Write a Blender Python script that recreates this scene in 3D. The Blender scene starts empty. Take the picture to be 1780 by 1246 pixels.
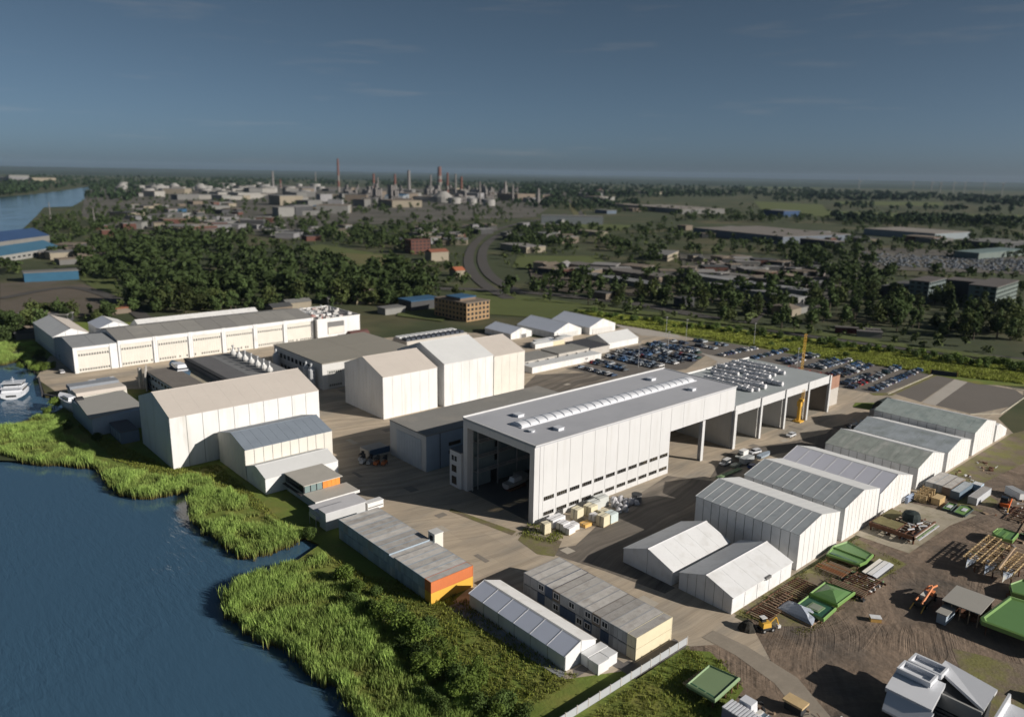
import bpy, bmesh, math, random
import numpy as np
from mathutils import Vector, Matrix, geometry
R=random.Random(7); NR=np.random.RandomState(7)
C=bpy.context.scene.collection
PI=math.pi
# ---------------------------------------------------------------- camera, sky, sun, exposure
CF,TH,RO,AZ,H=1330.0,math.radians(13.6),math.radians(0.95),math.radians(48.4),95.0
CX,CY=-135.5,-142.22
sc=bpy.context.scene
cam=bpy.data.objects.new('camera',bpy.data.cameras.new('camera')); C.objects.link(cam)
cam.data.sensor_width=36; cam.data.lens=CF/1780*36; cam.data.clip_start=1; cam.data.clip_end=60000
cam.matrix_world=Matrix.Translation((CX,CY,H))@Matrix.Rotation(AZ-PI/2,4,'Z')@Matrix.Rotation(PI/2-TH,4,'X')@Matrix.Rotation(RO,4,'Z')
cam.data.dof.use_dof=True; cam.data.dof.focus_distance=180; cam.data.dof.aperture_fstop=0.046
sc.camera=cam
SUN_EL,SUN_AZ=math.radians(22.5),math.radians(-61.0)       # azimuth measured from +X
w=bpy.data.worlds.new('World'); sc.world=w; w.use_nodes=True
nt=w.node_tree; nt.nodes.clear()
sky=nt.nodes.new('ShaderNodeTexSky'); sky.sky_type='NISHITA'; sky.sun_disc=False
sky.sun_elevation=SUN_EL; sky.sun_rotation=PI/2-SUN_AZ; sky.altitude=0; sky.air_density=0.36; sky.dust_density=1.0; sky.ozone_density=3.6
bg=nt.nodes.new('ShaderNodeBackground'); bg.inputs['Strength'].default_value=0.068
out=nt.nodes.new('ShaderNodeOutputWorld')
# thin streaks of evening cloud low over the horizon
tc=nt.nodes.new('ShaderNodeTexCoord'); mp=nt.nodes.new('ShaderNodeMapping'); mp.inputs['Scale'].default_value=(2.2,2.2,26)
ns=nt.nodes.new('ShaderNodeTexNoise'); ns.inputs['Scale'].default_value=2.3; ns.inputs['Detail'].default_value=7; ns.inputs['Roughness'].default_value=0.6
cr=nt.nodes.new('ShaderNodeValToRGB'); cr.color_ramp.elements[0].position=0.58; cr.color_ramp.elements[1].position=0.82
cr.color_ramp.elements[1].color=(0.30,0.30,0.30,1)
mx=nt.nodes.new('ShaderNodeMix'); mx.data_type='RGBA'
hs=nt.nodes.new('ShaderNodeHueSaturation'); hs.inputs['Value'].default_value=1.3; hs.inputs['Saturation'].default_value=0.05
L=nt.links
L.new(tc.outputs['Generated'],mp.inputs['Vector']); L.new(mp.outputs['Vector'],ns.inputs['Vector']); L.new(ns.outputs['Fac'],cr.inputs['Fac'])
L.new(cr.outputs['Color'],mx.inputs[0]); L.new(sky.outputs['Color'],mx.inputs[6]); L.new(sky.outputs['Color'],hs.inputs['Color']); L.new(hs.outputs['Color'],mx.inputs[7])
gr=nt.nodes.new('ShaderNodeHueSaturation'); gr.inputs['Saturation'].default_value=0.82; gr.inputs['Value'].default_value=0.60; gr.inputs['Hue'].default_value=0.478
L.new(mx.outputs[2],gr.inputs['Color']); L.new(gr.outputs['Color'],bg.inputs['Color']); L.new(bg.outputs['Background'],out.inputs['Surface'])
sd=bpy.data.lights.new('sun','SUN'); sd.energy=4.6; sd.angle=math.radians(0.5); sd.color=(1.0,0.925,0.83)
so=bpy.data.objects.new('sun',sd); C.objects.link(so)
so.rotation_euler=Vector((math.cos(SUN_EL)*math.cos(SUN_AZ),math.cos(SUN_EL)*math.sin(SUN_AZ),math.sin(SUN_EL))).to_track_quat('Z','Y').to_euler()
so.location=(0,0,300)
vs=sc.view_settings; vs.view_transform='Standard'; vs.look='None'; vs.exposure=0.38; vs.gamma=1; vs.use_curve_mapping=False
# ---------------------------------------------------------------- survey: a point of the ground (height z) seen in the photograph
def ray(x,y):
    u=x-890;v=y-623;c,s=math.cos(-RO),math.sin(-RO); u2=c*u-s*v;v2=s*u+c*v
    d=(u2,CF*math.cos(TH)-v2*math.sin(TH),-CF*math.sin(TH)-v2*math.cos(TH))
    return (d[0]*math.sin(AZ)+d[1]*math.cos(AZ),-d[0]*math.cos(AZ)+d[1]*math.sin(AZ),d[2])
def at(x,y,z=0.0):
    r=ray(x,y); t=(z-H)/r[2]; return (CX+r[0]*t,CY+r[1]*t)
# ---------------------------------------------------------------- materials
MATS={}
def mat(name,col,rough=0.85,var=0.12,scale=0.3,fine=3.0,bump=0.0,streak=None,metal=0.0,col2=None,c2pos=(0.5,0.7),c2scale=0.08,spec=0.3,objcol=False,transl=0.0,c2stretch=None,rand=0.0,bscale=None):
    if name in MATS: return MATS[name]
    m=bpy.data.materials.new(name); m.use_nodes=True; n=m.node_tree.nodes; l=m.node_tree.links
    b=n['Principled BSDF']; b.inputs['Roughness'].default_value=rough; b.inputs['Metallic'].default_value=metal
    b.inputs['Specular IOR Level'].default_value=spec
    g=n.new('ShaderNodeNewGeometry')
    def noise(sc_,det=4,st=None,off=0):
        t=n.new('ShaderNodeTexNoise'); t.inputs['Scale'].default_value=1; t.inputs['Detail'].default_value=det; t.inputs['Roughness'].default_value=0.6
        q=n.new('ShaderNodeMapping'); s=st or (1,1,1); q.inputs['Scale'].default_value=(sc_*s[0],sc_*s[1],sc_*s[2]); q.inputs['Location'].default_value=(off,off,0)
        l.new(g.outputs['Position'],q.inputs['Vector']); l.new(q.outputs['Vector'],t.inputs['Vector']); return t.outputs['Fac']
    def math_(op,a,b_):
        t=n.new('ShaderNodeMath'); t.operation=op
        for i,x in enumerate((a,b_)):
            if isinstance(x,(int,float)): t.inputs[i].default_value=x
            else: l.new(x,t.inputs[i])
        return t.outputs[0]
    v=math_('ADD',math_('MULTIPLY',noise(scale,5),0.62),math_('MULTIPLY',noise(fine,5,streak,7),0.38))
    fac=math_('ADD',math_('MULTIPLY',math_('SUBTRACT',v,0.5),4.0*var),1.0)
    if rand:
        oi=n.new('ShaderNodeObjectInfo'); fac=math_('MULTIPLY',fac,math_('ADD',math_('MULTIPLY',oi.outputs['Random'],2*rand),1-rand))
    if objcol:
        oi=n.new('ShaderNodeObjectInfo'); base=oi.outputs['Color']
    else:
        rgb=n.new('ShaderNodeRGB'); rgb.outputs[0].default_value=(*col,1); base=rgb.outputs[0]
    if col2:
        r=n.new('ShaderNodeMapRange'); r.inputs[1].default_value=c2pos[0]; r.inputs[2].default_value=c2pos[1]
        l.new(noise(c2scale,6,c2stretch,31),r.inputs[0]); q=n.new('ShaderNodeMix'); q.data_type='RGBA'
        l.new(r.outputs[0],q.inputs[0]); l.new(base,q.inputs[6]); q.inputs[7].default_value=(*col2,1); base=q.outputs[2]
    vm=n.new('ShaderNodeVectorMath'); vm.operation='SCALE'; l.new(base,vm.inputs[0]); l.new(fac,vm.inputs[3])
    l.new(vm.outputs[0],b.inputs['Base Color'])
    if bump:
        bp=n.new('ShaderNodeBump'); bp.inputs['Strength'].default_value=1.0; bp.inputs['Distance'].default_value=bump
        l.new(noise(bscale or fine,5,streak,3),bp.inputs['Height']); l.new(bp.outputs[0],b.inputs['Normal'])
    if transl:
        tr=n.new('ShaderNodeBsdfTranslucent'); ms=n.new('ShaderNodeMixShader'); ms.inputs[0].default_value=transl
        l.new(vm.outputs[0],tr.inputs['Color']); l.new(b.outputs[0],ms.inputs[1]); l.new(tr.outputs[0],ms.inputs[2]); l.new(ms.outputs[0],n['Material Output'].inputs['Surface'])
    MATS[name]=m; return m
V=(1,1,0.08)       # vertical weather streaks
WHITE=mat('white_sheet',(0.65,0.65,0.645),0.6,0.07,0.15,0.9,streak=V,col2=(0.50,0.485,0.45),c2pos=(0.52,0.80),c2scale=0.35,c2stretch=(1,1,0.12))
WHITE2=mat('white_pvc',(0.66,0.67,0.68),0.5,0.06,0.3,1.5,streak=V,col2=(0.54,0.54,0.53),c2pos=(0.5,0.8),c2scale=0.3)
CREAM=mat('cream_sheet',(0.60,0.58,0.53),0.7,0.10,0.2,1.5,streak=V)
BEIGE=mat('beige_roof',(0.52,0.475,0.43),0.75,0.07,0.12,1.0)
LROOF=mat('light_roof',(0.60,0.61,0.61),0.6,0.07,0.12,0.9)
GROOF=mat('weathered_shade_side_roof',(0.40,0.44,0.47),0.55,0.16,0.3,1.6,col2=(0.26,0.29,0.28),c2pos=(0.45,0.75),c2scale=0.2)  # weathered sheet; the shade of a slope turned from the sun is mixed in
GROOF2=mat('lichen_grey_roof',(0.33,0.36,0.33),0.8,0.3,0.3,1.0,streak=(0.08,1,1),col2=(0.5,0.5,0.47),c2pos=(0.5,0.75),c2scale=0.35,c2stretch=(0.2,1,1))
BROOF=mat('blue_grey_metal_roof',(0.20,0.235,0.28),0.55,0.12,0.2,2.0,streak=(0.2,2,1))
FELT=mat('grey_felt_roof',(0.24,0.235,0.22),0.9,0.14,0.08,0.8,col2=(0.31,0.29,0.26),c2scale=0.05)
FELTD=mat('dark_felt_roof',(0.13,0.13,0.135),0.9,0.14,0.1,0.8)
MEMB=mat('grey_membrane_roof',(0.40,0.41,0.44),0.7,0.06,0.05,0.6,col2=(0.34,0.35,0.38),c2scale=0.03)
CLAD=mat('pale_cladding',(0.545,0.55,0.555),0.5,0.05,0.1,1.0,streak=V,col2=(0.44,0.435,0.42),c2pos=(0.55,0.85),c2scale=0.5,c2stretch=(1,1,0.08))
CLADB=mat('grey_blue_cladding',(0.30,0.36,0.43),0.6,0.1,0.2,1.2,streak=V)
GREYW=mat('grey_wall',(0.52,0.52,0.51),0.8,0.1,0.2,1.2,streak=V)
CONCW=mat('concrete_wall',(0.42,0.40,0.37),0.9,0.16,0.2,1.2,streak=V)
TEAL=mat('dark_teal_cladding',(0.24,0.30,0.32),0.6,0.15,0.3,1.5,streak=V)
DARK=mat('dark_gap',(0.035,0.037,0.04),0.9,0.1)
SEAM=mat('seam_grey',(0.16,0.16,0.16),0.9,0.1)
STEEL=mat('steel',(0.42,0.43,0.44),0.45,0.08,metal=0.3)
RUST=mat('rusty_steel',(0.13,0.065,0.04),0.9,0.4,0.8,4)
RAW=mat('old_timber',(0.30,0.22,0.15),0.9,0.3,0.8,4)
WOOD=mat('pale_timber',(0.50,0.37,0.20),0.85,0.2,0.8,4)
ORANGE=mat('orange_paint',(0.52,0.16,0.06),0.6,0.1,0.5,3,streak=V)
YELLOW=mat('yellow_paint',(0.64,0.38,0.06),0.6,0.08,0.5,3,streak=V)
OCHRE=mat('ochre_paint',(0.62,0.38,0.12),0.7,0.1,0.5,3)
BROWNP=mat('brown_panel',(0.30,0.17,0.12),0.8,0.15,0.5,2,streak=V)
BLUEP=mat('blue_paint',(0.04,0.075,0.13),0.5,0.12)
BLUEB=mat('bright_blue_roof',(0.03,0.09,0.16),0.7,0.12,0.1)
NAVY=mat('navy_container',(0.045,0.07,0.12),0.6,0.15,0.5,2,streak=V)
CONT=mat('container_grey',(0.36,0.38,0.40),0.65,0.16,0.4,2,streak=V,rand=0.22)
CONTR=mat('container_roof',(0.40,0.385,0.365),0.75,0.22,0.5,2.2,streak=(0.12,1,1),rand=0.22,col2=(0.27,0.25,0.23),c2pos=(0.5,0.75),c2scale=0.4)
CREAMC=mat('cream_container',(0.62,0.56,0.40),0.65,0.1,0.4,2,streak=V)
GREENM=mat('green_mould',(0.11,0.22,0.075),0.45,0.06,0.3,2,spec=0.5)
GREENB=mat('bright_green_mould',(0.165,0.295,0.085),0.35,0.05,0.3,2,spec=0.5)
GREENP=mat('pale_green_mould',(0.19,0.28,0.15),0.5,0.08,0.3,2)
GREEND=mat('dark_green_mould',(0.03,0.10,0.06),0.3,0.1,0.3,2,spec=0.5)
GELC=mat('white_gelcoat',(0.62,0.64,0.68),0.25,0.04,spec=0.5)
TARP=mat('blue_white_tarp',(0.34,0.38,0.45),0.4,0.2,0.6,3,col2=(0.6,0.62,0.65),c2scale=0.4,bump=0.05)
FOIL=mat('white_wrap',(0.64,0.64,0.66),0.4,0.12,1.0,3,bump=0.08)
FOILC=mat('cream_wrap',(0.60,0.55,0.40),0.5,0.12,1.0,3,bump=0.05)
TYRE=mat('tyre',(0.02,0.02,0.02),0.9,0.1)
PAINT=mat('car_paint',(1,1,1),0.3,0.02,objcol=True,spec=0.5)
FARW=mat('far_wall',(1,1,1),0.9,0.15,0.05,0.4,objcol=True)
WINF=mat('white_window_frame',(0.6,0.6,0.6),0.6,0.03)
def glass(name,col,rough=0.08):
    m=bpy.data.materials.new(name); m.use_nodes=True; b=m.node_tree.nodes['Principled BSDF']
    b.inputs['Base Color'].default_value=(*col,1); b.inputs['Roughness'].default_value=rough; b.inputs['Specular IOR Level'].default_value=0.6
    return m
GLASS=glass('dark_glass',(0.02,0.025,0.03)); GLASSB=glass('brown_tinted_glass',(0.05,0.04,0.03),0.25)
# a pane the low sun shines through
PANE=bpy.data.materials.new('clear_pane'); PANE.use_nodes=True
n=PANE.node_tree.nodes; l=PANE.node_tree.links; n.clear()
o_=n.new('ShaderNodeOutputMaterial'); a_=n.new('ShaderNodeBsdfTransparent'); a_.inputs[0].default_value=(0.75,0.72,0.62,1); b_=n.new('ShaderNodeBsdfGlossy'); b_.inputs['Roughness'].default_value=0.1; b_.inputs[0].default_value=(0.5,0.5,0.5,1)
m_=n.new('ShaderNodeMixShader'); m_.inputs[0].default_value=0.12; l.new(a_.outputs[0],m_.inputs[1]); l.new(b_.outputs[0],m_.inputs[2]); l.new(m_.outputs[0],o_.inputs[0])
# ---------------------------------------------------------------- mesh helpers
class MB:
    def __init__(s,o=(0,0,0)): s.v=[];s.f=[];s.m=[];s.o=o
    def add(s,vs_,fs,mi=0):
        k=len(s.v); s.v+=[(a-s.o[0],b-s.o[1],c-s.o[2]) for a,b,c in vs_]
        s.f+=[tuple(i+k for i in f) for f in fs]; s.m+=[mi]*len(fs); return s
    def box(s,x0,x1,y0,y1,z0,z1,mi=0,top=None):
        s.add([(x0,y0,z0),(x1,y0,z0),(x1,y1,z0),(x0,y1,z0),(x0,y0,z1),(x1,y0,z1),(x1,y1,z1),(x0,y1,z1)],
              [(3,2,1,0),(0,1,5,4),(1,2,6,5),(2,3,7,6),(3,0,4,7)],mi)
        s.f.append(tuple(len(s.v)-4+i for i in range(4))); s.m.append(mi if top is None else top); return s
    def obox(s,c,ang,l,w,z0,z1,mi=0,top=None,tl=None,tw=None):      # box turned about z, optional smaller top
        ca,sa=math.cos(ang),math.sin(ang); tl=l if tl is None else tl; tw=w if tw is None else tw
        P=[]
        for (ll,ww,z) in ((l,w,z0),(tl,tw,z1)):
            for a,b in ((-1,-1),(1,-1),(1,1),(-1,1)):
                u=a*ll/2;v=b*ww/2; P.append((c[0]+u*ca-v*sa,c[1]+u*sa+v*ca,z))
        s.add(P,[(3,2,1,0),(0,1,5,4),(1,2,6,5),(2,3,7,6),(3,0,4,7)],mi); s.f.append(tuple(len(s.v)-4+i for i in range(4))); s.m.append(mi if top is None else top); return s
    def cyl(s,p,q,r,n=8,mi=0,r2=None):
        p=Vector(p);q=Vector(q);d=(q-p); r2=r if r2 is None else r2
        if d.length<1e-6: return s
        d.normalize(); a=d.orthogonal().normalized(); b=d.cross(a)
        P=[];
        for (c,rr) in ((p,r),(q,r2)):
            for i in range(n):
                t=2*PI*i/n; P.append(tuple(c+a*math.cos(t)*rr+b*math.sin(t)*rr))
        F=[(i,(i+1)%n,n+(i+1)%n,n+i) for i in range(n)]+[tuple(range(n-1,-1,-1)),tuple(range(n,2*n))]
        return s.add(P,F,mi)
    def prism(s,poly,z0,z1,mi=0,top=None):
        n=len(poly); s.add([(x,y,z0) for x,y in poly]+[(x,y,z1) for x,y in poly],[(i,(i+1)%n,n+(i+1)%n,n+i) for i in range(n)]+[tuple(range(n-1,-1,-1))],mi)
        s.f.append(tuple(len(s.v)-n+i for i in range(n))); s.m.append(mi if top is None else top); return s
    def loft(s,rings,mi=0,cap=True):
        n=len(rings[0]); k=[]; P=[p for r in rings for p in r]; F=[]
        for j in range(len(rings)-1):
            for i in range(n): F.append((j*n+i,j*n+(i+1)%n,(j+1)*n+(i+1)%n,(j+1)*n+i))
        if cap: F+= [tuple(range(n-1,-1,-1)),tuple((len(rings)-1)*n+i for i in range(n))]
        return s.add(P,F,mi)
    def mesh(s,name,mats):
        me=bpy.data.meshes.new(name); me.from_pydata(s.v,[],s.f)
        for m in (mats if isinstance(mats,(list,tuple)) else [mats]): me.materials.append(m)
        if len(me.materials)>1: me.polygons.foreach_set('material_index',s.m)
        bm=bmesh.new(); bm.from_mesh(me); bmesh.ops.recalc_face_normals(bm,faces=bm.faces); bm.to_mesh(me); bm.free()
        me.update(); return me
    def build(s,name,mats,parent=None,loc=(0,0,0)):
        return link(name,s.mesh(name,mats),parent,loc)
def link(name,me,parent=None,loc=(0,0,0),rz=0):
    o=bpy.data.objects.new(name,me); C.objects.link(o); o.location=loc; o.rotation_euler=(0,0,rz)
    if parent: o.parent=parent
    return o
def tag(o,label=None,cat=None,group=None,kind=None):
    if label: o['label']=label
    if cat: o['category']=cat
    if group: o['group']=group
    if kind: o['kind']=kind
    return o
def thing(name,label,cat,loc=(0,0,0),rz=0,group=None):
    return tag(link(name,None,None,loc,rz),label,cat,group)
def struct(o): o['kind']='structure'; return o
def copytree(o,loc,rz=0,label=None,group=None,col=None,parent=None):
    c=o.copy(); C.objects.link(c)
    if parent: c.parent=parent
    else:
        c.location=loc; c.rotation_euler=(0,0,rz)
        if label: c['label']=label
        if group: c['group']=group
    if col: c.color=col
    for ch in o.children: copytree(ch,None,parent=c,col=col)
    return c
def npmesh(name,v,f,mats,mi=None,smooth=False):
    me=bpy.data.meshes.new(name); k=f.shape[1]
    me.vertices.add(len(v)); me.vertices.foreach_set('co',np.ascontiguousarray(v,dtype=np.float32).ravel())
    me.loops.add(f.size); me.loops.foreach_set('vertex_index',np.ascontiguousarray(f,dtype=np.int32).ravel())
    me.polygons.add(len(f)); me.polygons.foreach_set('loop_start',np.arange(0,f.size,k,dtype=np.int32)); me.polygons.foreach_set('loop_total',np.full(len(f),k,dtype=np.int32))
    for m in (mats if isinstance(mats,(list,tuple)) else [mats]): me.materials.append(m)
    if mi is not None: me.polygons.foreach_set('material_index',mi.astype(np.int32))
    if smooth: me.polygons.foreach_set('use_smooth',np.ones(len(f),dtype=bool))
    me.update(calc_edges=True); me.validate(); return me
def sheet(name,poly,z,m,parent=None,kind='structure'):
    tri=geometry.tessellate_polygon([[Vector((x,y,0)) for x,y in poly]])
    me=bpy.data.meshes.new(name); me.from_pydata([(x,y,z) for x,y in poly],[],[tuple(t) for t in tri]); me.materials.append(m)
    bm=bmesh.new(); bm.from_mesh(me); bmesh.ops.recalc_face_normals(bm,faces=bm.faces)
    if bm.faces and sum(f.normal.z*f.calc_area() for f in bm.faces)<0: bmesh.ops.reverse_faces(bm,faces=bm.faces)
    bm.to_mesh(me); bm.free()
    o=link(name,me,parent)
    if kind and not parent: o['kind']=kind
    return o
def pxs(pts,z=0.0): return [at(x,y,z) for x,y in pts]
def inpoly(P,poly):
    x,y=P[:,0],P[:,1]; c=np.zeros(len(P),bool); n=len(poly); j=n-1
    for i in range(n):
        xi,yi=poly[i];xj,yj=poly[j]
        if yi!=yj: c^=((yi>y)!=(yj>y))&(x<(xj-xi)*(y-yi)/(yj-yi)+xi)
        j=i
    return c
def scatter(poly,n,rs=NR):
    a=np.array(poly); lo,hi=a.min(0),a.max(0); P=lo+(hi-lo)*rs.rand(n,2); return P[inpoly(P,poly)]
# ---------------------------------------------------------------- ground, water
GROUND=mat('dark_meadow',(0.046,0.058,0.024),0.95,0.35,0.012,0.06,col2=(0.085,0.080,0.040),c2pos=(0.5,0.62),c2scale=0.008)
GRASS=mat('yellow_green_grass',(0.13,0.175,0.032),0.95,0.3,0.15,1.5,col2=(0.20,0.19,0.05),c2pos=(0.48,0.68),c2scale=0.08,bump=0.12)  # own yellow-green of the grass inside the plot
YARD=mat('tan_concrete_yard',(0.45,0.375,0.285),0.9,0.10,0.05,0.5,col2=(0.30,0.27,0.225),c2pos=(0.47,0.66),c2scale=0.06,streak=(0.25,1.6,1),c2stretch=(0.4,1.5,1),bump=0.01)
ASPH=mat('dark_asphalt',(0.15,0.132,0.112),0.9,0.2,0.08,0.6,col2=(0.24,0.205,0.165),c2pos=(0.5,0.68),c2scale=0.07,streak=(0.2,1.5,1),c2stretch=(0.35,1.6,1))
LOT=mat('car_park_asphalt',(0.150,0.135,0.120),0.9,0.12,0.05,0.5)
LIGHTC=mat('light_concrete_road',(0.40,0.37,0.33),0.9,0.1,0.1,0.7)
DRYG=mat('dry_trodden_grass',(0.17,0.165,0.06),0.95,0.3,0.2,1.5,col2=(0.17,0.135,0.10),c2pos=(0.42,0.6),c2scale=0.14,bump=0.1)
PLAZA=mat('slab_concrete',(0.36,0.32,0.25),0.9,0.15,0.12,0.8,col2=(0.22,0.20,0.12),c2pos=(0.5,0.7),c2scale=0.15)
def dirtmat():
    m=mat('rutted_dirt',(0.190,0.143,0.106),0.95,0.22,0.08,0.9,col2=(0.10,0.084,0.070),c2pos=(0.46,0.66),c2scale=0.05)
    n=m.node_tree.nodes; l=m.node_tree.links; b=n['Principled BSDF']; g=n.new('ShaderNodeNewGeometry')
    # wheel ruts: rings round a few turning points, warped by noise
    acc=None
    for (cx,cy,sc_) in ((75,-150,0.55),(20,-60,0.42)):
        d=n.new('ShaderNodeVectorMath'); d.operation='DISTANCE'; d.inputs[1].default_value=(cx,cy,0)
        nz=n.new('ShaderNodeTexNoise'); nz.inputs['Scale'].default_value=0.014; nz.inputs['Detail'].default_value=2
        l.new(g.outputs['Position'],nz.inputs['Vector']); l.new(g.outputs['Position'],d.inputs[0])
        a=n.new('ShaderNodeMath'); a.operation='MULTIPLY_ADD'; l.new(nz.outputs['Fac'],a.inputs[0]); a.inputs[1].default_value=34; l.new(d.outputs['Value'],a.inputs[2])
        s=n.new('ShaderNodeTexNoise'); s.noise_dimensions='1D'; s.inputs['Scale'].default_value=sc_; s.inputs['Detail'].default_value=5; s.inputs['Roughness'].default_value=0.75
        l.new(a.outputs[0],s.inputs['W'])
        if acc is None: acc=s.outputs['Fac']
        else:
            q=n.new('ShaderNodeMath'); q.operation='ADD'; l.new(acc,q.inputs[0]); l.new(s.outputs['Fac'],q.inputs[1]); acc=q.outputs[0]
    bp=n.new('ShaderNodeBump'); bp.inputs['Distance'].default_value=0.42; bp.inputs['Strength'].default_value=0.8
    mk=n.new('ShaderNodeTexNoise'); mk.inputs['Scale'].default_value=0.055; mk.inputs['Detail'].default_value=4; l.new(g.outputs['Position'],mk.inputs['Vector'])
    mr=n.new('ShaderNodeMapRange'); mr.inputs[1].default_value=0.42; mr.inputs[2].default_value=0.60; l.new(mk.outputs['Fac'],mr.inputs[0])
    q=n.new('ShaderNodeMath'); q.operation='MULTIPLY'; l.new(acc,q.inputs[0]); l.new(mr.outputs[0],q.inputs[1])
    fn=n.new('ShaderNodeTexNoise'); fn.inputs['Scale'].default_value=0.9; fn.inputs['Detail'].default_value=6; l.new(g.outputs['Position'],fn.inputs['Vector'])
    q2=n.new('ShaderNodeMath'); q2.operation='MULTIPLY_ADD'; l.new(fn.outputs['Fac'],q2.inputs[0]); q2.inputs[1].default_value=0.5; l.new(q.outputs[0],q2.inputs[2])
    l.new(q2.outputs[0],bp.inputs['Height']); l.new(bp.outputs[0],b.inputs['Normal']); return m
DIRT=dirtmat()
def tracks(m,ctr_list,amount,scale,width=26.0):
    """darker and lighter lanes left by wheels, following wide arcs"""
    n=m.node_tree.nodes; l=m.node_tree.links; b=n['Principled BSDF']; src=b.inputs['Base Color'].links[0].from_socket
    g=n.new('ShaderNodeNewGeometry')
    for (cx,cy) in ctr_list:
        d=n.new('ShaderNodeVectorMath'); d.operation='DISTANCE'; d.inputs[1].default_value=(cx,cy,0); l.new(g.outputs['Position'],d.inputs[0])
        nz=n.new('ShaderNodeTexNoise'); nz.inputs['Scale'].default_value=0.02; nz.inputs['Detail'].default_value=2; l.new(g.outputs['Position'],nz.inputs['Vector'])
        a=n.new('ShaderNodeMath'); a.operation='MULTIPLY_ADD'; l.new(nz.outputs['Fac'],a.inputs[0]); a.inputs[1].default_value=width; l.new(d.outputs['Value'],a.inputs[2])
        s=n.new('ShaderNodeTexNoise'); s.noise_dimensions='1D'; s.inputs['Scale'].default_value=scale; s.inputs['Detail'].default_value=4; s.inputs['Roughness'].default_value=0.7; l.new(a.outputs[0],s.inputs['W'])
        r=n.new('ShaderNodeMapRange'); r.inputs[1].default_value=0.3; r.inputs[2].default_value=0.7; r.inputs[3].default_value=1-amount; r.inputs[4].default_value=1+amount; l.new(s.outputs['Fac'],r.inputs[0])
        v=n.new('ShaderNodeVectorMath'); v.operation='SCALE'; l.new(src,v.inputs[0]); l.new(r.outputs[0],v.inputs[3]); src=v.outputs[0]
    l.new(src,b.inputs['Base Color'])
tracks(YARD,[(140,600)],0.16,0.5,20); tracks(ASPH,[(-20,700)],0.30,0.45,20); tracks(DIRT,[(75,-150)],0.13,0.4,30); tracks(DIRT,[(-60,-190)],0.13,0.35,40)
# slab joints in the yard concrete
def joints(m,sx,sy,dark=0.72):
    n=m.node_tree.nodes; l=m.node_tree.links; b=n['Principled BSDF']; src=b.inputs['Base Color'].links[0].from_socket
    g=n.new('ShaderNodeNewGeometry'); br=n.new('ShaderNodeTexBrick'); br.offset=0; br.inputs['Scale'].default_value=1; br.inputs['Mortar Size'].default_value=0.05; br.inputs['Mortar Smooth'].default_value=0.6
    br.inputs['Brick Width'].default_value=sx; br.inputs['Row Height'].default_value=sy; br.inputs['Color1'].default_value=(1,1,1,1); br.inputs['Color2'].default_value=(0.9,0.9,0.9,1); br.inputs['Mortar'].default_value=(dark,dark,dark,1)
    l.new(g.outputs['Position'],br.inputs['Vector']); q=n.new('ShaderNodeMix'); q.data_type='RGBA'; q.blend_type='MULTIPLY'; q.inputs[0].default_value=1
    l.new(src,q.inputs[6]); l.new(br.outputs['Color'],q.inputs[7]); l.new(q.outputs[2],b.inputs['Base Color'])
joints(YARD,7,5); joints(PLAZA,6,3,0.6); joints(ASPH,9,6,0.8)
def watermat():
    m=bpy.data.materials.new('river_water'); m.use_nodes=True; n=m.node_tree.nodes; l=m.node_tree.links; b=n['Principled BSDF']
    b.inputs['Roughness'].default_value=0.06; b.inputs['Base Color'].default_value=(0.044,0.098,0.160,1); b.inputs['IOR'].default_value=1.33; b.inputs['Specular IOR Level'].default_value=1.0
    g=n.new('ShaderNodeNewGeometry')
    hs_=[]
    for (s,amp,st) in ((0.42,1.0,(1.8,0.5,1)),(1.3,0.42,(1.7,0.5,1)),(0.10,1.4,(1,1,1))):
        q=n.new('ShaderNodeMapping'); q.inputs['Rotation'].default_value=(0,0,math.radians(24)); q.inputs['Scale'].default_value=(s*st[0],s*st[1],1); l.new(g.outputs['Position'],q.inputs['Vector'])
        t=n.new('ShaderNodeTexNoise'); t.inputs['Scale'].default_value=1; t.inputs['Detail'].default_value=3; t.inputs['Distortion'].default_value=0.4; l.new(q.outputs[0],t.inputs['Vector'])
        a=n.new('ShaderNodeMath'); a.operation='MULTIPLY'; a.inputs[1].default_value=amp; l.new(t.outputs['Fac'],a.inputs[0]); hs_.append(a.outputs[0])
    x=hs_[0]
    for h in hs_[1:]:
        a=n.new('ShaderNodeMath'); a.operation='ADD'; l.new(x,a.inputs[0]); l.new(h,a.inputs[1]); x=a.outputs[0]
    bp=n.new('ShaderNodeBump'); bp.inputs['Distance'].default_value=0.20
    wp=n.new('ShaderNodeTexNoise'); wp.inputs['Scale'].default_value=0.018; wp.inputs['Detail'].default_value=4; l.new(g.outputs['Position'],wp.inputs['Vector'])
    wr=n.new('ShaderNodeMapRange'); wr.inputs[1].default_value=0.38; wr.inputs[2].default_value=0.62; wr.inputs[3].default_value=0.30; wr.inputs[4].default_value=1.0; l.new(wp.outputs['Fac'],wr.inputs[0]); l.new(wr.outputs[0],bp.inputs['Strength']); l.new(x,bp.inputs['Height']); l.new(bp.outputs[0],b.inputs['Normal'])
    return m
WATER=watermat()
WZ=-0.9
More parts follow.
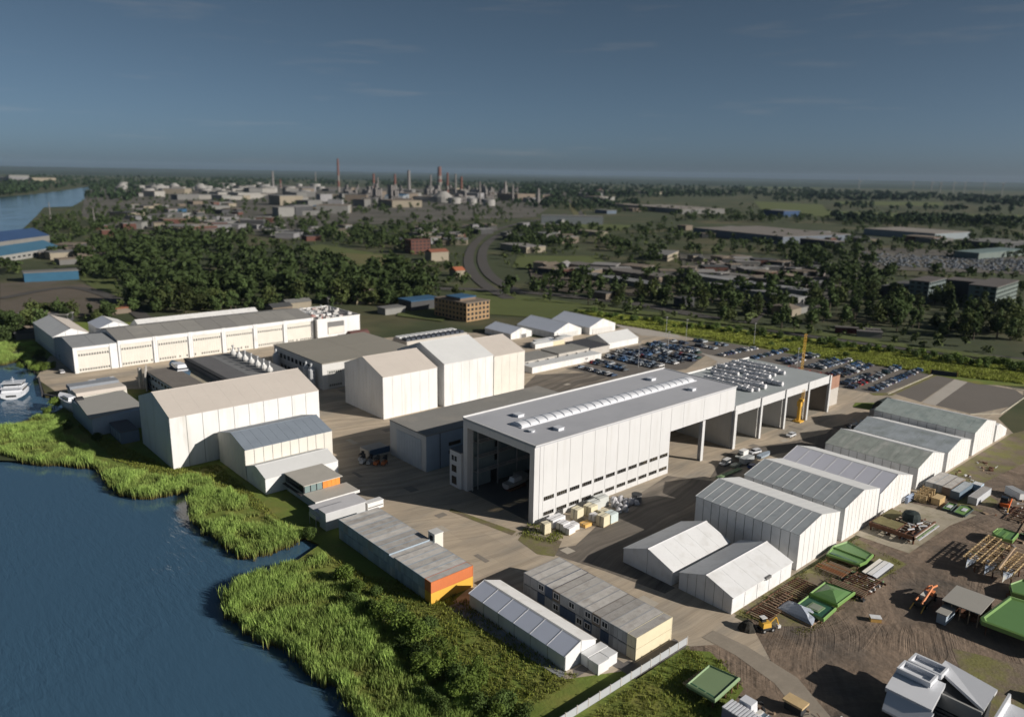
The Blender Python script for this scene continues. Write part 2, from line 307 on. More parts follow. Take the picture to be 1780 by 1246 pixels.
shore=[(-1500,640),(-300,640),(0,634),(28,628),(45,622),(56,640),(68,655),(79,690),(104,691),(118,705),(100,716),(60,728),(0,745),(-120,770),(-160,800),(-60,800),(0,786),(60,804),(115,806),(160,811),(180,812),(200,844),(215,857),(263,864),(314,854),(330,850),(341,857),(339,877),(342,897),(364,924),(380,930),(392,943),(417,958),(427,968),(478,955),(516,939),(524,930),(530,936),(556,946),(558,957),(526,974),(496,986),(450,1003),(410,1026),(398,1040),(403,1069),(431,1087),(464,1115),(492,1115),(527,1140),(552,1175),(578,1184),(600,1183),(605,1206),(630,1240),(660,1300),(700,1420)]
S=[at(x,y,WZ*0.5) for x,y in shore]
far=40000
S=[(S[0][0]-3000,S[0][1]+2200)]+S+[(-150,-200),(-300,-400)]
land=[(-far,far)]+S+[(-300,-far),(far,-far),(far,far)]
grd=sheet('ground',land,0.0,GROUND)
# bank down to the water
bk=MB()
for a,b in zip(S[:-1],S[1:]): bk.add([(a[0],a[1],0),(b[0],b[1],0),(b[0],b[1],-2.5),(a[0],a[1],-2.5)],[(0,1,2,3)])
struct(bk.build('bank',mat('muddy_bank',(0.10,0.085,0.03),0.9,0.3)))
sheet('water',[(-6000,-2500),(600,-2500),(600,1400),(-6000,1400)],WZ,WATER)
# the wide river far off to the left
sheet('river',pxs([(-500,352),(0,343),(76,336),(121,330),(162,323),(158,330),(149,346),(126,359),(76,361),(63,376),(40,398),(25,408),(-40,408),(-500,420)],0),0.3,WATER)
# shipyard ground: grass belt, yard concrete, asphalt, dirt
sheet('grass',pxs([(0,610),(60,605),(100,640),(130,670),(104,690),(118,705),(95,718),(0,745),(0,786),(115,805),(180,812),(215,856),(263,862),(330,850),(345,895),(392,940),(427,966),(520,935),(530,935),(556,946),(496,988),(410,1028),(398,1042),(403,1067),(431,1085),(492,1113),(552,1173),(600,1181),(630,1238),(700,1330),(1300,1330),(1300,1130),(1040,1000),(800,800),(300,560),(0,560)]),0.03,GRASS)
yard=[(-74,256),(-72,226),(-50,214),(-40,206),(-20,135),(-20,104),(-30,90),(-30,64),(-34,46),(-38,36),(-36,28),(-33,-14),(-41,-17),(-41,-53),(-26,-61),(-14,-61.5),(-2,-80),(3,-79),(3,-62),(31,-61),(106,-61),(197,-61),(215,-50),(276,-46),(272,-18),(255,60),(246,110),(247,150),(243,174),(228,170),(176,174),(152,214),(140,226),(97,236),(95,262),(60,300),(-60,300)]
sheet('yard',yard,0.06,YARD)
sheet('asphalt_apron',[(-9,-12),(0,-16),(24,-8),(58,-1.5),(66,-14),(60,-29),(32,-29.5),(3,-29.5),(3,-46),(-1,-46),(-4,-30)],0.075,ASPH)
sheet('asphalt_lane',[(66,-12),(92,-10),(112,-16),(128,-26),(156,-30),(168,-22),(160,-14),(150,-12),(140,-14),(120,-10),(96,-2),(88,-3)],0.079,ASPH)
sheet('asphalt_court',[(90,72),(90,105),(112,119),(150,98),(166,80),(166,40),(100,40),(72,48),(72,72)],0.075,ASPH)
sheet('car_park',[(132,119),(150,119),(165,123),(178,131),(208,131),(232,133),(236,124),(256,98),(262,72),(262,52),(270,36),(274,-0.5),(268,-3.6),(212,-3.6),(208,16),(226,36),(226,60),(214,92),(180,80),(136,92)],0.083,LOT)
sheet('lot_corner',[(219,-5),(269.8,-4),(272.5,-14),(214,-20)],0.083,LOT)
sheet('lot_corner',[(214,-26),(270,-20),(271.7,-40),(262,-46.5),(238,-47.7),(213,-41)],0.083,LOT)
sheet('light_road',[(214,-20.5),(272.6,-14.2),(274.5,-21),(268,-20.6),(214,-26)],0.087,LIGHTC)
sheet('light_road',[(237.7,175.5),(233,161.8),(227.6,148),(235.5,136),(240,128),(250,138),(247,157),(242,171),(244,190)],0.087,LIGHTC)
sheet('back_road',[(215,68),(217,100),(214,92),(207,80),(178,66),(166,56),(168,40),(190,52)],0.087,LIGHTC)
sheet('grass_island',[(-9.6,-4),(-6,-2),(-2.6,-8.3),(-1,-12),(-8.5,-16.8),(-11,-13)],0.10,DRYG)
sheet('grass_island',[(-13,22),(-11.5,23),(-6.6,0),(-9,-1)],0.10,DRYG)
sheet('grass_island',[(183,-4),(190,-2),(197,-8),(184,-12)],0.10,GRASS)
sheet('grass_verge',[(210,1),(218,-4.4),(268,-3.4),(272,4),(274,-0.5),(276,2),(274,-6),(214,-7.5),(208,-2)],0.10,DRYG)
dirt=[(-41,-62),(-14,-62),(-8,-66),(-7,-78),(6,-63),(104,-62),(130,-60),(196,-60),(240,-70),(300,-90),(300,-260),(-80,-260),(-60,-120),(-48,-90),(-49,-62)]
sheet('dirt_yard',dirt,0.08,DIRT)
sheet('dry_grass',[(4,-61.2),(30,-61.2),(33,-62),(62,-62),(57.9,-77),(34,-75),(14,-76),(7,-70)],0.10,DRYG)
sheet('dry_grass',[(107,-60.5),(128,-59.8),(197,-60),(215,-66),(180,-75),(150,-72),(128,-70),(120,-79),(108,-78),(106,-72),(116,-69)],0.10,DRYG)
sheet('dry_grass',[(-52,-61.3),(-16,-61.8),(-12,-66),(-14,-71),(-17,-77),(-27,-79),(-50,-90)],0.10,GRASS)
sheet('dry_grass',[(13,-107),(28,-98),(34,-112),(30,-122),(18,-120),(9,-112)],0.10,DRYG)
sheet('concrete_slab',[(63.8,-60.6),(64.3,-74.9),(90.5,-75.5),(104.6,-78),(100,-70.5),(98,-61),(96,-60.6)],0.12,PLAZA)
sheet('light_track',[(-9,-62),(-5,-62),(-4.5,-70),(-6,-82),(-12,-92),(-15,-96),(-17,-90),(-11,-80),(-9,-70)],0.11,mat('worn_track',(0.27,0.235,0.19),0.9,0.2,0.3,1.5))
sheet('paved_strip',[(-39.5,-54),(-31,-54),(-30.6,-62),(-14,-61.8),(-14,-58.4),(-27,-58.4),(-27,-57),(-28.5,-57),(-28.5,-52),(-38,-52)],0.10,mat('dark_paving',(0.13,0.12,0.115),0.9,0.2,0.3,2,streak=(1.5,0.1,1)))
sheet('gravel_strip',[(-43.5,-18),(-40.2,-18),(-39.7,-52),(-41.5,-52)],0.10,mat('blue_gravel',(0.24,0.25,0.26),0.95,0.3,0.3,2))
# low kerb round the empty lot
kb=MB(); kp=[(215.3,-5.2),(269.8,-3.9)]; 
def strip(mb,pts,wd,z0,z1):
    for a,b in zip(pts[:-1],pts[1:]):
        c=((a[0]+b[0])/2,(a[1]+b[1])/2); mb.obox(c,math.atan2(b[1]-a[1],b[0]-a[0]),math.dist(a,b)+wd*0.5,wd,z0,z1)
strip(kb,kp,0.4,0.08,0.25); strip(kb,[(212,-40.5),(223,-48.6),(238,-48),(261,-47),(272,-44),(274,-38)],0.4,0.08,0.25)
tag(kb.build('kerb',mat('pale_kerb',(0.55,0.52,0.42),0.9,0.1)),kind='structure')
# roads beyond the fence
FROAD=mat('far_road',(0.072,0.067,0.062),0.9,0.15,0.02,0.2)
def ribbon(name,px,wd,z,m):
    P=pxs(px); Lf=[];Rt=[]
    Q=[]
    for i in range(len(P)-1):          # smooth
        p0=P[max(i-1,0)];p1=P[i];p2=P[i+1];p3=P[min(i+2,len(P)-1)]
        for t in (0,0.25,0.5,0.75):
            Q.append(tuple(0.5*((2*p1[k])+(-p0[k]+p2[k])*t+(2*p0[k]-5*p1[k]+4*p2[k]-p3[k])*t*t+(-p0[k]+3*p1[k]-3*p2[k]+p3[k])*t**3) for k in (0,1)))
    Q.append(P[-1])
    mb=MB(); vs_=[]
    for i,q in enumerate(Q):
        a=Q[max(i-1,0)];b=Q[min(i+1,len(Q)-1)]; d=Vector((b[0]-a[0],b[1]-a[1])).normalized(); n_=Vector((-d.y,d.x))*wd/2
        vs_+=[(q[0]+n_.x,q[1]+n_.y,z),(q[0]-n_.x,q[1]-n_.y,z)]
    mb.add(vs_,[(2*i,2*i+1,2*i+3,2*i+2) for i in range(len(Q)-1)])
    return struct(mb.build(name,m))
ribbon('highway',[(985,372),(930,384),(890,392),(850,405),(825,424),(815,448),(820,472),(845,498),(885,520)],11,0.5,FROAD)
ribbon('highway',[(1000,375),(945,388),(905,396),(868,409),(845,426),(838,448),(846,472),(872,494),(915,512)],11,0.55,FROAD)
ribbon('main_road',[(560,500),(700,502),(800,503),(905,508),(1100,528),(1300,566),(1500,596),(1780,628),(1900,640)],14,0.4,FROAD)
ribbon('side_road',[(985,345),(1010,370),(1000,375)],12,0.45,FROAD)
ribbon('far_street',[(1300,566),(1330,540),(1400,520),(1500,505)],8,0.45,FROAD)
ribbon('quay_street',[(0,520),(120,500),(200,520),(260,560)],9,0.45,FROAD)
# fields and yards beyond
FG=mat('field_green',(0.085,0.105,0.030),0.95,0.2,0.02,0.2); FY=mat('field_yellow',(0.12,0.115,0.045),0.95,0.2,0.02,0.2)
FB=mat('bare_brown_lot',(0.110,0.092,0.072),0.95,0.2,0.02,0.2,col2=(0.07,0.07,0.035),c2scale=0.02); FT=mat('town_ground',(0.105,0.098,0.085),0.95,0.25,0.008,0.08,col2=(0.05,0.055,0.03),c2scale=0.01)
k=0
for m,poly in ((FB,[(0,492),(130,488),(215,520),(205,548),(0,556)]),(FG,[(130,478),(200,482),(215,518),(160,500)]),
    (FG,[(520,430),(560,425),(700,448),(690,466),(600,462),(545,452)]),(FY,[(560,438),(690,445),(690,460),(600,458)]),(FY,[(610,372),(700,374),(720,386),(620,388)]),
    (FG,[(900,445),(1040,445),(1060,462),(960,470),(890,465)]),(FG,[(800,500),(1100,540),(1050,560),(820,545)]),(FG,[(1010,388),(1100,392),(1080,402),(1010,398)]),
    (FY,[(980,348),(1000,350),(1020,375),(1000,378)]),(FG,[(1310,350),(1430,356),(1440,372),(1620,378),(1600,386),(1330,372)]),(FG,[(1420,366),(1600,372),(1640,382),(1430,378)]),
    (FG,[(1640,372),(1780,374),(1780,382),(1660,380)]),(FT,[(150,330),(470,322),(990,335),(930,378),(600,392),(520,420),(380,400),(200,400),(140,380)]),
    (FG,[(1290,322),(1420,324),(1430,328),(1300,328)]),(FG,[(1450,350),(1640,352),(1640,358),(1460,357)]),(FG,[(700,525),(790,535),(770,560),(690,550)]),(FT,[(1180,440),(1420,455),(1500,480),(1420,540),(1200,520)]),(FT,[(1480,430),(1780,440),(1780,478),(1500,468)]),(FB,[(920,470),(1160,480),(1180,520),(930,505)]),
    (FG,[(1000,534),(1400,582),(1780,634),(1780,628),(1400,575),(1100,540)])):
    sheet('field',pxs(poly),0.15+0.03*k,m); k+=1
# sunny verge inside the fence line
sheet('verge',pxs([(985,548),(1000,537),(1100,548),(1397,587),(1780,637),(1900,655),(1900,690),(1780,672),(1700,668),(1640,655),(1560,640),(1400,620),(1290,600),(1165,580),(1070,562)]),0.13,GRASS)

rp=random.Random(3); PT=mat('repair_patch',(0.23,0.205,0.175),0.9,0.15,0.3,1.5); PL=mat('pale_patch',(0.42,0.38,0.32),0.9,0.12,0.3,1.5)
for i,(x,y) in enumerate(((-22,12),(-14,40),(-20,60),(-6,88),(10,92),(-10,118),(4,140),(-24,-8),(-12,-30),(-8,-48),(72,-18),(104,-6),(118,-9),(136,-6),(150,-6),(186,-30),(-30,242),(0,238),(110,96),(140,86),(-18,20),(-5,-18),(24,148))):
    a=rp.uniform(1.2,4);b=rp.uniform(1.5,6); sheet('repair_patch',[(x,y),(x+a,y+rp.uniform(-.2,.2)),(x+a,y+b),(x,y+b)],0.092+0.0004*i,PT if i%3 else PL)
# ---------------------------------------------------------------- sheds and halls with a gable
def panels(root,name,m,mapf,u0,u1,n,v,z0,z1,side,gap=0.17,th=0.07,mb_=None):
    """n equal panels along a wall; one mesh shared"""
    wd=(u1-u0)/n; mb=MB(); mb.add([(gap/2,0,z0),(wd-gap/2,0,z0),(wd-gap/2,th*side,z0),(gap/2,th*side,z0),(gap/2,0,z1),(wd-gap/2,0,z1),(wd-gap/2,th*side,z1),(gap/2,th*side,z1)],
        [(0,1,2,3),(4,5,6,7),(0,1,5,4),(1,2,6,5),(2,3,7,6),(3,0,4,7)])
    if mapf=='y': mb.v=[(b,a,c) for a,b,c in mb.v]
    me=mb.mesh(name,m)
    for i in range(n):
        a=u0+i*wd; link(name,me,root,(a,v,0) if mapf=='x' else (v,a,0))
def gable(label,cat,x0,x1,y0,y1,axis,eave,ridge,mw,mr,mr2=None,bay=5,gbay=2.5,name='storage_tent',group=None,door=None,ends=(1,1),core=SEAM,side=None,over=0.25,ridge_at=0.5,mg=None,rgap=0.05,strip=None):
    t=thing(name,label,cat,(x0,y0,0),group=group); Lx,Wy=(x1-x0,y1-y0); L_,W_=(Lx,Wy) if axis=='x' else (Wy,Lx)
    f=(lambda u,v,z:(u,v,z)) if axis=='x' else (lambda u,v,z:(v,u,z))
    rv=W_*ridge_at; mg=mg or mw
    # core, 8 cm inside the sheets
    e=0.08; mb=MB(); pr_=[(e,0),(W_-e,0),(W_-e,eave-e),(rv,ridge-e*1.5),(e,eave-e)]
    mb.loft([[f(e,a,b) for a,b in pr_],[f(L_-e,a,b) for a,b in pr_]]); mb.build('frame',core,t)
    nb=max(1,round(L_/bay))
    ms=side or mw
    panels(t,'wall_panel',ms,axis,0,L_,nb,e,0,eave,-1); panels(t,'wall_panel',ms,axis,0,L_,nb,W_-e,0,eave,1)
    # gable ends in strips
    top=lambda v: eave+(ridge-eave)*(v/rv if v<=rv else (W_-v)/(W_-rv))
    ng=max(2,round(W_/gbay)); wd=W_/ng
    for k,u in enumerate((0,L_)):
        if not ends[k]: continue
        sgn=-1 if k==0 else 1
        for i in range(ng):
            a=i*wd+0.07; b=(i+1)*wd-0.07; pts=[(a,0),(b,0),(b,top(b)-0.02)]
            if a<rv<b: pts.append((rv,top(rv)-0.02))
            pts.append((a,top(a)-0.02)); u0_=u+(e if k==0 else -e); u1_=u0_+0.07*sgn
            MB().loft([[f(u0_,p,q) for p,q in pts],[f(u1_,p,q) for p,q in pts]]).build('gable_panel',mg,t)
    # roof panels per bay
    wdb=L_/nb
    for s_,(va,vb,za,zb,m) in enumerate(((-over,rv,eave-over*(ridge-eave)/rv,ridge,mr),(rv,W_+over,ridge,eave-over*(ridge-eave)/(W_-rv),mr2 or mr))):
        g=rgap
        mb=MB(); mb.loft([[f(g/2,va,za),f(g/2,vb,zb),f(g/2,vb,zb+0.12),f(g/2,va,za+0.12)],[f(wdb-g/2,va,za),f(wdb-g/2,vb,zb),f(wdb-g/2,vb,zb+0.12),f(wdb-g/2,va,za+0.12)]])
        me=mb.mesh('roof_panel',m)
        for i in range(nb): link('roof_panel',me,t,f(i*wdb,0,0))
    if strip:
        mb=MB(); mb.loft([[f(-0.055,-over,eave-over*(ridge-eave)/rv+0.13),f(-0.055,rv,ridge+0.13),f(-0.055,rv,ridge+0.19),f(-0.055,-over,eave-over*(ridge-eave)/rv+0.19)],[f(0.055,-over,eave-over*(ridge-eave)/rv+0.13),f(0.055,rv,ridge+0.13),f(0.055,rv,ridge+0.19),f(0.055,-over,eave-over*(ridge-eave)/rv+0.19)]])
        me=mb.mesh('seam_strip',strip)
        for i in range(nb+1): link('seam_strip',me,t,f(i*wdb,0,0))
    mb=MB(); mb.loft([[f(-0.1,rv-0.35,ridge+0.02),f(-0.1,rv,ridge+0.2),f(-0.1,rv+0.35,ridge+0.02)],[f(L_+0.1,rv-0.35,ridge+0.02),f(L_+0.1,rv,ridge+0.2),f(L_+0.1,rv+0.35,ridge+0.02)]]); mb.build('ridge_cap',mr2 or mr,t)
    if door:   # (end index, v0, v1, height, material, strips)
        k,v0,v1,hh,m,nst=door; u=(-0.12 if k==0 else L_+0.12); s=-1 if k==0 else 1; dw=(v1-v0)/nst
        MB().loft([[f(u+0.10*s,v0-0.5,0),f(u+0.10*s,v1+0.5,0),f(u+0.10*s,v1+0.5,hh+0.5),f(u+0.10*s,v0-0.5,hh+0.5)],[f(u,v0-0.5,0),f(u,v1+0.5,0),f(u,v1+0.5,hh+0.5),f(u,v0-0.5,hh+0.5)]]).build('door_frame',mg,t)
        d=MB(); 
        for i in range(nst):
            a=v0+i*dw+0.05;b=v0+(i+1)*dw-0.05; MB().loft([[f(u+0.12*s,a,0),f(u+0.12*s,b,0),f(u+0.12*s,b,hh),f(u+0.12*s,a,hh)],[f(u+0.2*s,a,0),f(u+0.2*s,b,0),f(u+0.2*s,b,hh),f(u+0.2*s,a,hh)]]).build('door_leaf',m,t)
    return t
RIB=mat('shade_side_ribbed_roof',(0.36,0.39,0.41),0.55,0.10,0.2,1.2,streak=(1,0.2,1),col2=(0.30,0.33,0.35),c2scale=0.3)  # tent slopes turned from the sun get darker colours, shade painted in
tg='gabled storage tents in a row beside the dirt yard'
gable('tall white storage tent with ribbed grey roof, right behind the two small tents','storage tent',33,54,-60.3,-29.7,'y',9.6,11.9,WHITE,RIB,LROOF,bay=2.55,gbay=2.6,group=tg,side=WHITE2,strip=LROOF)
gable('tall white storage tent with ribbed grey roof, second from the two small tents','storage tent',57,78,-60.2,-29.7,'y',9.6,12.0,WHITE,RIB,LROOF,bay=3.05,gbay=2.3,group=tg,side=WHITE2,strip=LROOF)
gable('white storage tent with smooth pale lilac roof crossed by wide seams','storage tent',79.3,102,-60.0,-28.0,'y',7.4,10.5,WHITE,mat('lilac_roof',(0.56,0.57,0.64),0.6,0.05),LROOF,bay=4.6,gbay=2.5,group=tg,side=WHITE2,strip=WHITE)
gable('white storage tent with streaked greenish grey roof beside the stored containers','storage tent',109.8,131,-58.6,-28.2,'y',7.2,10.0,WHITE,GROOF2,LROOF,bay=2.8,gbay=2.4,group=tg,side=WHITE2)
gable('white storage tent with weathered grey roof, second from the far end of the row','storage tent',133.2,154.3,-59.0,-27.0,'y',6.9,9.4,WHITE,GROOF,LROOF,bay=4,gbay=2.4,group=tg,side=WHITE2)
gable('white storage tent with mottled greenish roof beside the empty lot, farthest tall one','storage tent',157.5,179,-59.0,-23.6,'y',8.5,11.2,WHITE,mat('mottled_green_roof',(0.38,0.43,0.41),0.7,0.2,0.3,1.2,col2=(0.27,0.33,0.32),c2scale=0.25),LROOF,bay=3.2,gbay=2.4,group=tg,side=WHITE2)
# slanted white lean-to at the end
t=thing('lean_to','white slant-sided lean-to at the far end of the tall tent row','lean-to',(181,-59,0))
MB().loft([[(0,0,0),(12.6,0,0),(12.9,0,2.6),(3.5,0,6.5),(0,0,6.5)],[(0,10,0),(12.6,10,0),(12.9,10,2.6),(3.5,10,6.5),(0,10,6.5)]]).build('shell',WHITE,t)
for i in range(5): MB().loft([[(0.2+i*1.9,-0.06,0.05),(1.9+i*1.9,-0.06,0.05),(1.9+i*1.9,-0.06,min(6.3,7.4-0.42*(1.9+i*1.9))),(0.2+i*1.9,-0.06,min(6.3,7.4-0.42*(0.2+i*1.9)))],[(0.2+i*1.9,-0.01,0.05),(1.9+i*1.9,-0.01,0.05),(1.9+i*1.9,-0.01,min(6.3,7.4-0.42*(1.9+i*1.9))),(0.2+i*1.9,-0.01,min(6.3,7.4-0.42*(0.2+i*1.9)))]]).build('wall_panel',WHITE,t)
gable('small white tent with pale roof standing on the asphalt beside its twin','storage tent',3,27.2,-44.8,-29.7,'x',3.7,6.6,WHITE2,WHITE2,WHITE2,bay=5,gbay=7.5,name='small_tent')
t=gable('small white tent with strip curtains at the corner by the excavator','storage tent',3.3,29.2,-61,-46.6,'x',4.1,6.6,WHITE2,WHITE2,WHITE2,bay=5.2,gbay=2.4,name='small_tent')
MB().box(13.3,15.6,-0.45,0.1,3.75,4.35).build('roof_vent',SEAM,t)
gable('long low white tent with ribbed lilac roof beside the two-storey container block','storage tent',-39.5,-30.7,-51.3,-21,'y',3.4,5.0,WHITE2,mat('lilac_ribbed',(0.50,0.54,0.64),0.6,0.05,streak=(0.3,6,1)),WHITE,bay=5,gbay=4.4,name='long_tent',strip=WHITE)
gable('huge white hangar with beige roof and shaded left gable next to the reeds','hangar',-63,-10.8,103.5,135.5,'x',17.5,22.4,WHITE,BEIGE,BEIGE,bay=5.2,gbay=2.6,name='hangar',rgap=0.015)
# newer white roof strip at the right end of the hangar
gable('white hangar wing with blue-grey ribbed roof leaning on the huge hangar','hangar',-48.6,-18.5,80,101.8,'x',10.1,12.9,CREAM,BROOF,BROOF,bay=3,gbay=2.7,name='hangar_wing')
gable('low white extension with pale roof in front of the blue-grey roofed wing','hangar',-48.5,-24.2,66,79.7,'x',5.0,7.1,WHITE2,LROOF,LROOF,bay=24,gbay=4.8,name='low_extension',core=WHITE2)
gable('tall white hangar with beige roof and ribbed door facing the yard','hangar',17.5,43.6,105.6,135.4,'x',17.2,22.5,WHITE,BEIGE,BEIGE,bay=4.35,gbay=2.5,name='hangar',core=WINF,rgap=0.015)
t=gable('tallest white hangar with white roof in the middle of the yard','hangar',45.6,72,103.6,138.5,'x',18.5,24.6,WHITE,LROOF,LROOF,bay=4.4,gbay=5,name='hangar',core=WINF,rgap=0.015)
gable('tall white hangar section with beige roof behind the tallest white hangar','hangar',72.2,90.2,103.4,134.2,'x',18.0,23.0,CREAM,BEIGE,BEIGE,bay=4.5,gbay=5,name='hangar',core=WINF,rgap=0.015)
# upper tents
gable('white gabled tent with pale blue roof and grey door, left of the two twins','storage tent',177,200.2,172.5,205.5,'y',3.9,8.4,WHITE,mat('sky_roof',(0.52,0.56,0.64),0.6,0.05),LROOF,bay=4,gbay=6,name='far_tent',door=(0,3,20,3.0,GREYW,7))
gable('white gabled tent with pale blue roof nearest the tall green verge','storage tent',202.6,226.2,168,201.5,'y',4.6,8.8,WHITE,mat('sky_roof',(0.52,0.56,0.64)),LROOF,bay=4,gbay=6,name='far_tent',door=(0,3,21,3.4,GREYW,7))
gable('small white tent with a dark doorway behind the white hangars','storage tent',155.6,172.4,187,211,'y',3.3,6.2,WHITE,mat('sky_roof',(0.52,0.56,0.64)),LROOF,bay=4,gbay=4,name='far_tent',door=(0,8,12,2.3,SEAM,2))
gable('white gabled shed with pale grey roof at the edge of the car park','shed',182,208.4,134.7,152.2,'x',3.5,7.0,WHITE,LROOF,LROOF,bay=26,gbay=8,name='gabled_shed')
gable('white tent left of the door hall, seen over its grey roof','storage tent',-58.2,-41,296,345,'y',10.4,13.8,WHITE2,LROOF,BEIGE,bay=8,gbay=5,name='far_tent')
gable('long white tent roof running behind the hall of seven doors','storage tent',-14,56,306,324,'x',7.8,11.4,WHITE,WHITE,WHITE,bay=5,gbay=6,name='far_tent')
gable('low white barrel-like tent between the left tent and the door hall','storage tent',-36,-21,300,322,'y',11.5,14.3,WHITE2,mat('sky_roof',(0.5,0.5,0.5)),WHITE,bay=5,gbay=5,name='far_tent')
# ---------------------------------------------------------------- main assembly hall
t=thing('assembly_hall','huge pale grey assembly hall with an open front and a skylight strip along its roof','hall',(0,0,0))
MB().box(-0.3,97,-0.2,31.9,22.7,23.3).build('roof',MEMB,t)
pp=MB(); pp.box(-0.45,97.1,31.5,31.95,23.3,23.75); pp.box(96.7,97.1,-0.3,31.9,23.3,23.5); pp.box(-0.45,97.1,-0.45,-0.05,23.2,23.42); pp.box(-0.45,-0.05,-0.3,31.9,23.2,23.42); pp.build('parapet',CLAD,t)
MB().box(-0.4,1.6,0,1.9,0,22.7).build('portal_pillar',CLAD,t); MB().box(-0.4,1.6,29.6,31.6,0,22.7).build('portal_pillar',CLAD,t)
MB().box(-0.42,1.6,1.9,29.6,20.6,22.7).build('portal_lintel',CLAD,t)
ld=MB(); 
for y in (29.35,28.75): ld.box(1.0,1.15,y-0.06,y+0.06,0,20.5)
for i in range(14): ld.box(1.0,1.15,28.75,29.35,0.8+i*1.4,0.98+i*1.4)
ld.build('door_rail_ladder',WINF,t)
# wall bays with two window rows
E_=[0.0,3.0]+[3.0+5.19*k for k in range(1,12)]
x=3.0; bays=[(3.0+5.18*i,3.0+5.18*(i+1)) for i in range(11)]
MB().box(1.62,2.97,-0.1,0.25,0,22.68).build('wall_panel',CLAD,t)
def bay_mesh(w_):
    mb=MB(); g=0.05; z=[0,1.55,2.75,6.1,7.35,22.68]
    mb.box(g,w_-g,-0.1,0.25,0,z[1]); mb.box(g,w_-g,-0.1,0.25,z[2],z[3]); mb.box(g,w_-g,-0.1,0.25,z[4],z[5])
    for a,b in ((z[1],z[2]),(z[3],z[4])): mb.box(g,0.35,-0.1,0.25,a,b); mb.box(w_-0.75,w_-g,-0.1,0.25,a,b)
    return mb.mesh('wall_panel',CLAD)
W_=5.18; bm_=bay_mesh(W_)
def win_mesh(z0,z1,wd,n,m=SEAM):
    mb=MB(); 
    for i in range(n+1): x=i*wd/n; mb.box(x-0.06,x+0.06,0,0.12,z0,z1)
    mb.box(0,wd,0.01,0.11,z0,z0+0.08); mb.box(0,wd,0.01,0.11,z1-0.08,z1); return mb.mesh('window',m)
wf=[win_mesh(1.56,2.74,W_-1.12,5),win_mesh(6.11,7.34,W_-1.12,5)]
pn=[MB().box(0.07,W_-1.19,0.04,0.07,1.62,2.7).mesh('pane',PANE),MB().box(0.07,W_-1.19,0.04,0.07,6.18,7.28).mesh('pane',PANE)]
blind=MB().box(0.1,W_-1.2,0.10,0.14,0,1).mesh('blind',GLASSB)
for i in range(11):
    x=3.0+i*W_; link('wall_panel',bm_,t,(x,0,0))
    for k in (0,1):
        wo=link('window',wf[k],t,(x+0.36,0.02,0)); link('pane',pn[k],wo)
        for j in range(4):       # louvre slats half closing each window
            if R.random()<0.75: link('blind',MB().box(0.12+j*0.98,0.12+j*0.98+0.62,0.10,0.13,(1.66,6.2)[k],(2.68,7.26)[k]).mesh('blind',GLASSB),wo)
# upper band over the drive-through
for a,b in ((60,66.6),(66.6,78),(78,87.4),(87.4,96.9)): MB().box(a+0.05,b-0.05,-0.1,0.25,14.4,22.68).build('wall_panel',CLAD,t)
MB().box(60.02,60.4,0.25,0.9,0,14.4).build('end_post',CLAD,t)
ib=MB(); ib.box(60.5,96.5,1,31,21.9,22.6); 
for i in range(9): ib.box(3+i*11,3.8+i*11,0.3,31.3,20.9,22.68)
ib.build('roof_trusses',STEEL,t)
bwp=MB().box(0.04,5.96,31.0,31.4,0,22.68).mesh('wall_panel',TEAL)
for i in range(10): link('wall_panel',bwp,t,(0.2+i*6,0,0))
bwq=MB().box(0.04,5.96,31.0,31.4,0,22.68).mesh('wall_panel',GREYW)
for i in range(6): link('wall_panel',bwq,t,(60.3+i*6.05,0,0))
for z in (5.4,10.2,15.0):
    MB().box(3,59,28.6,30.75,z,z+0.25).build('gallery_floor',STEEL,t)
    rl=MB(); rl.box(3,59,28.6,28.68,z+1.1,z+1.2); rl.box(3,59,28.6,28.68,z+0.6,z+0.67)
    for k in range(15): rl.box(3+k*4,3.1+k*4,28.6,28.7,z+0.25,z+1.1)
    rl.build('gallery_rail',WINF,t)
for k in range(8): MB().box(3+k*8,3.3+k*8,28.7,29.0,0.1,20).build('inner_column',STEEL,t)
for k in range(5):
    MB().box(17+k*8.5,20.5+k*8.5,24.6,28.2,0.1,0.4+1.9*(k%2+1)).build('work_stand',(STEEL,TEAL)[k%2],t)
if 1:
    for i in range(0): pass
iv=MB(); iv.box(2,59,30.7,31,5.3,5.6); iv.box(2,30,30.7,31,15.2,15.5); iv.build('wall_rail',STEEL,t)
MB().box(5,24,30.8,30.98,15.6,19.4).build('crane_cabin_panel',mat('dull_panel',(0.3,0.31,0.31)),t)
for (x,z,h_,wd) in ((10,0,4.2,2.6),(11.5,7,3.0,1.5),(11.5,11.5,1.8,1.5),(33,0,4.6,3),(38,0,4.6,3),(44,0,4.6,4),(50,0,4.6,3),(33,8,2,2),(33,12.5,2,2),(33,16,2,2)): MB().box(x,x+wd,30.82,30.97,z,z+h_).build('dark_opening',DARK,t)
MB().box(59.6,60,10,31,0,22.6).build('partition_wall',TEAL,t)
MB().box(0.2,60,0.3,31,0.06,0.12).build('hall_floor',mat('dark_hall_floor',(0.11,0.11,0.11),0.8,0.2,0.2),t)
cw=MB().box(96.6,97.2,0.6,31.2,0,21).build('cross_wall',GREYW,t)
def column(x,y,h_,s=1.0):
    mb=MB(); mb.box(x-s/2,x+s/2,y-s/2,y-s/2+0.18,0,h_); mb.box(x-s/2,x+s/2,y+s/2-0.18,y+s/2,0,h_); mb.box(x-0.14,x+0.14,y-s/2+0.18,y+s/2-0.18,0,h_); return mb
column(78,0.1,14.4,1.4).build('column',CLAD,t); column(96.9,-0.35,14.4,1.5).build('column',CLAD,t)
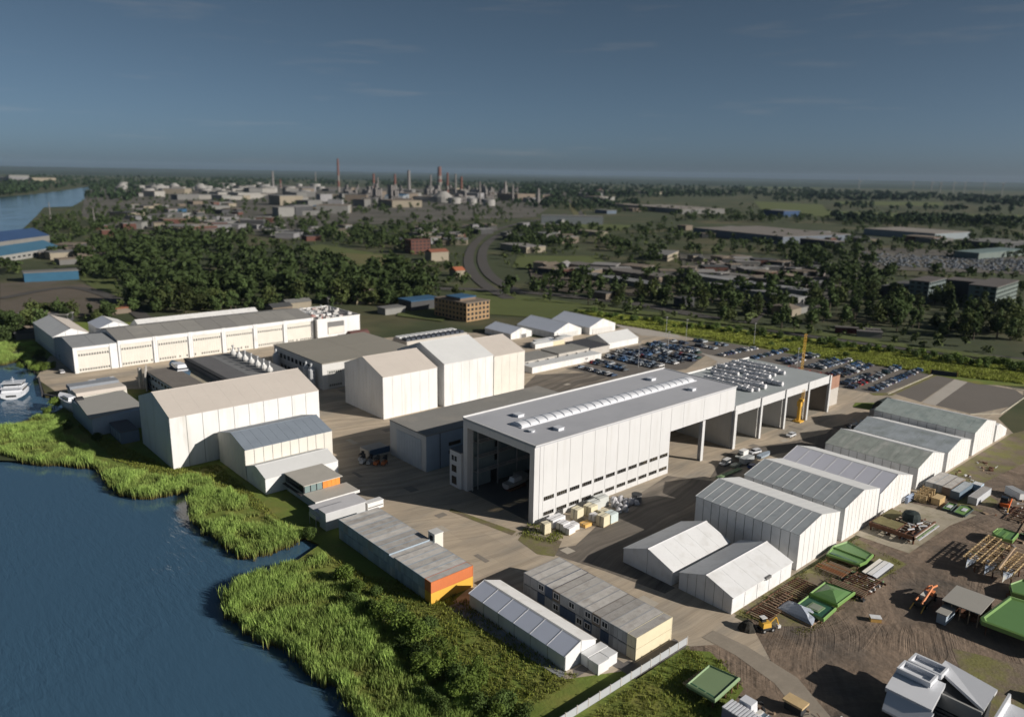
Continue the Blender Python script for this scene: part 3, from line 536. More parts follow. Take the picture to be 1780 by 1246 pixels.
# skylight of domes
for i in range(24):
    mb=MB(); x0=6.8+i*3.5; n=8; rg=[]
    for xx,s in ((x0,0.55),(x0+0.25,1.0),(x0+3.1,1.0),(x0+3.4,0.55)):
        rg.append([(xx,15.6+2.5*math.cos(PI*j/n),23.3+1.15*s*math.sin(PI*j/n)) for j in range(n+1)])
    mb.loft(rg).build('skylight_dome',GELC,t)
MB().box(6.4,91.5,12.9,18.3,23.3,23.55).build('skylight_kerb',GELC,t)
def rvent(x,y,s,hh=0.7,round_=False):
    mb=MB(); 
    if round_: mb.cyl((x,y,23.3),(x,y,23.3+hh),s*0.5,12); mb.cyl((x,y,23.3+hh),(x,y,23.5+hh),s*0.6,12)
    else: mb.box(x-s/2,x+s/2,y-s/2,y+s/2,23.3,23.3+hh); mb.box(x-s/2-0.15,x+s/2+0.15,y-s/2-0.15,y+s/2+0.15,23.3+hh,23.45+hh)
    mb.build('roof_vent',GELC,t)
rvent(13.6,22.3,2.4); rvent(79.4,24,2.4); rvent(6.9,9.2,1.7,0.4,True); rvent(14.3,5.7,2.2); rvent(79.8,6.6,2.0)
# small three-storey block on the left of the portal
t=thing('stair_block','small pale block with three dark openings beside the hall portal','annexe',(-1.1,31.9,0))
MB().box(0,5,0,5.6,0,11.8).build('wall',mat('stair_white',(0.55,0.56,0.57)),t); MB().box(-0.1,5,-0.02,5.7,11.8,12.1).build('roof',FELTD,t)  # even off-white wall colour of the block
for z,h_ in ((1.0,2.6),(5.0,2.2)): f=MB().box(-0.06,-0.01,2.0,4.6,z-0.1,z+h_+0.1).build('window',WINF,t); MB().box(-0.1,-0.065,2.1,4.5,z,z+h_).build('pane',GLASSB,f)
for y in (1.9,3.4):
    f=MB().box(-0.06,-0.01,y,y+1.2,8.6,10.4).build('window',WINF,t)
    MB().box(-0.1,-0.065,y+0.08,y+0.55,8.7,10.3).build('pane',GLASS,f); MB().box(-0.1,-0.065,y+0.65,y+1.12,8.7,10.3).build('pane',GLASS,f)
# ---------------------------------------------------------------- lower gantry hall with bays
t=thing('gantry_hall','long flat-roofed hall of open bays with wrapped bundles on its roof','hall',(97,0,0))
MB(o=(97,0,0)).box(97.15,167.2,-0.1,38,15.2,15.7,0).build('roof',mat('green_grey_roof',(0.34,0.37,0.38),0.7,0.08,0.05,0.6,col2=(0.28,0.32,0.31)),t)
for x0 in (97.2,114.6,132.1,149.6): MB(o=(97,0,0)).box(x0,x0+17.3,-0.35,-0.12,12.5,15.85).build('fascia_panel',CLAD,t)
MB(o=(97,0,0)).box(97.3,167.3,37.8,38.2,15.2,16.3).build('rear_parapet',WHITE,t)
for x in (114.5,132,149.5): 
    MB(o=(97,0,0)).box(x,x+0.4,1.0,18,0,15.1).build('cross_wall',GREYW,t); MB(o=(97,0,0)).box(x,x+0.4,18.5,37.5,0,15.1).build('cross_wall',GREYW,t)
    MB(o=(97,0,0)).box(x-0.25,x+0.65,18,18.5,0,15.1).build('door_track',DARK,t)
MB(o=(97,0,0)).box(167,167.4,0.5,37.5,0,15.1).build('cross_wall',mat('shaded_brick_wall',(0.22,0.19,0.16),0.9,0.2,0.3,3),t)  # brick end wall, its shadow put into the dark brown
MB(o=(97,0,0)).box(97.6,167,37.2,37.6,0,15.1).build('rear_wall',GREYW,t)
for x in (114.5,132,149.5,167.2):
    mb=column(x-97,-0.25,15.9,1.1); mb.build('column',CLAD,t)
MB(o=(97,0,0)).box(97.5,167,1,37,0.08,0.12).build('bay_floor',mat('bay_floor',(0.30,0.27,0.22)),t)
t=thing('unfinished_annexe','concrete annexe with a brown panelled upper storey and red scaffolding at the hall end','annexe',(167.6,2.6,0))
MB().box(0,14.5,0,0.4,0,7.6).build('front_wall',CONCW,t); MB().box(14.1,14.5,0.4,26,0,7.6).build('side_wall',CONCW,t); MB().box(0,0.4,0.4,26,0,7.6).build('side_wall',CONCW,t)
for i in range(4): MB().box(0.05+i*3.65,3.6+i*3.65,-0.08,0.35,7.65,13).build('brown_panel',BROWNP,t)
MB().box(0.3,14.3,0.4,26,7.6,7.9).build('deck',mat('red_deck',(0.24,0.06,0.04),0.9,0.3,0.8,3),t)
mb=MB()
for i in range(6):
    for j in range(5): mb.cyl((1+i*2.6,3+j*5,7.9),(1+i*2.6,3+j*5,12.6),0.14,5)
for j in range(5): mb.box(1,14,2.95+j*5,3.1+j*5,12.4,12.6)
for i in range(6): mb.box(0.95+i*2.6,1.1+i*2.6,3,23,12.6,12.75)
mb.build('scaffolding',mat('red_lead',(0.30,0.07,0.05),0.8,0.2),t)
# wrapped bundles on the gantry hall roof
def bundle(x,y0,y1,rad,label):
    t=thing('wrapped_bundle',label,'wrapped bundle',(x,y0,15.7),group='white wrapped bundles on the lower hall roof')
    n=max(1,round((y1-y0)/2.3)); L_=(y1-y0)/n
    for i in range(n):
        r=rad*R.uniform(0.85,1.12); rg=[]
        for yy,s in ((i*L_+0.05,0.72),(i*L_+0.25,1.0),(i*L_+L_*0.6,R.uniform(0.9,1.06)),((i+1)*L_-0.25,1.0),((i+1)*L_-0.05,0.7)):
            rg.append([(r*s*(1 if abs(math.cos(PI*j/5+0.3))>0.45 else 0.9)*math.cos(2*PI*j/9+0.2),yy,max(0.02,r*0.95+r*s*math.sin(2*PI*j/9+0.2))) for j in range(9)])
        MB().loft(rg).build('roll',FOIL,t)
rows=[(118.5,6,12.5),(121.5,5,30),(126.2,5,29),(130.5,9,33),(135.6,3.2,21),(135.6,23,36),(141.2,12,37),(147,13,37),(152.6,12,37.3),(158,19,37)]
for i,(x,a,b) in enumerate(rows): bundle(x,a,b,0.8 if i%2 else 0.95,'white wrapped rolls on the lower hall roof, '+['nearest and shortest','next to the shortest one','third from the taller hall','fourth from the taller hall','thickest, reaching the roof front','short, in the roof middle','towards the rear parapet','seventh from the taller hall','eighth from the taller hall','farthest from the taller hall'][i])
# ---------------------------------------------------------------- low grey building behind the hall
t=thing('workshop','low grey workshop with felt roof and tall ribbed door, shaded by the assembly hall','workshop',(-1,50.2,0))
MB(o=(-1,50.2,0)).box(-0.9,68,50.3,71.6,0,12.2).build('wall',CLADB,t); MB(o=(-1,50.2,0)).box(-1.1,68.2,50.1,71.8,12.2,12.6).build('roof',FELT,t)
MB(o=(-1,50.2,0)).box(-1.08,-0.92,50.3,71.6,0,12.15).build('front_wall',GREYW,t)
for i in range(9): MB(o=(-1,50.2,0)).box(-1.22,-1.1,53+i*1.6,53+i*1.6+1.52,0.1,10.4).build('door_leaf',mat('door_grey',(0.42,0.46,0.50)),t)
for x in (8,15.5):
    for z in (4.2,7.0):
        f=MB(o=(-1,50.2,0)).box(x,x+5,50.2,50.28,z,z+1.3).build('window',SEAM,t); MB(o=(-1,50.2,0)).box(x+0.1,x+4.9,50.14,50.19,z+0.1,z+1.2).build('pane',GLASSB,f)
MB(o=(-1,50.2,0)).cyl((4.5,50.2,0),(4.5,50.2,12.3),0.12,6).build('drain_pipe',DARK,t)
# loading dock stub
t=thing('loading_ramp','pale walled loading ramp with a blue side beside the grey workshop','ramp',(-9,72.5,0))
MB().box(0,8,0,6,0,2.6).build('wall',CONCW,t); MB().box(0.2,8,-0.5,-0.05,1.0,3.0).build('blue_barrier',BLUEP,t)
# ---------------------------------------------------------------- brown felt roofed hall in the middle
t=thing('grey_workshop','wide workshop with a taupe felt roof and two rows of windows in the shaded side','workshop',(19,157.8,0))
X0,Y0=19,157.8
TAUPE=mat('taupe_felt',(0.27,0.255,0.22),0.9,0.07,0.04,0.5)
MB().box(0,50,0,49,0,11.7).build('wall',GREYW,t)
for a,b,c,d in ((0,24.8,0,24.4),(24.9,50.2,0,24.4),(0,24.8,24.5,49.2),(24.9,50.2,24.5,49.2)): MB().box(a-0.2 if a==0 else a,b,c-0.2 if c==0 else c,d,11.7,12.1).build('roof_panel',TAUPE,t)
MB().box(-0.1,50,-0.1,49,11.65,11.9).build('roof_base',FELTD,t)
for i in range(9):
    for z in (3.0,8.0):
        f=MB().box(-0.07,-0.01,12+i*4,12+i*4+2.6,z-1,z+1.2).build('window',SEAM,t); MB().box(-0.1,-0.075,12.15+i*4,12+i*4+2.45,z-0.85,z+1.05).build('pane',GLASS,f)
MB().box(2.6,9.5,-0.2,-0.02,0,8.6).build('door',mat('door_pale',(0.44,0.44,0.42)),t)
for z in (1.2,7.2):
    for i in range(6): MB().box(3.2+i*1.05,3.8+i*1.05,-0.26,-0.21,z,z+0.9).build('door_window',GLASS,t)
for k in (6,11,42): 
    mb=MB(); mb.cyl((-2.3,k,0),(-2.3,k,8.4),1.6,12); mb.cyl((-2.3,k,8.4),(-2.3,k,10.2),1.6,12,r2=0.5); mb.cyl((-2.3,k,10.2),(-2.3,k,11.4),0.5,8)
    tag(mb.build('dust_silo',mat('silo_grey',(0.46,0.48,0.50),0.5)),'grey cone-topped dust silo '+{6:'at the near corner',11:'second from the near corner',42:'at the far corner'}[k]+' of the taupe-roofed workshop','silo','dust silos beside the taupe-roofed workshop').location=(19,157.8,0)
# ---------------------------------------------------------------- hall of seven doors
t=thing('door_hall','long white hall with a row of tall cream doors under a grey felt roof','hall',(-38.9,254.6,0))
o=(-38.9,254.6,0)
pr_=[(254.7,0),(293,0),(293,12.6),(273.5,15.6),(254.7,13.0)]
MB(o=o).loft([[(-38.9,a,b) for a,b in pr_],[(64.3,a,b) for a,b in pr_]]).build('wall',WHITE2,t)
for i in range(6):
    x0=-38.9+i*17.2; x1=x0+17.2
    for (ya,yb,za,zb) in ((254.4,273.4,13.15,15.75),(273.6,293.4,15.75,12.7)):
        for k in range(2):
            xa=x0+k*8.6+0.06; xb=xa+8.48
            MB(o=o).loft([[(xa,ya,za),(xa,yb,zb),(xa,yb,zb+0.15),(xa,ya,za+0.15)],[(xb,ya,za),(xb,yb,zb),(xb,yb,zb+0.15),(xb,ya,za+0.15)]]).build('roof_panel',FELT if (i+k)%3 else mat('felt_two',(0.215,0.21,0.20),0.9,0.1),t)
    MB(o=o).box(x0+0.05,x0+1.0,253.9,254.6,0,13.3).build('pier',WHITE2,t); MB(o=o).box(x1-1.0,x1-0.05,253.9,254.6,0,13.3).build('pier',WHITE2,t)
    MB(o=o).box(x0+1.05,x1-1.05,254.1,254.6,11.2,13.1).build('lintel',WHITE2,t)
    d=MB(o=o).box(x0+1.3,x1-1.6,254.45,254.62,0,11.1).build('door',CREAM,t)
    for k in range(12): MB(o=o).box(x0+1.35+k*1.19,x0+1.35+k*1.19+1.13,254.35,254.45,0.05,11.0).build('door_leaf',CREAM,d)
    for z in (1.0,8.4):
        for k in range(12):
            if z>2 or R.random()<0.8: MB(o=o).box(x0+1.65+k*1.19,x0+1.65+k*1.19+0.55,254.30,254.34,z,z+0.95).build('pane',GLASS,d)
t=thing('side_wing','lower bay with grey roof and one cream door, left of the door hall','hall',(-58.3,254.6,0)); o=(-58.3,254.6,0)
pr_=[(254.7,0),(294,0),(294,10.5),(274,13.8),(254.7,12.3)]
MB(o=o).loft([[(-58.3,a,b) for a,b in pr_],[(-39.2,a,b) for a,b in pr_]]).build('wall',mat('wing_grey',(0.38,0.40,0.43),0.8,0.1,streak=V),t)
for (ya,yb,za,zb) in ((254.3,274,12.4,13.95),(274.1,294.3,13.95,10.6)):
    for k in range(2): xa=-58.4+k*9.7; xb=xa+9.6; MB(o=o).loft([[(xa,ya,za),(xa,yb,zb),(xa,yb,zb+0.15),(xa,ya,za+0.15)],[(xb,ya,za),(xb,yb,zb),(xb,yb,zb+0.15),(xb,ya,za+0.15)]]).build('roof_panel',mat('cool_felt',(0.25,0.26,0.27),0.9,0.1),t)
MB(o=o).box(-58.3,-56.6,253.9,254.6,0,12.3).build('pier',WHITE2,t); MB(o=o).box(-42.6,-39.3,253.9,254.6,0,12.3).build('pier',WHITE2,t); MB(o=o).box(-56.5,-42.7,254.1,254.6,10.8,12.2).build('lintel',WHITE2,t)
d=MB(o=o).box(-56.5,-42.8,254.45,254.62,0,10.7).build('door',CREAM,t)
for k in range(12):
    MB(o=o).box(-56.4+k*1.13,-56.4+k*1.13+1.07,254.35,254.45,0.05,10.6).build('door_leaf',CREAM,d)
    for z in (0.9,8.0): MB(o=o).box(-56.1+k*1.13,-56.1+k*1.13+0.55,254.30,254.34,z,z+0.95).build('pane',GLASS,d)
t=thing('end_block','white flat-roofed block crowded with roof machinery, right of the door hall','hall',(65,251,0)); o=(65,251,0)
MB(o=o).box(65,92.5,251,290,0,11.6).build('wall',WHITE,t); MB(o=o).box(65.3,92.2,251.3,289.7,11.6,11.8).build('roof',FELTD,t)
pp=MB(o=o); pp.box(64.9,92.6,250.9,251.3,11.6,12.5); pp.box(64.9,65.3,251.3,290,11.6,12.5); pp.box(92.2,92.6,251.3,290,11.6,12.5); pp.box(65.3,92.2,289.7,290.1,11.6,12.5); pp.build('parapet',WHITE,t)
MB(o=o).box(71.5,82,250.8,250.98,3,10.2).build('open_bay',SEAM,t); MB(o=o).box(71.7,81.8,250.7,250.79,3.1,7.2).build('inner_wall',CREAM,t)
for i in range(46):
    x=R.uniform(67,90);y=R.uniform(253,287);s=R.uniform(0.5,1.5); MB(o=o).box(x-s,x+s,y-s*0.7,y+s*0.7,11.8,11.8+R.uniform(0.6,2.0)).build('roof_unit',mat('roof_kit',(0.45,0.44,0.43),0.7,0.3,0.8,2,col2=(0.25,0.08,0.06),c2pos=(0.55,0.6),c2scale=0.3),t)
for i in range(14): x=R.uniform(67,90);y=R.uniform(253,287); MB(o=o).cyl((x,y,11.8),(x,y,14),0.4,7).build('flue',STEEL,t)
for i in range(3): MB(o=o).box(69+i*4,72+i*4,262,280,11.85,12.9).build('white_duct',WHITE,t)
# ---------------------------------------------------------------- silo hall, ruin, left sheds
t=thing('silo_hall','dark flat-roofed hall with a row of white silos along its far edge','hall',(-19,172,0)); o=(-19,172,0)
MB(o=o).box(-19,10,172,221,0,7.3).build('wall',mat('dark_wall',(0.16,0.16,0.165)),t); MB(o=o).box(-17,-7.5,172,221.3,7.3,7.6).build('roof_panel',FELTD,t); MB(o=o).box(-7.4,10.1,172,221.3,7.3,7.6).build('roof_panel',mat('mid_felt',(0.18,0.185,0.19),0.9,0.15),t)
MB(o=o).box(-19.2,-17.1,171.8,221.4,7.3,8.0).build('gutter',DARK,t)
for i,y in enumerate((214,207,200,193,186,179.5,173.5)):
    t=thing('white_silo','white onion-shaped silo on the dark roof, '+['first','second','third','fourth','fifth','sixth','last'][i]+' counted from the tall doors','silo',(1.6,y,7.6),group='white silos on the dark flat roof')
    mb=MB(); n=10; rg=[]
    for z,r in ((0,0.5),(0.4,1.2),(1.3,1.75),(2.3,1.6),(3.2,0.8),(4.0,0.42),(5.4,0.40),(5.5,0.75),(6.1,0.7),(6.2,0.1)): rg.append([(r*math.cos(2*PI*j/n),r*math.sin(2*PI*j/n),z) for j in range(n)])
    mb.loft(rg[:5]).build('drum',GREYW,t); MB().loft(rg[4:]).build('neck',STEEL,t); t.scale=(0.85,0.85,0.85)
t=thing('pump','pale arched pipe lying behind the silos','pipe',(14,224,7.3))
MB().obox((0,0),0.5,11,2.4,-7,-5.6,tl=9,tw=1.4).build('casing',GELC,t)
t=thing('office_ruin','grimy two-storey block with a flat brown roof and shaded windows beside the silo hall','building',(-40,172,0)); o=(-40,172,0)
MB(o=o).box(-39.5,-28,172,208,0,7.6).build('wall',CLADB,t); MB(o=o).box(-39.8,-27.8,172,208.3,7.6,8.0).build('roof',mat('brown_felt',(0.17,0.155,0.14),0.9,0.2,0.3,2),t)
for i in range(8):
    for z in (1.6,5.2): f=MB(o=o).box(-39.56,-39.5,174+i*4.1,176.8+i*4.1,z,z+1.6).build('window',WINF,t); MB(o=o).box(-39.6,-39.57,174.15+i*4.1,176.65+i*4.1,z+0.12,z+1.48).build('pane',GLASS,f)
MB(o=o).box(-27.9,-19.3,172,214,0,5.2).build('low_roof',mat('straw_roof',(0.33,0.30,0.23),0.9,0.2),t)
t=thing('free_wall','tall pale free-standing wall with a slanted top by the water basin','wall',(-42,203,0))
MB().loft([[(0,0,0),(2.4,6,0),(2.4,6,10.5),(0,0,7.5)],[(0.5,-0.2,0),(2.9,5.8,0),(2.9,5.8,10.5),(0.5,-0.2,7.5)]]).build('slab',CONCW,t); MB().box(-0.2,1.0,7,9,0,9).build('buttress',CONCW,t)
t=thing('flat_shed','wide grey flat-roofed shed above the reeds left of the huge hangar','shed',(-75,153,0))
MB().box(0.6,19,1,31,0,6.9).build('wall',CLADB,t)
MB().loft([[(-0.3,-0.3,6.9),(19.3,5,6.9),(19.3,31.5,6.9),(1.5,29,6.9)],[(-0.3,-0.3,7.3),(19.3,5,7.3),(19.3,31.5,7.3),(1.5,29,7.3)]]).build('roof',mat('grey_sheet_roof',(0.32,0.315,0.295),0.9,0.04),t)
MB().box(1,4,26,29,7.35,8.1).build('roof_hatch',DARK,t)
t=thing('lean_shed','lower dark lean-to with glazed frames between the flat shed and the huge hangar','shed',(-69,139,0))
MB().box(0,6,0,14,0,4.2).build('wall',mat('slate_blue',(0.16,0.20,0.26)),t); MB().box(-0.1,6,-0.1,14,4.2,4.5).build('roof',FELTD,t)
for i in range(4): MB().box(-0.08,-0.02,0.6+i*3.3,3.3+i*3.3,0.6,3.6).build('window',mat('dirty_pane',(0.3,0.34,0.38),0.3),t)
t=thing('slipway_shed','long open slipway shed with a pale rounded roof beside the quay','shed',(-69.5,199,0))
MB().loft([[(0,0,3.4),(0,1.5,4.6),(0,9,4.6),(0,10.5,3.4)],[(19,0,3.4),(19,1.5,4.6),(19,9,4.6),(19,10.5,3.4)]]).build('roof',BEIGE,t); MB().box(0.3,19,0.5,10,0,3.4).build('wall',CREAM,t)
MB().loft([[(0,10.6,3.4),(0,12,5),(0,18,5),(0,19,3.4)],[(19,10.6,3.4),(19,12,5),(19,18,5),(19,19,3.4)]]).build('roof',mat('slate_roof',(0.22,0.24,0.27)),t); MB().box(0.4,18.6,10.8,18.6,0,3.3).build('wall',CREAM,t)
def hull(t,L_,B,D,m,m2,deck=True,n=9,name='hull'):
    rg=[]
    for i in range(n):
        u=i/(n-1); bw=B/2*(1-max(0,(u-0.55)/0.45)**2.2*0.97)*(0.86+0.14*min(1,u*4)); sh=D*(1+0.22*u*u)
        rg.append([(u*L_,-bw,sh),(u*L_,-bw*0.93,sh*0.45),(u*L_,-bw*0.45,0.05*D),(u*L_,0,0),(u*L_,bw*0.45,0.05*D),(u*L_,bw*0.93,sh*0.45),(u*L_,bw,sh)])
    h_=MB().loft(rg).build(name,m,t)
    return h_
t=thing('boat','white boat with a tall rounded hull standing on end at the slipway shed','boat',(-72.5,188,0),rz=math.radians(98)); hull(t,15,5,4.6,GELC,GELC); MB().obox((5.5,0),0,7,3.4,4.7,6.0,tl=5.6,tw=2.6).build('cabin',GELC,t); MB().obox((5.5,0),0,6.6,3.3,5.0,5.5,tl=6.2,tw=3.0).build('windscreen',GLASS,t)
t=thing('boat_mould','white oval boat mould lying on the quay beside the slipway shed','boat mould',(-58,228.5,0)); MB().obox((5,0),0.05,11,4.2,0.1,2.0,tl=10.6,tw=3.8).build('shell',GELC,t); MB().obox((5.6,0),0.05,5.6,2.4,2.0,2.25).build('well',mat('pool_blue',(0.10,0.17,0.28),0.4),t)
# quay and moored yacht
t=thing('quay_wall','dark sheet-piled quay wall with a fender beam','quay',(-77,224,0)); strip_=MB()
for a,b in (((-0.4,0),(4,32)),((0,0),(6,-12))): strip_.obox(((a[0]+b[0])/2,(a[1]+b[1])/2),math.atan2(b[1]-a[1],b[0]-a[0]),math.dist(a,b),0.7,-2,0.5)
strip_.build('piling',mat('quay_dark',(0.08,0.08,0.085)),t)
def yacht(loc,rz,label,L_=16,B=6.5):
    t=thing('motor_yacht',label,'yacht',loc,rz=rz)
    hull(t,L_,B,2.3,GELC,GELC)
    MB().box(0.3,L_*0.62,-B/2+0.3,B/2-0.3,2.3,2.45).build('deck',GELC,t)
    MB().obox((L_*0.40,0),0,L_*0.52,B-1.5,2.45,4.3,tl=L_*0.46,tw=B-2.1).build('lower_cabin',GELC,t)
    MB().obox((L_*0.40,0),0,L_*0.50,B-1.45,3.0,3.7,tl=L_*0.48,tw=B-1.75).build('windows',GLASS,t)
    MB().obox((L_*0.36,0),0,L_*0.56,B-0.9,4.3,4.5).build('upper_deck',GELC,t)
    MB().obox((L_*0.42,0),0,L_*0.30,B-2.6,4.5,6.0,tl=L_*0.24,tw=B-3.2).build('wheelhouse',GELC,t)
    MB().obox((L_*0.42,0),0,L_*0.29,B-2.55,5.0,5.6,tl=L_*0.26,tw=B-2.9).build('windows',GLASS,t)
    MB().obox((L_*0.34,0),0,L_*0.42,B-1.4,6.3,6.45).build('sun_roof',GELC,t)
    m=MB(); m.cyl((L_*0.36,0,6.4),(L_*0.34,0,8.6),0.12,6); m.box(L_*0.33,L_*0.37,-0.7,0.7,7.6,7.75); 
    for sx in (0.18,0.5):
        for sy in (-1,1): m.cyl((L_*sx,sy*(B/2-0.9),4.5),(L_*sx,sy*(B/2-0.9),6.3),0.06,5)
    m.build('mast',GELC,t)
    m=MB(); 
    for sy in (-1,1): m.box(0.4,L_*0.9,sy*(B/2-0.25)-0.03,sy*(B/2-0.25)+0.03,3.1,3.16)
    m.build('rail',STEEL,t); MB().box(-0.08,-0.02,-1.9,1.9,1.1,1.9).build('name_board',DARK,t)
    return t
x,y=at(118/1.0*0+22,690,WZ); yt=yacht((-88.3,227.5,WZ),math.radians(67),'white two-deck motor yacht moored stern-first at the quay',15,9.5)
yacht((-104,231,WZ),math.radians(67),'white boat mostly outside the frame moored left of the two-deck yacht',14,8)
t=thing('pontoon','narrow dark pontoon beside the moored yacht','pontoon',(-97,226,WZ)); MB().obox((0,6),math.radians(67),18,2.2,0.1,0.7).build('deck',RAW,t)
for k in range(3): MB().cyl((-3+k*3,-1+k*6,-1),(-3+k*3,-1+k*6,2.6),0.25,6).build('pile',DARK,t)
# boat standing in the yard between the silo hall and the ruin
t=thing('motor_yacht','dark blue and white motor yacht standing ashore beside the silo hall','yacht',(-27.5,196,5.2),rz=math.radians(84)); hull(t,24,6,2.6,mat('navy_gelcoat',(0.05,0.09,0.14),0.3),GELC)
MB().obox((9,0),0,13,4.6,2.7,4.2,tl=11.5,tw=3.8).build('cabin',GELC,t); MB().obox((9,0),0,12.6,4.5,3.2,3.8,tl=12,tw=4.2).build('windows',GLASS,t); MB().obox((6,0),0,5,4,4.2,5.2,tl=4,tw=3.2).build('flybridge',GELC,t); MB().obox((13.8,0),0,4,3.6,3.3,3.5).build('hatch',GLASS,t)
# ---------------------------------------------------------------- low sheds towards the car park
t=thing('long_low_shed','long low white shed with a pale flat roof in front of the car park','shed',(112,121.6,0))
for i in range(4): MB().box(0.05+i*12.5,12.45+i*12.5,0,0.3,0,2.9).build('wall_panel',WHITE,t)
MB().box(0.3,50,0.35,6,0,2.85).build('core',WHITE,t); MB().box(-0.2,50.2,-0.2,8,2.95,3.2).build('roof',LROOF,t); MB().box(0,0.25,0.35,7,0,2.9).build('end_wall',WHITE2,t)
for i in range(7): MB().box(3+i*7,3.8+i*7,6.6,7.3,3.2,3.8).build('roof_vent',SEAM,t)
for i,(x0,x1,y0,y1,z,m,lb) in enumerate(((110,137,129.8,144,4.2,FELT,'flat grey-roofed shed next to the beige-roofed hangar'),(139,162,130.6,144,4.5,FELT,'flat grey-roofed shed with a hipped edge in the middle'),(162.5,178,130,149,4.3,mat('black_felt',(0.055,0.057,0.065),0.9,0.1),'flat shed with a nearly black roof beside the gabled white one'))):
    t=thing('flat_shed',lb,'shed',(x0,y0,0)); MB().box(0,x1-x0,0,y1-y0,0,z-0.3).build('wall',CONCW,t); MB().box(-0.2,x1-x0+0.2,-0.2,y1-y0+0.2,z-0.3,z).build('roof',m,t)
for i,(x0,y0,l,w_,m,lb) in enumerate(((150,160,14,2.6,WHITE,'white container left of the navy one behind the white hangars'),(152,163.5,13,2.6,LROOF,'pale container beside the small tent'),(157,166.5,20,3,NAVY,'navy container in front of the small tent with a dark doorway'),(164,160,9,3,CREAMC,'cream container behind the flat sheds'),(171,163,12,7,BEIGE,'beige low annexe before the first pale-blue-roofed tent'))):
    t=thing('container',lb,'container',(x0,y0,0)); MB().box(0,l,0,w_,0,2.6).build('body',m,t); MB().box(-0.05,l+0.05,-0.05,w_+0.05,2.6,2.75).build('lid',LROOF,t)
# roof with dark solar-like frames, upper middle
t=thing('machine_shed','low shed whose roof carries rows of dark and white machinery','shed',(95,205,0))
MB().box(0,42,0,14,0,3.6).build('wall',CONCW,t)
for i in range(12): MB().box(0.5+i*3.4,3+i*3.4,1,6,3.6,4.9).build('unit',mat('dark_unit',(0.05,0.06,0.08)),t); MB().box(0.5+i*3.4,3.2+i*3.4,8,13,3.6,4.6).build('unit',WHITE2,t)
t=thing('rusty_shed','small dark red arched shed in front of the machinery block','shed',(81,240,0))
MB().loft([[(0,2*math.cos(PI*j/6)*2+4,5*math.sin(PI*j/6)) for j in range(7)],[(12,2*math.cos(PI*j/6)*2+4,5*math.sin(PI*j/6)) for j in range(7)]]).build('shell',mat('dark_red_shed',(0.10,0.05,0.045)),t)
# ---------------------------------------------------------------- container blocks
def container_kit(L_,W_,H_,m,mr,doors=True,win=False):
    mb=MB(); g=0.03; mb.box(g,L_-g,g,W_-g,0.05,H_-0.08); body=mb.mesh('body',m)
    fr=MB(); 
    for x in (0,L_-0.16):
        for y in (0,W_-0.16): fr.box(x,x+0.16,y,y+0.16,0,H_)
    for y in (0,W_-0.12): fr.box(0.16,L_-0.16,y,y+0.12,H_-0.16,H_-0.01); fr.box(0.16,L_-0.16,y,y+0.12,0,0.14)
    for x in (0,L_-0.12): fr.box(x,x+0.12,0.16,W_-0.16,H_-0.16,H_-0.01)
    frm=fr.mesh('corner_frame',m)
    rf=MB(); n=6; w_=(W_-0.24)/n
    for i in range(n): rf.box(0.13,L_-0.13,0.12+i*w_+0.02,0.12+(i+1)*w_-0.05,H_-0.14,H_-0.02)
    rfm=rf.mesh('roof',mr)
    dm=MB().box(-0.04,g,0.18,W_/2-0.02,0.16,H_-0.2).mesh('door',m); 
    return dict(L=L_,W=W_,H=H_,body=body,frame=frm,roof=rfm,door=dm)
def put_container(k,loc,label,group,cat='container',name='shipping_container',mats=None,win=False,flip=False):
    t=thing(name,label,cat,loc,group=group,rz=PI if flip else 0)
    for nm,me in (('body',k['body']),('corner_frame',k['frame']),('roof',k['roof'])):
        link(nm,me,t)
    link('door',k['door'],t); link('door',k['door'],t,(0,k['W']/2-0.16,0))
    if win:
        f=MB().box(-0.07,-0.03,0.35,k['W']-0.35,0.75,2.2).build('window',WINF,t)
        for y in (0.5,1.27): MB().box(-0.1,-0.075,y,y+0.62,0.9,2.05).build('pane',GLASS,f)
    return t
CK=[container_kit(12.1,2.44,2.75,CONT,CONTR)]
CB=mat('container_blue',(0.30,0.36,0.42),0.65,0.16,0.4,2,streak=V,rand=0.15); CKb=container_kit(12.1,2.44,2.75,CB,CONTR)
CKo=container_kit(12.1,2.44,2.75,ORANGE,CONTR); CKy=container_kit(12.1,2.44,2.75,YELLOW,CONTR)
CKn=container_kit(11.7,2.39,2.6,NAVY,CONTR); CKg=container_kit(11.7,2.39,2.6,mat('container_mid',(0.28,0.29,0.30),0.65,0.16,0.4,2,streak=V,rand=0.25),CONTR)
CKc=container_kit(11.7,2.39,2.6,CREAMC,CONTR); CKbr=container_kit(11.7,2.39,2.6,mat('container_taupe',(0.17,0.14,0.115),0.7,0.15),CONTR)
g1='two-high row of containers along the reed bank'
ordn=lambda i: ['first','second','third','fourth','fifth','sixth','seventh','eighth','ninth','tenth','eleventh','twelfth','thirteenth','fourteenth','fifteenth','sixteenth','seventeenth','eighteenth'][i]
for i in range(17):
    y=27.0-2.46*(i+1)
    last=i==16
    for lev in (0,1):
        k=CKb
        if last: k=CKo if lev else CKy
        elif (i*7+lev*3)%5==0: k=CK[0]
        lb=('orange end container on top of the yellow one by the reeds' if lev else 'yellow end container under the orange one by the reeds') if last else f'{"upper" if lev else "lower"} grey-blue container, {ordn(i)} from the far end of the row along the reed bank'
        dz=-0.35 if (i==10 and lev) else 0
        put_container(k,(-45.6,y,lev*2.77+dz),lb,g1)
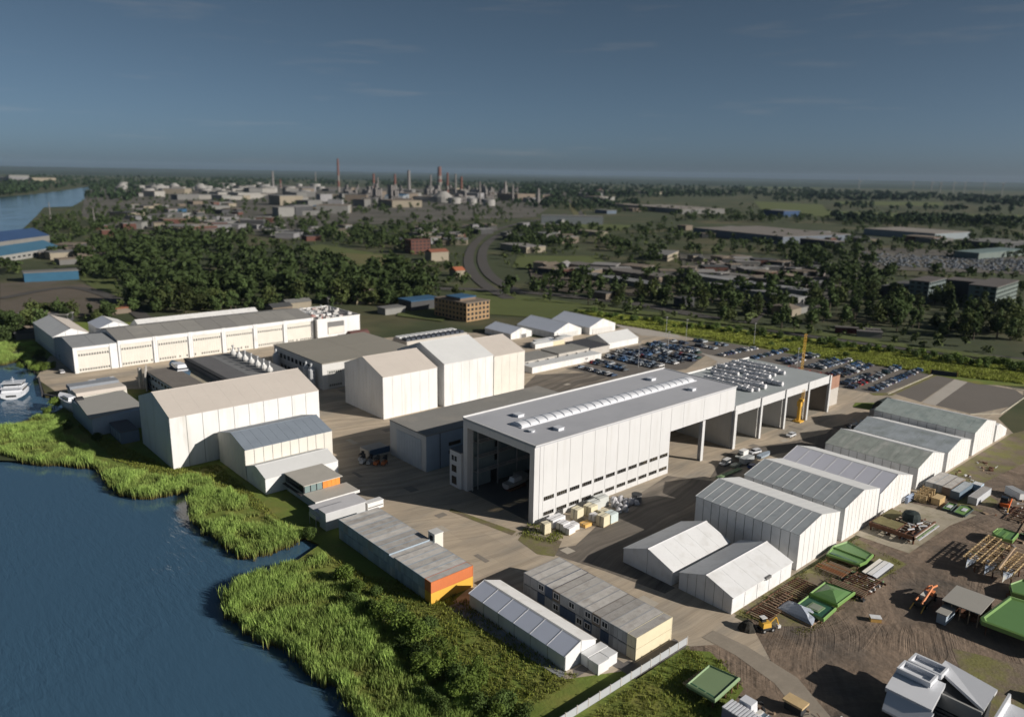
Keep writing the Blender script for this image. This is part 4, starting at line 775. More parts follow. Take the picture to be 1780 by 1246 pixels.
t=thing('roof_cabin','small pale cabin raised beside the container row','cabin',(-33.0,1.2,0)); MB().box(0,2.6,0,2.8,0,6.9).build('wall',CREAM,t); MB().box(-0.1,2.7,-0.1,2.9,6.9,7.1).build('roof',GREYW,t); MB().box(-0.06,-0.01,0.8,2.0,5,6.3).build('opening',DARK,t)
g2='two-storey block of container rooms'
pat_u=['g','g','gw','n','brw','g','gw','g','gw','brw','gw','g','g','g']
pat_l=['g','g','n','g','gw','n','n','gw','nw','g','n','g','g','g']
for i in range(14):
    y=-24.5-2.4*(i+1)
    for lev,p in ((1,pat_u[i]),(0,pat_l[i])):
        k={'g':CKg,'n':CKn,'b':CKbr}[p[0]]; 
        if i==13: k=CKc
        colr={'g':'grey','n':'navy','b':'brown'}[p[0]] if i<13 else 'cream-ended'
        put_container(k,(-26.3,y,lev*2.68),f'{colr} container room{" with a white window" if p.endswith("w") else ""}, {"upper" if lev else "lower"} storey, {ordn(i)} from the far end of the two-storey block',g2,'container room','container_room',win=p.endswith('w'))
cr=MB(); 
for lev in (0,1): MB()
t=thing('white_store','white plastic store boxes clustered at the end of the long low tent','store box',(-35.4,-56.3,0))
MB().box(0,3.1,0,2.6,0,2.3).build('box',WHITE2,t); MB().box(-0.05,3.15,-0.05,2.65,2.3,2.45).build('lid',WHITE2,t)
t=thing('white_store','white store box with a pitched lid nearest the paved strip','store box',(-32.0,-56.0,0)); MB().box(0,2.5,0,3,0,2.3).build('box',WHITE2,t); MB().box(-0.05,2.55,-0.05,3.05,2.3,2.45).build('lid',WHITE2,t)
t=thing('white_store','larger white store box against the white tent gable','store box',(-35.3,-53.4,0)); MB().box(0,5.8,0,1.9,0,2.4).build('box',WHITE2,t); MB().box(-0.05,5.85,-0.05,1.95,2.4,2.55).build('lid',WHITE2,t)
# fence of concrete panels
t=thing('panel_fence','pale concrete panel fence between the container block and the bright grass','fence',(-13.5,-61.3,0))
fp=MB().box(0.12,2.88,-0.04,0.04,0,1.75).mesh('panel',mat('fence_panel',(0.36,0.38,0.40),0.85,0.1)); ps=MB().box(-0.1,0.1,-0.1,0.1,0,1.95).mesh('post',CONCW)
for i in range(14): link('panel',fp,t,(-3-i*3,0,0)); link('post',ps,t,(-i*3,0,0))
# ---------------------------------------------------------------- offices with orange panels
t=thing('office_block','two-storey site office with a flat concrete-grey roof and orange panels on its upper floor','office',(-42.5,53,0)); o=(-42.5,53,0)
OR_=mat('office_roof',(0.42,0.40,0.36),0.85,0.1,0.3,1,streak=(0.3,2,1))
MB(o=o).box(-42.3,-30.6,53.4,65.2,2.9,5.4).build('upper_wall',mat('dim_wall',(0.20,0.22,0.24)),t); MB(o=o).box(-42.7,-30.1,52.6,65.5,5.4,5.65).build('roof',OR_,t)
MB(o=o).box(-42.1,-30.6,46.5,65,0,2.75).build('lower_wall',mat('blue_grey_wall',(0.32,0.37,0.42),0.7,0.1),t); MB(o=o).box(-42.7,-28.5,45.7,53.3,2.76,2.95).build('terrace',OR_,t)
MB(o=o).box(-42.75,-28.4,45.55,45.7,2.2,3.0).build('terrace_edge',WHITE,t)
for i in range(3): f=MB(o=o).box(-42.2+i*1.95,-40.4+i*1.95,53.28,53.39,3.0,5.2).build('window',DARK,t); MB(o=o).box(-42.1+i*1.95,-40.5+i*1.95,53.2,53.27,3.1,5.1).build('pane',mat('green_glass',(0.17,0.23,0.23),0.2),f)
for i in range(4): MB(o=o).box(-36.3+i*1.42,-34.93+i*1.42,53.22,53.39,3.0,5.3).build('orange_panel',mat('orange_panel',(0.65,0.25,0.05),0.7,0.12,0.5,3,streak=V) if i else mat('orange_two',(0.58,0.22,0.05)),t)
for i in range(6): MB(o=o).box(-42.42,-42.31,53.7+i*1.95,55.5+i*1.95,3.1,5.2).build('window',GLASS,t)
for i in range(8): MB(o=o).box(-42.2,-42.11,46.6+i*2.28,48.8+i*2.28,0.1,2.65).build('wall_panel',mat('blue_grey_wall',(0,0,0)),t)
MB(o=o).box(-43.6,-42.72,53,65,2.6,2.8).build('walkway',DARK,t)
t=thing('pale_cabin','pale two-level cabin block with a shadowed flank next to the container row','cabin',(-46.3,32.7,0)); o=(-46.3,32.7,0)
MB(o=o).box(-46.2,-34,32.9,36.6,0,5.1).build('wall',mat('cabin_pale',(0.47,0.48,0.49),0.7,0.08),t); MB(o=o).box(-46.4,-33.8,32.6,36.9,5.1,5.3).build('roof',mat('cabin_roof',(0.50,0.50,0.52)),t)
t=thing('pale_cabin','lower pale cabin behind the two-level cabin block','cabin',(-45,37.6,0)); o=(-45,37.6,0)
MB(o=o).box(-45,-33,37.6,45.0,0,2.6).build('wall',mat('cabin_pale',(0,0,0)),t); MB(o=o).box(-45.2,-30.5,37.0,45.2,2.6,2.8).build('roof',mat('cabin_roof',(0,0,0)),t)
t=thing('glass_balcony','small blue-grey landing with rails on the reed side of the cabins','landing',(-47.6,36,0)); MB().box(0,1.4,0,4,2.5,2.65).build('floor',STEEL,t); MB().box(0,0.08,0,4,2.65,3.6).build('rail',STEEL,t); 
for y in (0.1,3.8): MB().box(0.02,0.15,y,y+0.12,0,2.5).build('post',STEEL,t)
t=thing('white_trailer','low white flatbed box beside the cabins at the yard edge','trailer',(-31.6,35.7,0)); MB().box(0,5.2,0,2.2,0.5,2.7).build('box',WHITE,t); MB().box(-0.1,5.3,-0.1,2.3,2.7,2.85).build('lid',WHITE,t); MB().box(0.2,5,-0.15,-0.11,1.3,1.6).build('stripe',SEAM,t)
# ---------------------------------------------------------------- crates and wrapped moulds by the hall wall
def crate(x,y,l,w_,h_,m,label,ang=0,cat='crate'):
    t=thing('wrapped_crate',label,cat,(x,y,0.08),rz=ang,group='wrapped crates by the hall wall')
    MB().obox((0,0),0,l,w_,0.12,h_,tl=l*0.96,tw=w_*0.96).build('wrap',m,t); MB().box(-l/2,l/2,-w_/2,w_/2,0,0.11).build('pallet',WOOD,t)
    b=MB(); b.box(-l/2-0.03,l/2+0.03,-w_*0.03,w_*0.03,0.3,h_+0.03); b.build('strap',SEAM,t); return t
WC=FOILC; WW=FOIL
for a in ((-0.9,-5.6,2.2,2.0,3.0,WC,'cream wrapped crate nearest the hall corner'),(4.6,-3.9,5.4,2.6,2.4,WW,'long white wrapped box behind the nearest cream crate'),(4.2,-7.2,3.0,2.6,2.2,WW,'white wrapped box in the middle of the nearest cluster'),(6.1,-8.8,3.2,2.6,1.8,WW,'white wrapped box in front with a loose skirt'),(3.9,-9.8,2.8,2.2,1.9,WW,'lowest white wrapped box at the edge of the weeds'),
    (12.0,-5.0,2.8,2.6,3.3,WC,'tall cream wrapped crate standing alone against the hall shadow'),(17.0,-5.4,3.2,3.0,2.9,FOILC,'pale grey-cream crate, second from the tall cream one'),(19.8,-4.2,3.2,3.0,2.9,mat('greyish_wrap',(0.5,0.52,0.5),0.5,0.1),'grey-green wrapped crate beside the pale grey-cream one'),(23.8,-3.2,4.0,3.0,3.0,mat('greyish_wrap',(0,0,0)),'large grey-green wrapped crate farthest along the wall'),
    (15.2,-8.6,2.4,2.2,1.8,WW,'small white wrapped box in front of the grey-cream crates'),(14.8,-12.3,3.0,2.6,3.1,WC,'cream crate with a dark mark at the kerb'),(18.2,-12.2,3.2,2.8,2.7,mat('bluish_wrap',(0.50,0.58,0.58),0.4,0.1),'bluish wrapped crate at the kerb'),(18.8,-8.8,3.0,2.0,2.0,WC,'low cream box behind the kerbside crates'),(10.8,-9.6,3.0,2.4,0.9,OCHRE,'low ochre covered box on the ground')):
    crate(*a[:6],a[6],ang=R.uniform(-0.12,0.12))
for i in range(17):
    x=24+R.uniform(0,9); y=-6.5+R.uniform(-4,2.5)
    t=thing('wrapped_bundle',('tall' if i%2 else 'squat')+' crumpled grey-white bundle, '+['nearest','middle','farther','outer'][i%4]+' part of the heap beyond the crates','wrapped bundle',(x,y,0.08),rz=R.uniform(0,3),group='heap of wrapped bundles beyond the crates')
    rg=[]; 
    for z,s in ((0,0.8),(0.5,1.0),(1.1,0.85),(1.7,0.6),(2.1,0.15)): rg.append([(s*1.0*R.uniform(0.8,1.2)*math.cos(2*PI*j/7),s*0.9*R.uniform(0.8,1.2)*math.sin(2*PI*j/7),z*(1.0 if i%2 else 0.75)) for j in range(7)])
    MB().loft(rg).build('wrap',mat('grey_wrap',(0.42,0.42,0.44),0.4,0.2,1.0,3,bump=0.08),t)
t=thing('dark_drum','dark drum-like coil standing at the end of the wrapped heap','drum',(34.5,-8,0.08)); MB().cyl((0,0,0),(0,0,2.2),1.5,14).build('coil',SEAM,t); MB().cyl((0,0,2.2),(0,0,2.35),1.6,14).build('rim',DARK,t)
# ---------------------------------------------------------------- vehicles
def wheels(t,pos,r=0.34,w_=0.22):
    me=MB().cyl((0,-w_/2,0),(0,w_/2,0),r,12).mesh('tyre',TYRE); rm=MB().cyl((0,-w_/2-0.01,0),(0,w_/2+0.01,0),r*0.55,8).mesh('rim',STEEL)
    for x,y in pos:
        e=link('wheel',me,t,(x,y,r)); link('rim',rm,e)
def carmesh(kind=0):
    """one small car: paint, glass, tyres, lamps in one mesh"""
    L_,W_=(4.3,1.78) if kind<2 else (4.6,1.85); mb=MB()
    if kind==0: prof=[(-L_/2,0.35),(L_/2,0.35),(L_/2,0.62),(L_/2-0.25,0.78),(L_/2-1.1,0.92),(-L_/2+0.25,0.95),(-L_/2,0.8)]; cab=[(L_/2-1.15,0.92),(L_/2-1.85,1.42),(-L_/2+0.75,1.45),(-L_/2+0.15,0.95)]
    elif kind==1: prof=[(-L_/2,0.35),(L_/2,0.35),(L_/2,0.65),(L_/2-0.2,0.8),(L_/2-1.1,0.92),(-L_/2+0.9,0.95),(-L_/2,0.9)]; cab=[(L_/2-1.15,0.92),(L_/2-1.95,1.40),(-L_/2+1.35,1.42),(-L_/2+0.6,0.95)]
    else: prof=[(-L_/2,0.4),(L_/2,0.4),(L_/2,0.8),(L_/2-0.2,0.98),(L_/2-1.1,1.08),(-L_/2+0.1,1.1),(-L_/2,0.9)]; cab=[(L_/2-1.1,1.08),(L_/2-1.7,1.66),(-L_/2+0.35,1.68),(-L_/2+0.05,1.1)]
    w_=W_/2; mb.loft([[(x,-w_+ (0.08 if z>0.7 else 0),z) for x,z in prof],[(x,w_-(0.08 if z>0.7 else 0),z) for x,z in prof]],0)
    ring=lambda yy,ins: [(x*1.0,yy*(0.94 if z<1.2 else 0.80),z) for x,z in cab]
    mb.loft([ring(-w_,0),ring(w_,0)],1)
    a,b=cab[1],cab[2]; mb.box(b[0]+0.02,a[0]-0.02,-w_*0.79,w_*0.79,a[1]-0.01,a[1]+0.06,0)
    mb.box((a[0]+b[0])/2-0.05,(a[0]+b[0])/2+0.05,-w_*0.86,w_*0.86,cab[0][1],a[1]-0.02,0)
    for sx in (-1,1):
        for sy in (-1,1): mb.cyl((sx*L_*0.30,sy*(w_-0.2),0.33),(sx*L_*0.30,sy*(w_+0.01),0.33),0.33,10,2)
    for sy in (-1,1): mb.box(L_/2-0.02,L_/2+0.02,sy*w_*0.72-0.15,sy*w_*0.72+0.15,0.58,0.74,3); mb.box(-L_/2-0.02,-L_/2+0.02,sy*w_*0.72-0.12,sy*w_*0.72+0.12,0.65,0.85,4)
    return mb.mesh('car',[PAINT,GLASS,TYRE,WINF,mat('tail_lamp',(0.25,0.02,0.02),0.4)])
CM=[carmesh(0),carmesh(1),carmesh(2)]
COLS=[('navy',(0.03,0.045,0.085)),('dark blue',(0.04,0.075,0.15)),('black',(0.018,0.018,0.02)),('dark grey',(0.09,0.10,0.11)),('silver',(0.42,0.45,0.48)),('white',(0.68,0.68,0.68)),('blue-grey',(0.19,0.24,0.31)),('blue',(0.06,0.15,0.32)),('red',(0.35,0.02,0.02)),('dark green',(0.02,0.06,0.045)),('bronze',(0.12,0.09,0.06))]
WT=[12,14,8,14,20,12,18,9,2,3,3]
used={}
def car(x,y,ang,row,col=None):
    c=col or R.choices(COLS,WT)[0]; kind=R.choice((0,0,1,1,2)); kn=('hatchback','saloon car','estate car')[kind]
    o_=link('parked_car',CM[kind],None,(x,y,0.09),ang); o_.color=(*c[1],1)
    tag(o_,f'{c[0]} {kn} parked in {row}','car','cars parked in the car park')
def carrow(p,q,ang,row,fill=0.9,step=2.65):
    d=math.dist(p,q); n=int(d/step)
    for i in range(n+1):
        if R.random()>fill: continue
        f=i*step/d; a=ang+(PI if R.random()<0.35 else 0)+R.uniform(-0.04,0.04)
        car(p[0]+(q[0]-p[0])*f+R.uniform(-.15,.15),p[1]+(q[1]-p[1])*f+R.uniform(-.3,.3),a,row)
Y_=PI/2
carrow((216,1.5),(272,4),Y_,'the row along the empty lot',1.0)
carrow((212,10.2),(243,11.2),Y_,'the near half of the second row',0.95); carrow((216,15.2),(244,16.2),Y_,'the near half of the third row',0.8)
carrow((247,12),(271,13),Y_,'the far half of the second row',0.75)
carrow((229,23),(266,24.5),Y_,'the fourth row',1.0); carrow((228,28),(264,29.5),Y_,'the fifth row',1.0)
carrow((235,37.5),(269,37),Y_,'the sixth row',0.95); carrow((234,42.5),(266,42),Y_,'the seventh row near the shrubs',0.9)
carrow((232,53),(262,53),Y_,'the eighth row by the yellow mast',0.95); carrow((232,58),(262,57.5),Y_,'the ninth row behind the yellow mast',0.9)
carrow((227,71),(260,70.5),Y_,'the tenth row past the wrapped bundles',0.9)
carrow((218,86.5),(252,84),Y_,'the eleventh row at the far verge',0.85)
X_=0.0
carrow((140,94),(139,118),X_,'the short row next to the long low shed',0.9); carrow((152.5,97),(151.5,119),X_,'the second short row behind the low shed',0.95); carrow((157.5,100),(156.5,119),X_,'the third short row behind the low shed',0.8)
carrow((169,92),(168,122),X_,'the long row before the gabled shed',1.0); carrow((174,92),(174,124),X_,'the double of the long row before the gabled shed',0.85)
carrow((184.5,90),(182,129),X_,'the row in front of the gabled shed',1.0); carrow((189.5,90),(188,129),X_,'the second row before the gabled shed',0.9)
carrow((197,88),(196,124),X_,'the row one aisle past the gabled shed',0.9)
carrow((204,90),(203,124),X_,'the row two aisles past the gabled shed',0.9); carrow((214.5,97),(210,129),X_,'the row by the lamp mast',0.95); carrow((219,99),(216,128),X_,'the double of the lamp mast row',0.8)
carrow((231,98),(228,126),X_,'the row under the far lamp mast',0.8)
carrow((243,99),(240,118),X_,'the farthest row by the meadow',0.8)
# yard vehicles with their parts
def suv(x,y,ang,label,col,L_=4.7,hh=1.75,name='car',kind=2):
    t=thing(name,label,'van' if 'van' in name else 'car',(x,y,0.09),rz=ang); W_=1.9; w_=W_/2
    prof=[(-L_/2,0.4),(L_/2,0.4),(L_/2,0.85),(L_/2-0.9,1.05),(-L_/2,1.1)]
    b=MB().loft([[(a,-w_,z) for a,z in prof],[(a,w_,z) for a,z in prof]]).build('body',PAINT,t); b.color=(*col,1)
    cab=[(L_/2-0.9,1.05),(L_/2-1.6,hh-0.08),(-L_/2+0.3,hh-0.06),(-L_/2+0.02,1.1)]
    MB().loft([[(a,-w_*(0.95 if z<1.2 else 0.82),z) for a,z in cab],[(a,w_*(0.95 if z<1.2 else 0.82),z) for a,z in cab]]).build('windows',GLASS,t)
    r=MB().box(-L_/2+0.3,L_/2-1.6,-w_*0.82,w_*0.82,hh-0.1,hh).build('roof',PAINT,t); r.color=(*col,1)
    wheels(t,[(L_*0.31,-w_+0.1),(L_*0.31,w_-0.1),(-L_*0.31,-w_+0.1),(-L_*0.31,w_-0.1)])
    for s in (-1,1): MB().box(L_/2-0.01,L_/2+0.04,s*0.65-0.16,s*0.65+0.16,0.6,0.78).build('headlight',WINF,t)
    return t
suv(125.9,-7.2,PI,'white hatchback parked alone on the sunny concrete',(0.6,0.62,0.65),4.2,1.5)
suv(81.5,-7.9,PI+0.05,'white pickup-like off-road car nearest the tent roofs',(0.6,0.6,0.6),5.2,1.9); suv(99,-8.4,PI-0.2,'white estate car parked behind the white van',(0.58,0.6,0.64),4.7,1.6)
t=suv(91,-7.6,PI,'white panel van with a cream rear box between the two white cars',(0.55,0.58,0.55),4.0,1.8,'delivery_van'); MB().box(-3.4,-0.2,-1,1,0.6,2.5).build('cargo_box',WHITE,t)
suv(82.5,-11.3,0,'pale green low boat trailer load beside the off-road car',(0.32,0.36,0.30),4.6,1.1)
suv(86,-15.5,0.1,'dark blue car close to the tent wall',(0.03,0.05,0.16),4.3,1.4)
t=thing('silver_trailer','silver box trailer in the shade behind the tents','trailer',(88,-11.9,0.09)); MB().box(-3,3,-1.1,1.1,0.6,2.4).build('box',mat('silver_box',(0.35,0.37,0.38),0.4),t); wheels(t,[(-1,-1.1),(-1,1.1),(0,-1.1),(0,1.1)])
t=thing('blue_boat','blue-grey covered boat in the shade behind the tents','boat',(93.5,-13.2,0.6)); hull(t,7,2.2,1.2,CLADB,CLADB)
t=thing('walkway_frame','long greenish frame lying at the tent end','frame',(68,-14.5,0.2)); 
for k in range(7): MB().box(k*1.9,k*1.9+1.7,0,1.5,0.2,0.5).build('section',GREENP,t)
t=thing('tracked_dumper','ochre low loader parked in the shaded drive-through','loader',(79,24,0.1)); MB().box(0,11,0,3,0.9,2.0).build('bed',OCHRE,t); MB().box(9,11.2,0.2,2.8,2.0,3.4).build('cab',DARK,t); wheels(t,[(1+i*1.6,yy) for i in range(6) for yy in (0,3)],0.5,0.4)
t=thing('workboat','pale grey motorboat on a trailer inside the open hall','boat',(8.5,22,1.0),rz=0.1); hull(t,10,3.4,1.6,STEEL,STEEL); MB().obox((4.5,0),0,4,2.4,1.6,2.9,tl=3,tw=2).build('cabin',GELC,t); MB().box(1,8,-1.2,1.2,-0.9,-0.1).build('trailer_frame',RUST,t)
t=thing('small_boat','small white boat at the back of the open hall','boat',(30,20,1.0)); hull(t,7,2.5,1.2,GELC,GELC)
for i,(x,y,m,lb) in enumerate(((-13,70,WHITE2,'white forklift in the row beside the grey workshop'),(-11.5,68,STEEL,'grey forklift in the row beside the grey workshop'),(-10,66,ORANGE,'orange forklift in the row beside the grey workshop'),(-8,64.5,ORANGE,'second orange lift truck nearest the ribbed door'),(-12,72.5,WHITE2,'white truck parked last in the forklift row'))):
    t=thing('forklift',lb,'forklift',(x,y,0.09),rz=0.6); MB().box(-1.4,1.2,-0.6,0.6,0.35,1.3).build('body',m,t); c=MB(); 
    for sx in (-0.7,0.8):
        for sy in (-0.55,0.55): c.box(sx-0.05,sx+0.05,sy-0.05,sy+0.05,1.3,2.3)
    c.box(-0.8,0.9,-0.6,0.6,2.3,2.4); c.build('guard',DARK,t); MB().box(1.25,1.4,-0.5,0.5,0.1,3.0).build('mast',DARK,t); wheels(t,[(-0.9,-0.6),(-0.9,0.6),(0.8,-0.6),(0.8,0.6)],0.32,0.25)
# yellow column crane in front of the bays
t=thing('column_crane','yellow pedestal crane with a folded lattice boom standing in front of the open bays','crane',(145.2,0.4,0.1))
mb=MB(); mb.cyl((0,0,0),(0,0,6.4),0.75,12); mb.build('pedestal',YELLOW,t); MB().box(-1.6,1.6,-1.6,1.6,0,0.5).build('base',YELLOW,t)
mb=MB(); mb.box(-0.9,0.9,-0.8,0.8,6.4,8.6); mb.box(-0.6,0.5,-1.4,0.4,8.6,9.6); mb.build('slew_house',YELLOW,t)
def lattice(mb,p,q,s,n,r=0.06):
    p=Vector(p);q=Vector(q);d=(q-p).normalized();a=d.orthogonal().normalized();b=d.cross(a)
    c=[a*s+b*s,a*s-b*s,-a*s-b*s,-a*s+b*s]
    for k in c: mb.cyl(p+k,q+k,r,4)
    for i in range(n):
        u=p.lerp(q,i/n); v=p.lerp(q,(i+1)/n)
        for j in range(4): mb.cyl(u+c[j],v+c[(j+1)%4],r*0.7,4)
mb=MB(); lattice(mb,(0.6,-0.6,7.5),(0.3,-0.8,13.5),0.45,7); mb.build('boom',YELLOW,t)
mb=MB(); lattice(mb,(1.3,-0.9,2.2),(1.1,-1.0,8.5),0.3,8); mb.build('ladder_cage',STEEL,t)
t=thing('lattice_mast','tall yellow lattice mast rising behind the lower hall roof','mast',(168.4,13.1,7.9)); mb=MB(); lattice(mb,(0,0,0),(0.4,0,23),0.38,20,0.06); mb.build('mast',YELLOW,t); MB().box(-1.2,1.2,-1.2,1.2,0,0.6).build('foot',YELLOW,t)
# lamp posts
lamp=thing('lamp_post','tall floodlight mast at the aisle nearest the hall roof','lamp post',(163.8,97.9,0),group='floodlight masts in the car park')
MB().cyl((0,0,0),(0,0,13),0.16,6,r2=0.09).build('pole',STEEL,lamp); MB().box(-0.9,0.9,-0.25,0.25,12.9,13.3).build('lamp_head',SEAM,lamp)
for p,lb in (((196.9,104.7,0),'tall floodlight mast in the middle of the left car rows'),((234.8,120.4,0),'tall floodlight mast at the far corner by the pale road'),((232,133,0),'tall floodlight mast beside the pale road bend'),((258,89.6,0),'tall floodlight mast standing in the meadow verge'),((216,40,0),'tall floodlight mast between the right car rows')): copytree(lamp,p,label=lb,group='floodlight masts in the car park')
t=thing('barrier_wall','dark low screen wall at the corner of the empty lot','wall',(270.7,-2.7,0)); a=math.atan2(-11.1,3.7); MB().obox((1.85,-5.55),a,11.8,0.4,0,2.4).build('screen',mat('screen_dark',(0.03,0.035,0.05)),t)
for f in (0,1): MB().obox((3.7*f,-11.1*f),a,0.3,0.5,0,2.7).build('post',OCHRE,t)
# parked lorries and clutter by the far tent ends
t=thing('box_truck','grey covered lorry between the lower hall and the farthest tent','truck',(170.5,-19.6,0.1),rz=-0.06); MB().box(0,11,0,3.2,1,4.2).build('cargo_box',mat('canvas_grey',(0.30,0.29,0.28)),t); 
for i in range(4): MB().box(1+i*2.6,2.6+i*2.6,-0.06,-0.01,1.4,3.9).build('side_panel',WHITE,t)
MB().box(11.2,13,0.1,3.1,0.6,3.2).build('cab',NAVY,t); wheels(t,[(2,0),(2,3.2),(3.4,0),(3.4,3.2),(12,0),(12,3.2)],0.5,0.35)
t=thing('dark_cabin','nearly black arched shelter next to the lorry','shelter',(187,-16.5,0)); MB().loft([[(0,3*math.cos(PI*j/8)+3,4.2*math.sin(PI*j/8)) for j in range(9)],[(9,3*math.cos(PI*j/8)+3,4.2*math.sin(PI*j/8)) for j in range(9)]]).build('shell',mat('black_cover',(0.02,0.03,0.03)),t)
for i,(x,y) in enumerate(((148,-20),(151.5,-19),(155,-21),(158,-18.5),(150,-22.5),(154,-24),(158,-23),(161,-20))):
    t=thing('machine',('dark','pale','rusty','grey','black','cream','blue','grey-green')[i]+' machine in the jumble between the lane and the tents','machine',(x,y,0.1),rz=R.uniform(0,3),group='jumble of machines beyond the tents')
    m=(DARK,WHITE2,RUST,STEEL,TYRE,CREAM,BLUEP,GREENP)[i]; MB().box(-1.5,1.5,-1,1,0.5,1.6).build('chassis',m,t); MB().box(-1.2,0,-0.9,0.9,1.6,2.7).build('cab',(DARK,STEEL)[i%2],t); wheels(t,[(-1,-1),(-1,1),(1,-1),(1,1)],0.5,0.35)
    mb=MB(); mb.cyl((0.5,0,1.6),(2.6,0.5,3.2),0.16,6); mb.build('arm',m,t)
# ---------------------------------------------------------------- storage by the tent gables
for i,(x0,y0,l,w_,h_,m,mr,lb) in enumerate(((112.8,-62.6,12.6,2.44,2.6,CONT,CONTR,'grey container with a rust-streaked roof closest to the tent gable'),(112.9,-65.1,12.6,2.44,2.6,CONT,CONTR,'second grey container with a pale roof from the tent gable'),(112.5,-67.7,12.6,2.44,2.6,mat('brown_cont',(0.24,0.19,0.15),0.8,0.2),CONTR,'brown container between the grey and the blue open ones'),(111.5,-70.6,11.5,2.6,2.5,mat('slate_skip',(0.13,0.18,0.23),0.6,0.2),mat('skip_lid',(0.42,0.46,0.49)),'blue-grey open-topped container with a pale sheet'),(123.5,-72.6,3,2.6,2.2,mat('sky_box',(0.4,0.5,0.6)),WHITE2,'small pale blue box at the far end of the containers'),(111.4,-75.5,12.6,2.5,2.3,mat('light_cont',(0.44,0.46,0.49),0.6,0.1),mat('light_cont_roof',(0.38,0.37,0.36),0.8,0.1),'pale grey container set apart nearest the dirt track'))):
    k=container_kit(l,w_,h_,m,mr); put_container(k,(x0,y0,0.12),lb,'containers stored beside the tent gables','container')
for i in range(4):
    t=thing('timber_stack','stack of pale timber frames leaning in file, '+ordn(i)+' from the white tent','timber frame',(101+i*2.6,-64.7+i*0.2,0.12),rz=0.05,group='pale timber frames near the containers'); 
    for z in (0,0.5,1.0,1.5,2.0): MB().box(0,0.25,-0.4,3.2,z,z+0.3).build('board',WOOD,t)
    for y in (-0.4,1.4,3.0): MB().box(0.26,0.5,y,y+0.25,0,2.3).build('post',WOOD,t)
t=thing('timber_crate','pale yellow timber crate at the slab edge','crate',(102.4,-68.3,0.12)); MB().box(0,4.4,0,2.4,0,2.0).build('box',WOOD,t)
for k in range(5): MB().box(0.1+k*0.9,0.2+k*0.9,-0.06,-0.01,0,2.0).build('batten',OCHRE,t)
t=thing('blue_trolley','small blue-white rack by the tent gable corner','rack',(96.5,-61.6,0.12)); 
for z in (0.4,1.1,1.8): MB().box(0,5,0,0.9,z,z+0.12).build('shelf',mat('rack_blue',(0.35,0.42,0.55)),t)
for x in (0,4.9): MB().box(x,x+0.12,0,0.9,0,2.0).build('post',mat('rack_blue',(0,0,0)),t)
# green moulds
def mould(pts,z,h_,m,label,mi=None,mr=None,frame=True,dome=0,cat='boat mould'):
    c=(sum(p[0] for p in pts)/len(pts),sum(p[1] for p in pts)/len(pts)); t=thing('boat_mould',label,cat,(c[0],c[1],0))
    P=[(x-c[0],y-c[1]) for x,y in pts]; sc_=lambda k:[(x*k,y*k) for x,y in P]
    n=len(P)
    MB().loft([[(x,y,z) for x,y in P],[(x,y,z+h_) for x,y in P],[(x,y,z+h_+0.18) for x,y in sc_(0.93)],[(x,y,z+h_-0.1) for x,y in sc_(0.88)]],cap=False).build('rim',mr or m,t)
    if dome: MB().loft([[(x,y,z+h_-0.1) for x,y in sc_(0.88)],[(x,y,z+h_+dome*0.4) for x,y in sc_(0.6)],[(x,y,z+h_+dome) for x,y in sc_(0.12)]]).build('dome',mi or m,t)
    else: MB().loft([[(x,y,z+h_-0.1) for x,y in sc_(0.88)],[(x,y,z+h_-0.55) for x,y in sc_(0.78)]]).build('basin',mi or m,t)
    MB().loft([[(x,y,z) for x,y in sc_(0.99)],[(x,y,z+0.02) for x,y in sc_(0.3)]]).build('underside',GREEND,t)
    if frame:
        fb=MB(); xs=[p[0] for p in P];ys=[p[1] for p in P]
        for i in range(5):
            x=min(xs)*0.85+(max(xs)-min(xs))*0.85*i/4; fb.box(x-0.09,x+0.09,min(ys)*0.85,max(ys)*0.85,z-0.3,z-0.05)
            for y in (min(ys)*0.8,max(ys)*0.8): fb.box(x-0.1,x+0.1,y-0.1,y+0.1,0.1,z-0.3)
        fb.build('cradle',RUST,t)
    return t
t=mould([(44.2,-62.3),(45.2,-70.6),(48,-71),(53.4,-70.4),(55.5,-62.4),(50,-61.2)],1.1,0.5,GREENM,'bright green mould with a dark slot on the grass by the tall tent',mi=GREENM,mr=GREENB)
MB().box(-4.2,-3.4,-3.2,3.6,1.5,1.72).build('slot',GREEND,t); MB().box(-0.5,-0.3,-4.3,4.3,1.15,1.9).build('ridge',GREENB,t)
t=mould([(22.8,-69),(22.9,-75.8),(31.6,-75.8),(30.6,-68.8)],1.0,0.6,GREENB,'green square mould with a low domed top',mi=GREENM,dome=0.9)
t=mould([(15,-69.4),(15.1,-76.5),(21.8,-76.1),(21.9,-69.2)],0.9,0.6,GREENM,'dark green mould with a recessed grey hatch beside the domed one',mi=GREEND,mr=GREENB)
MB().box(-1.7,1.5,-1.6,1.4,1.05,1.6).build('hatch_frame',GREENP,t); MB().box(-1.3,1.1,-1.2,1.0,1.62,1.68).build('hatch',mat('hatch_grey',(0.22,0.25,0.2)),t)
t=mould([(-26.8,-70.6),(-18.3,-69.9),(-17.2,-76.2),(-26.6,-76.9)],1.6,0.5,GREENP,'pale olive green tray mould standing in the bright grass',mi=mat('olive_tray',(0.17,0.24,0.13),0.6,0.06)); 
for i in range(3): MB().box(-3.6,-3.3,-2.6+i*1.8,-1.1+i*1.8,1.9,2.05).build('slot',GREEND,t)
for i in range(9): MB().box(-3.5+i*0.8,-3.2+i*0.8,3.2,4.2,0.9,1.3).build('frame_rib',WOOD,t)
t=mould([(37.6,-100.2),(39,-99.4),(54,-100.6),(56,-113),(40,-115),(38.2,-114)],2.6,0.9,GREENB,'large bright green deck mould on a steel cradle at the right edge',mi=GREENM,mr=GREENB)
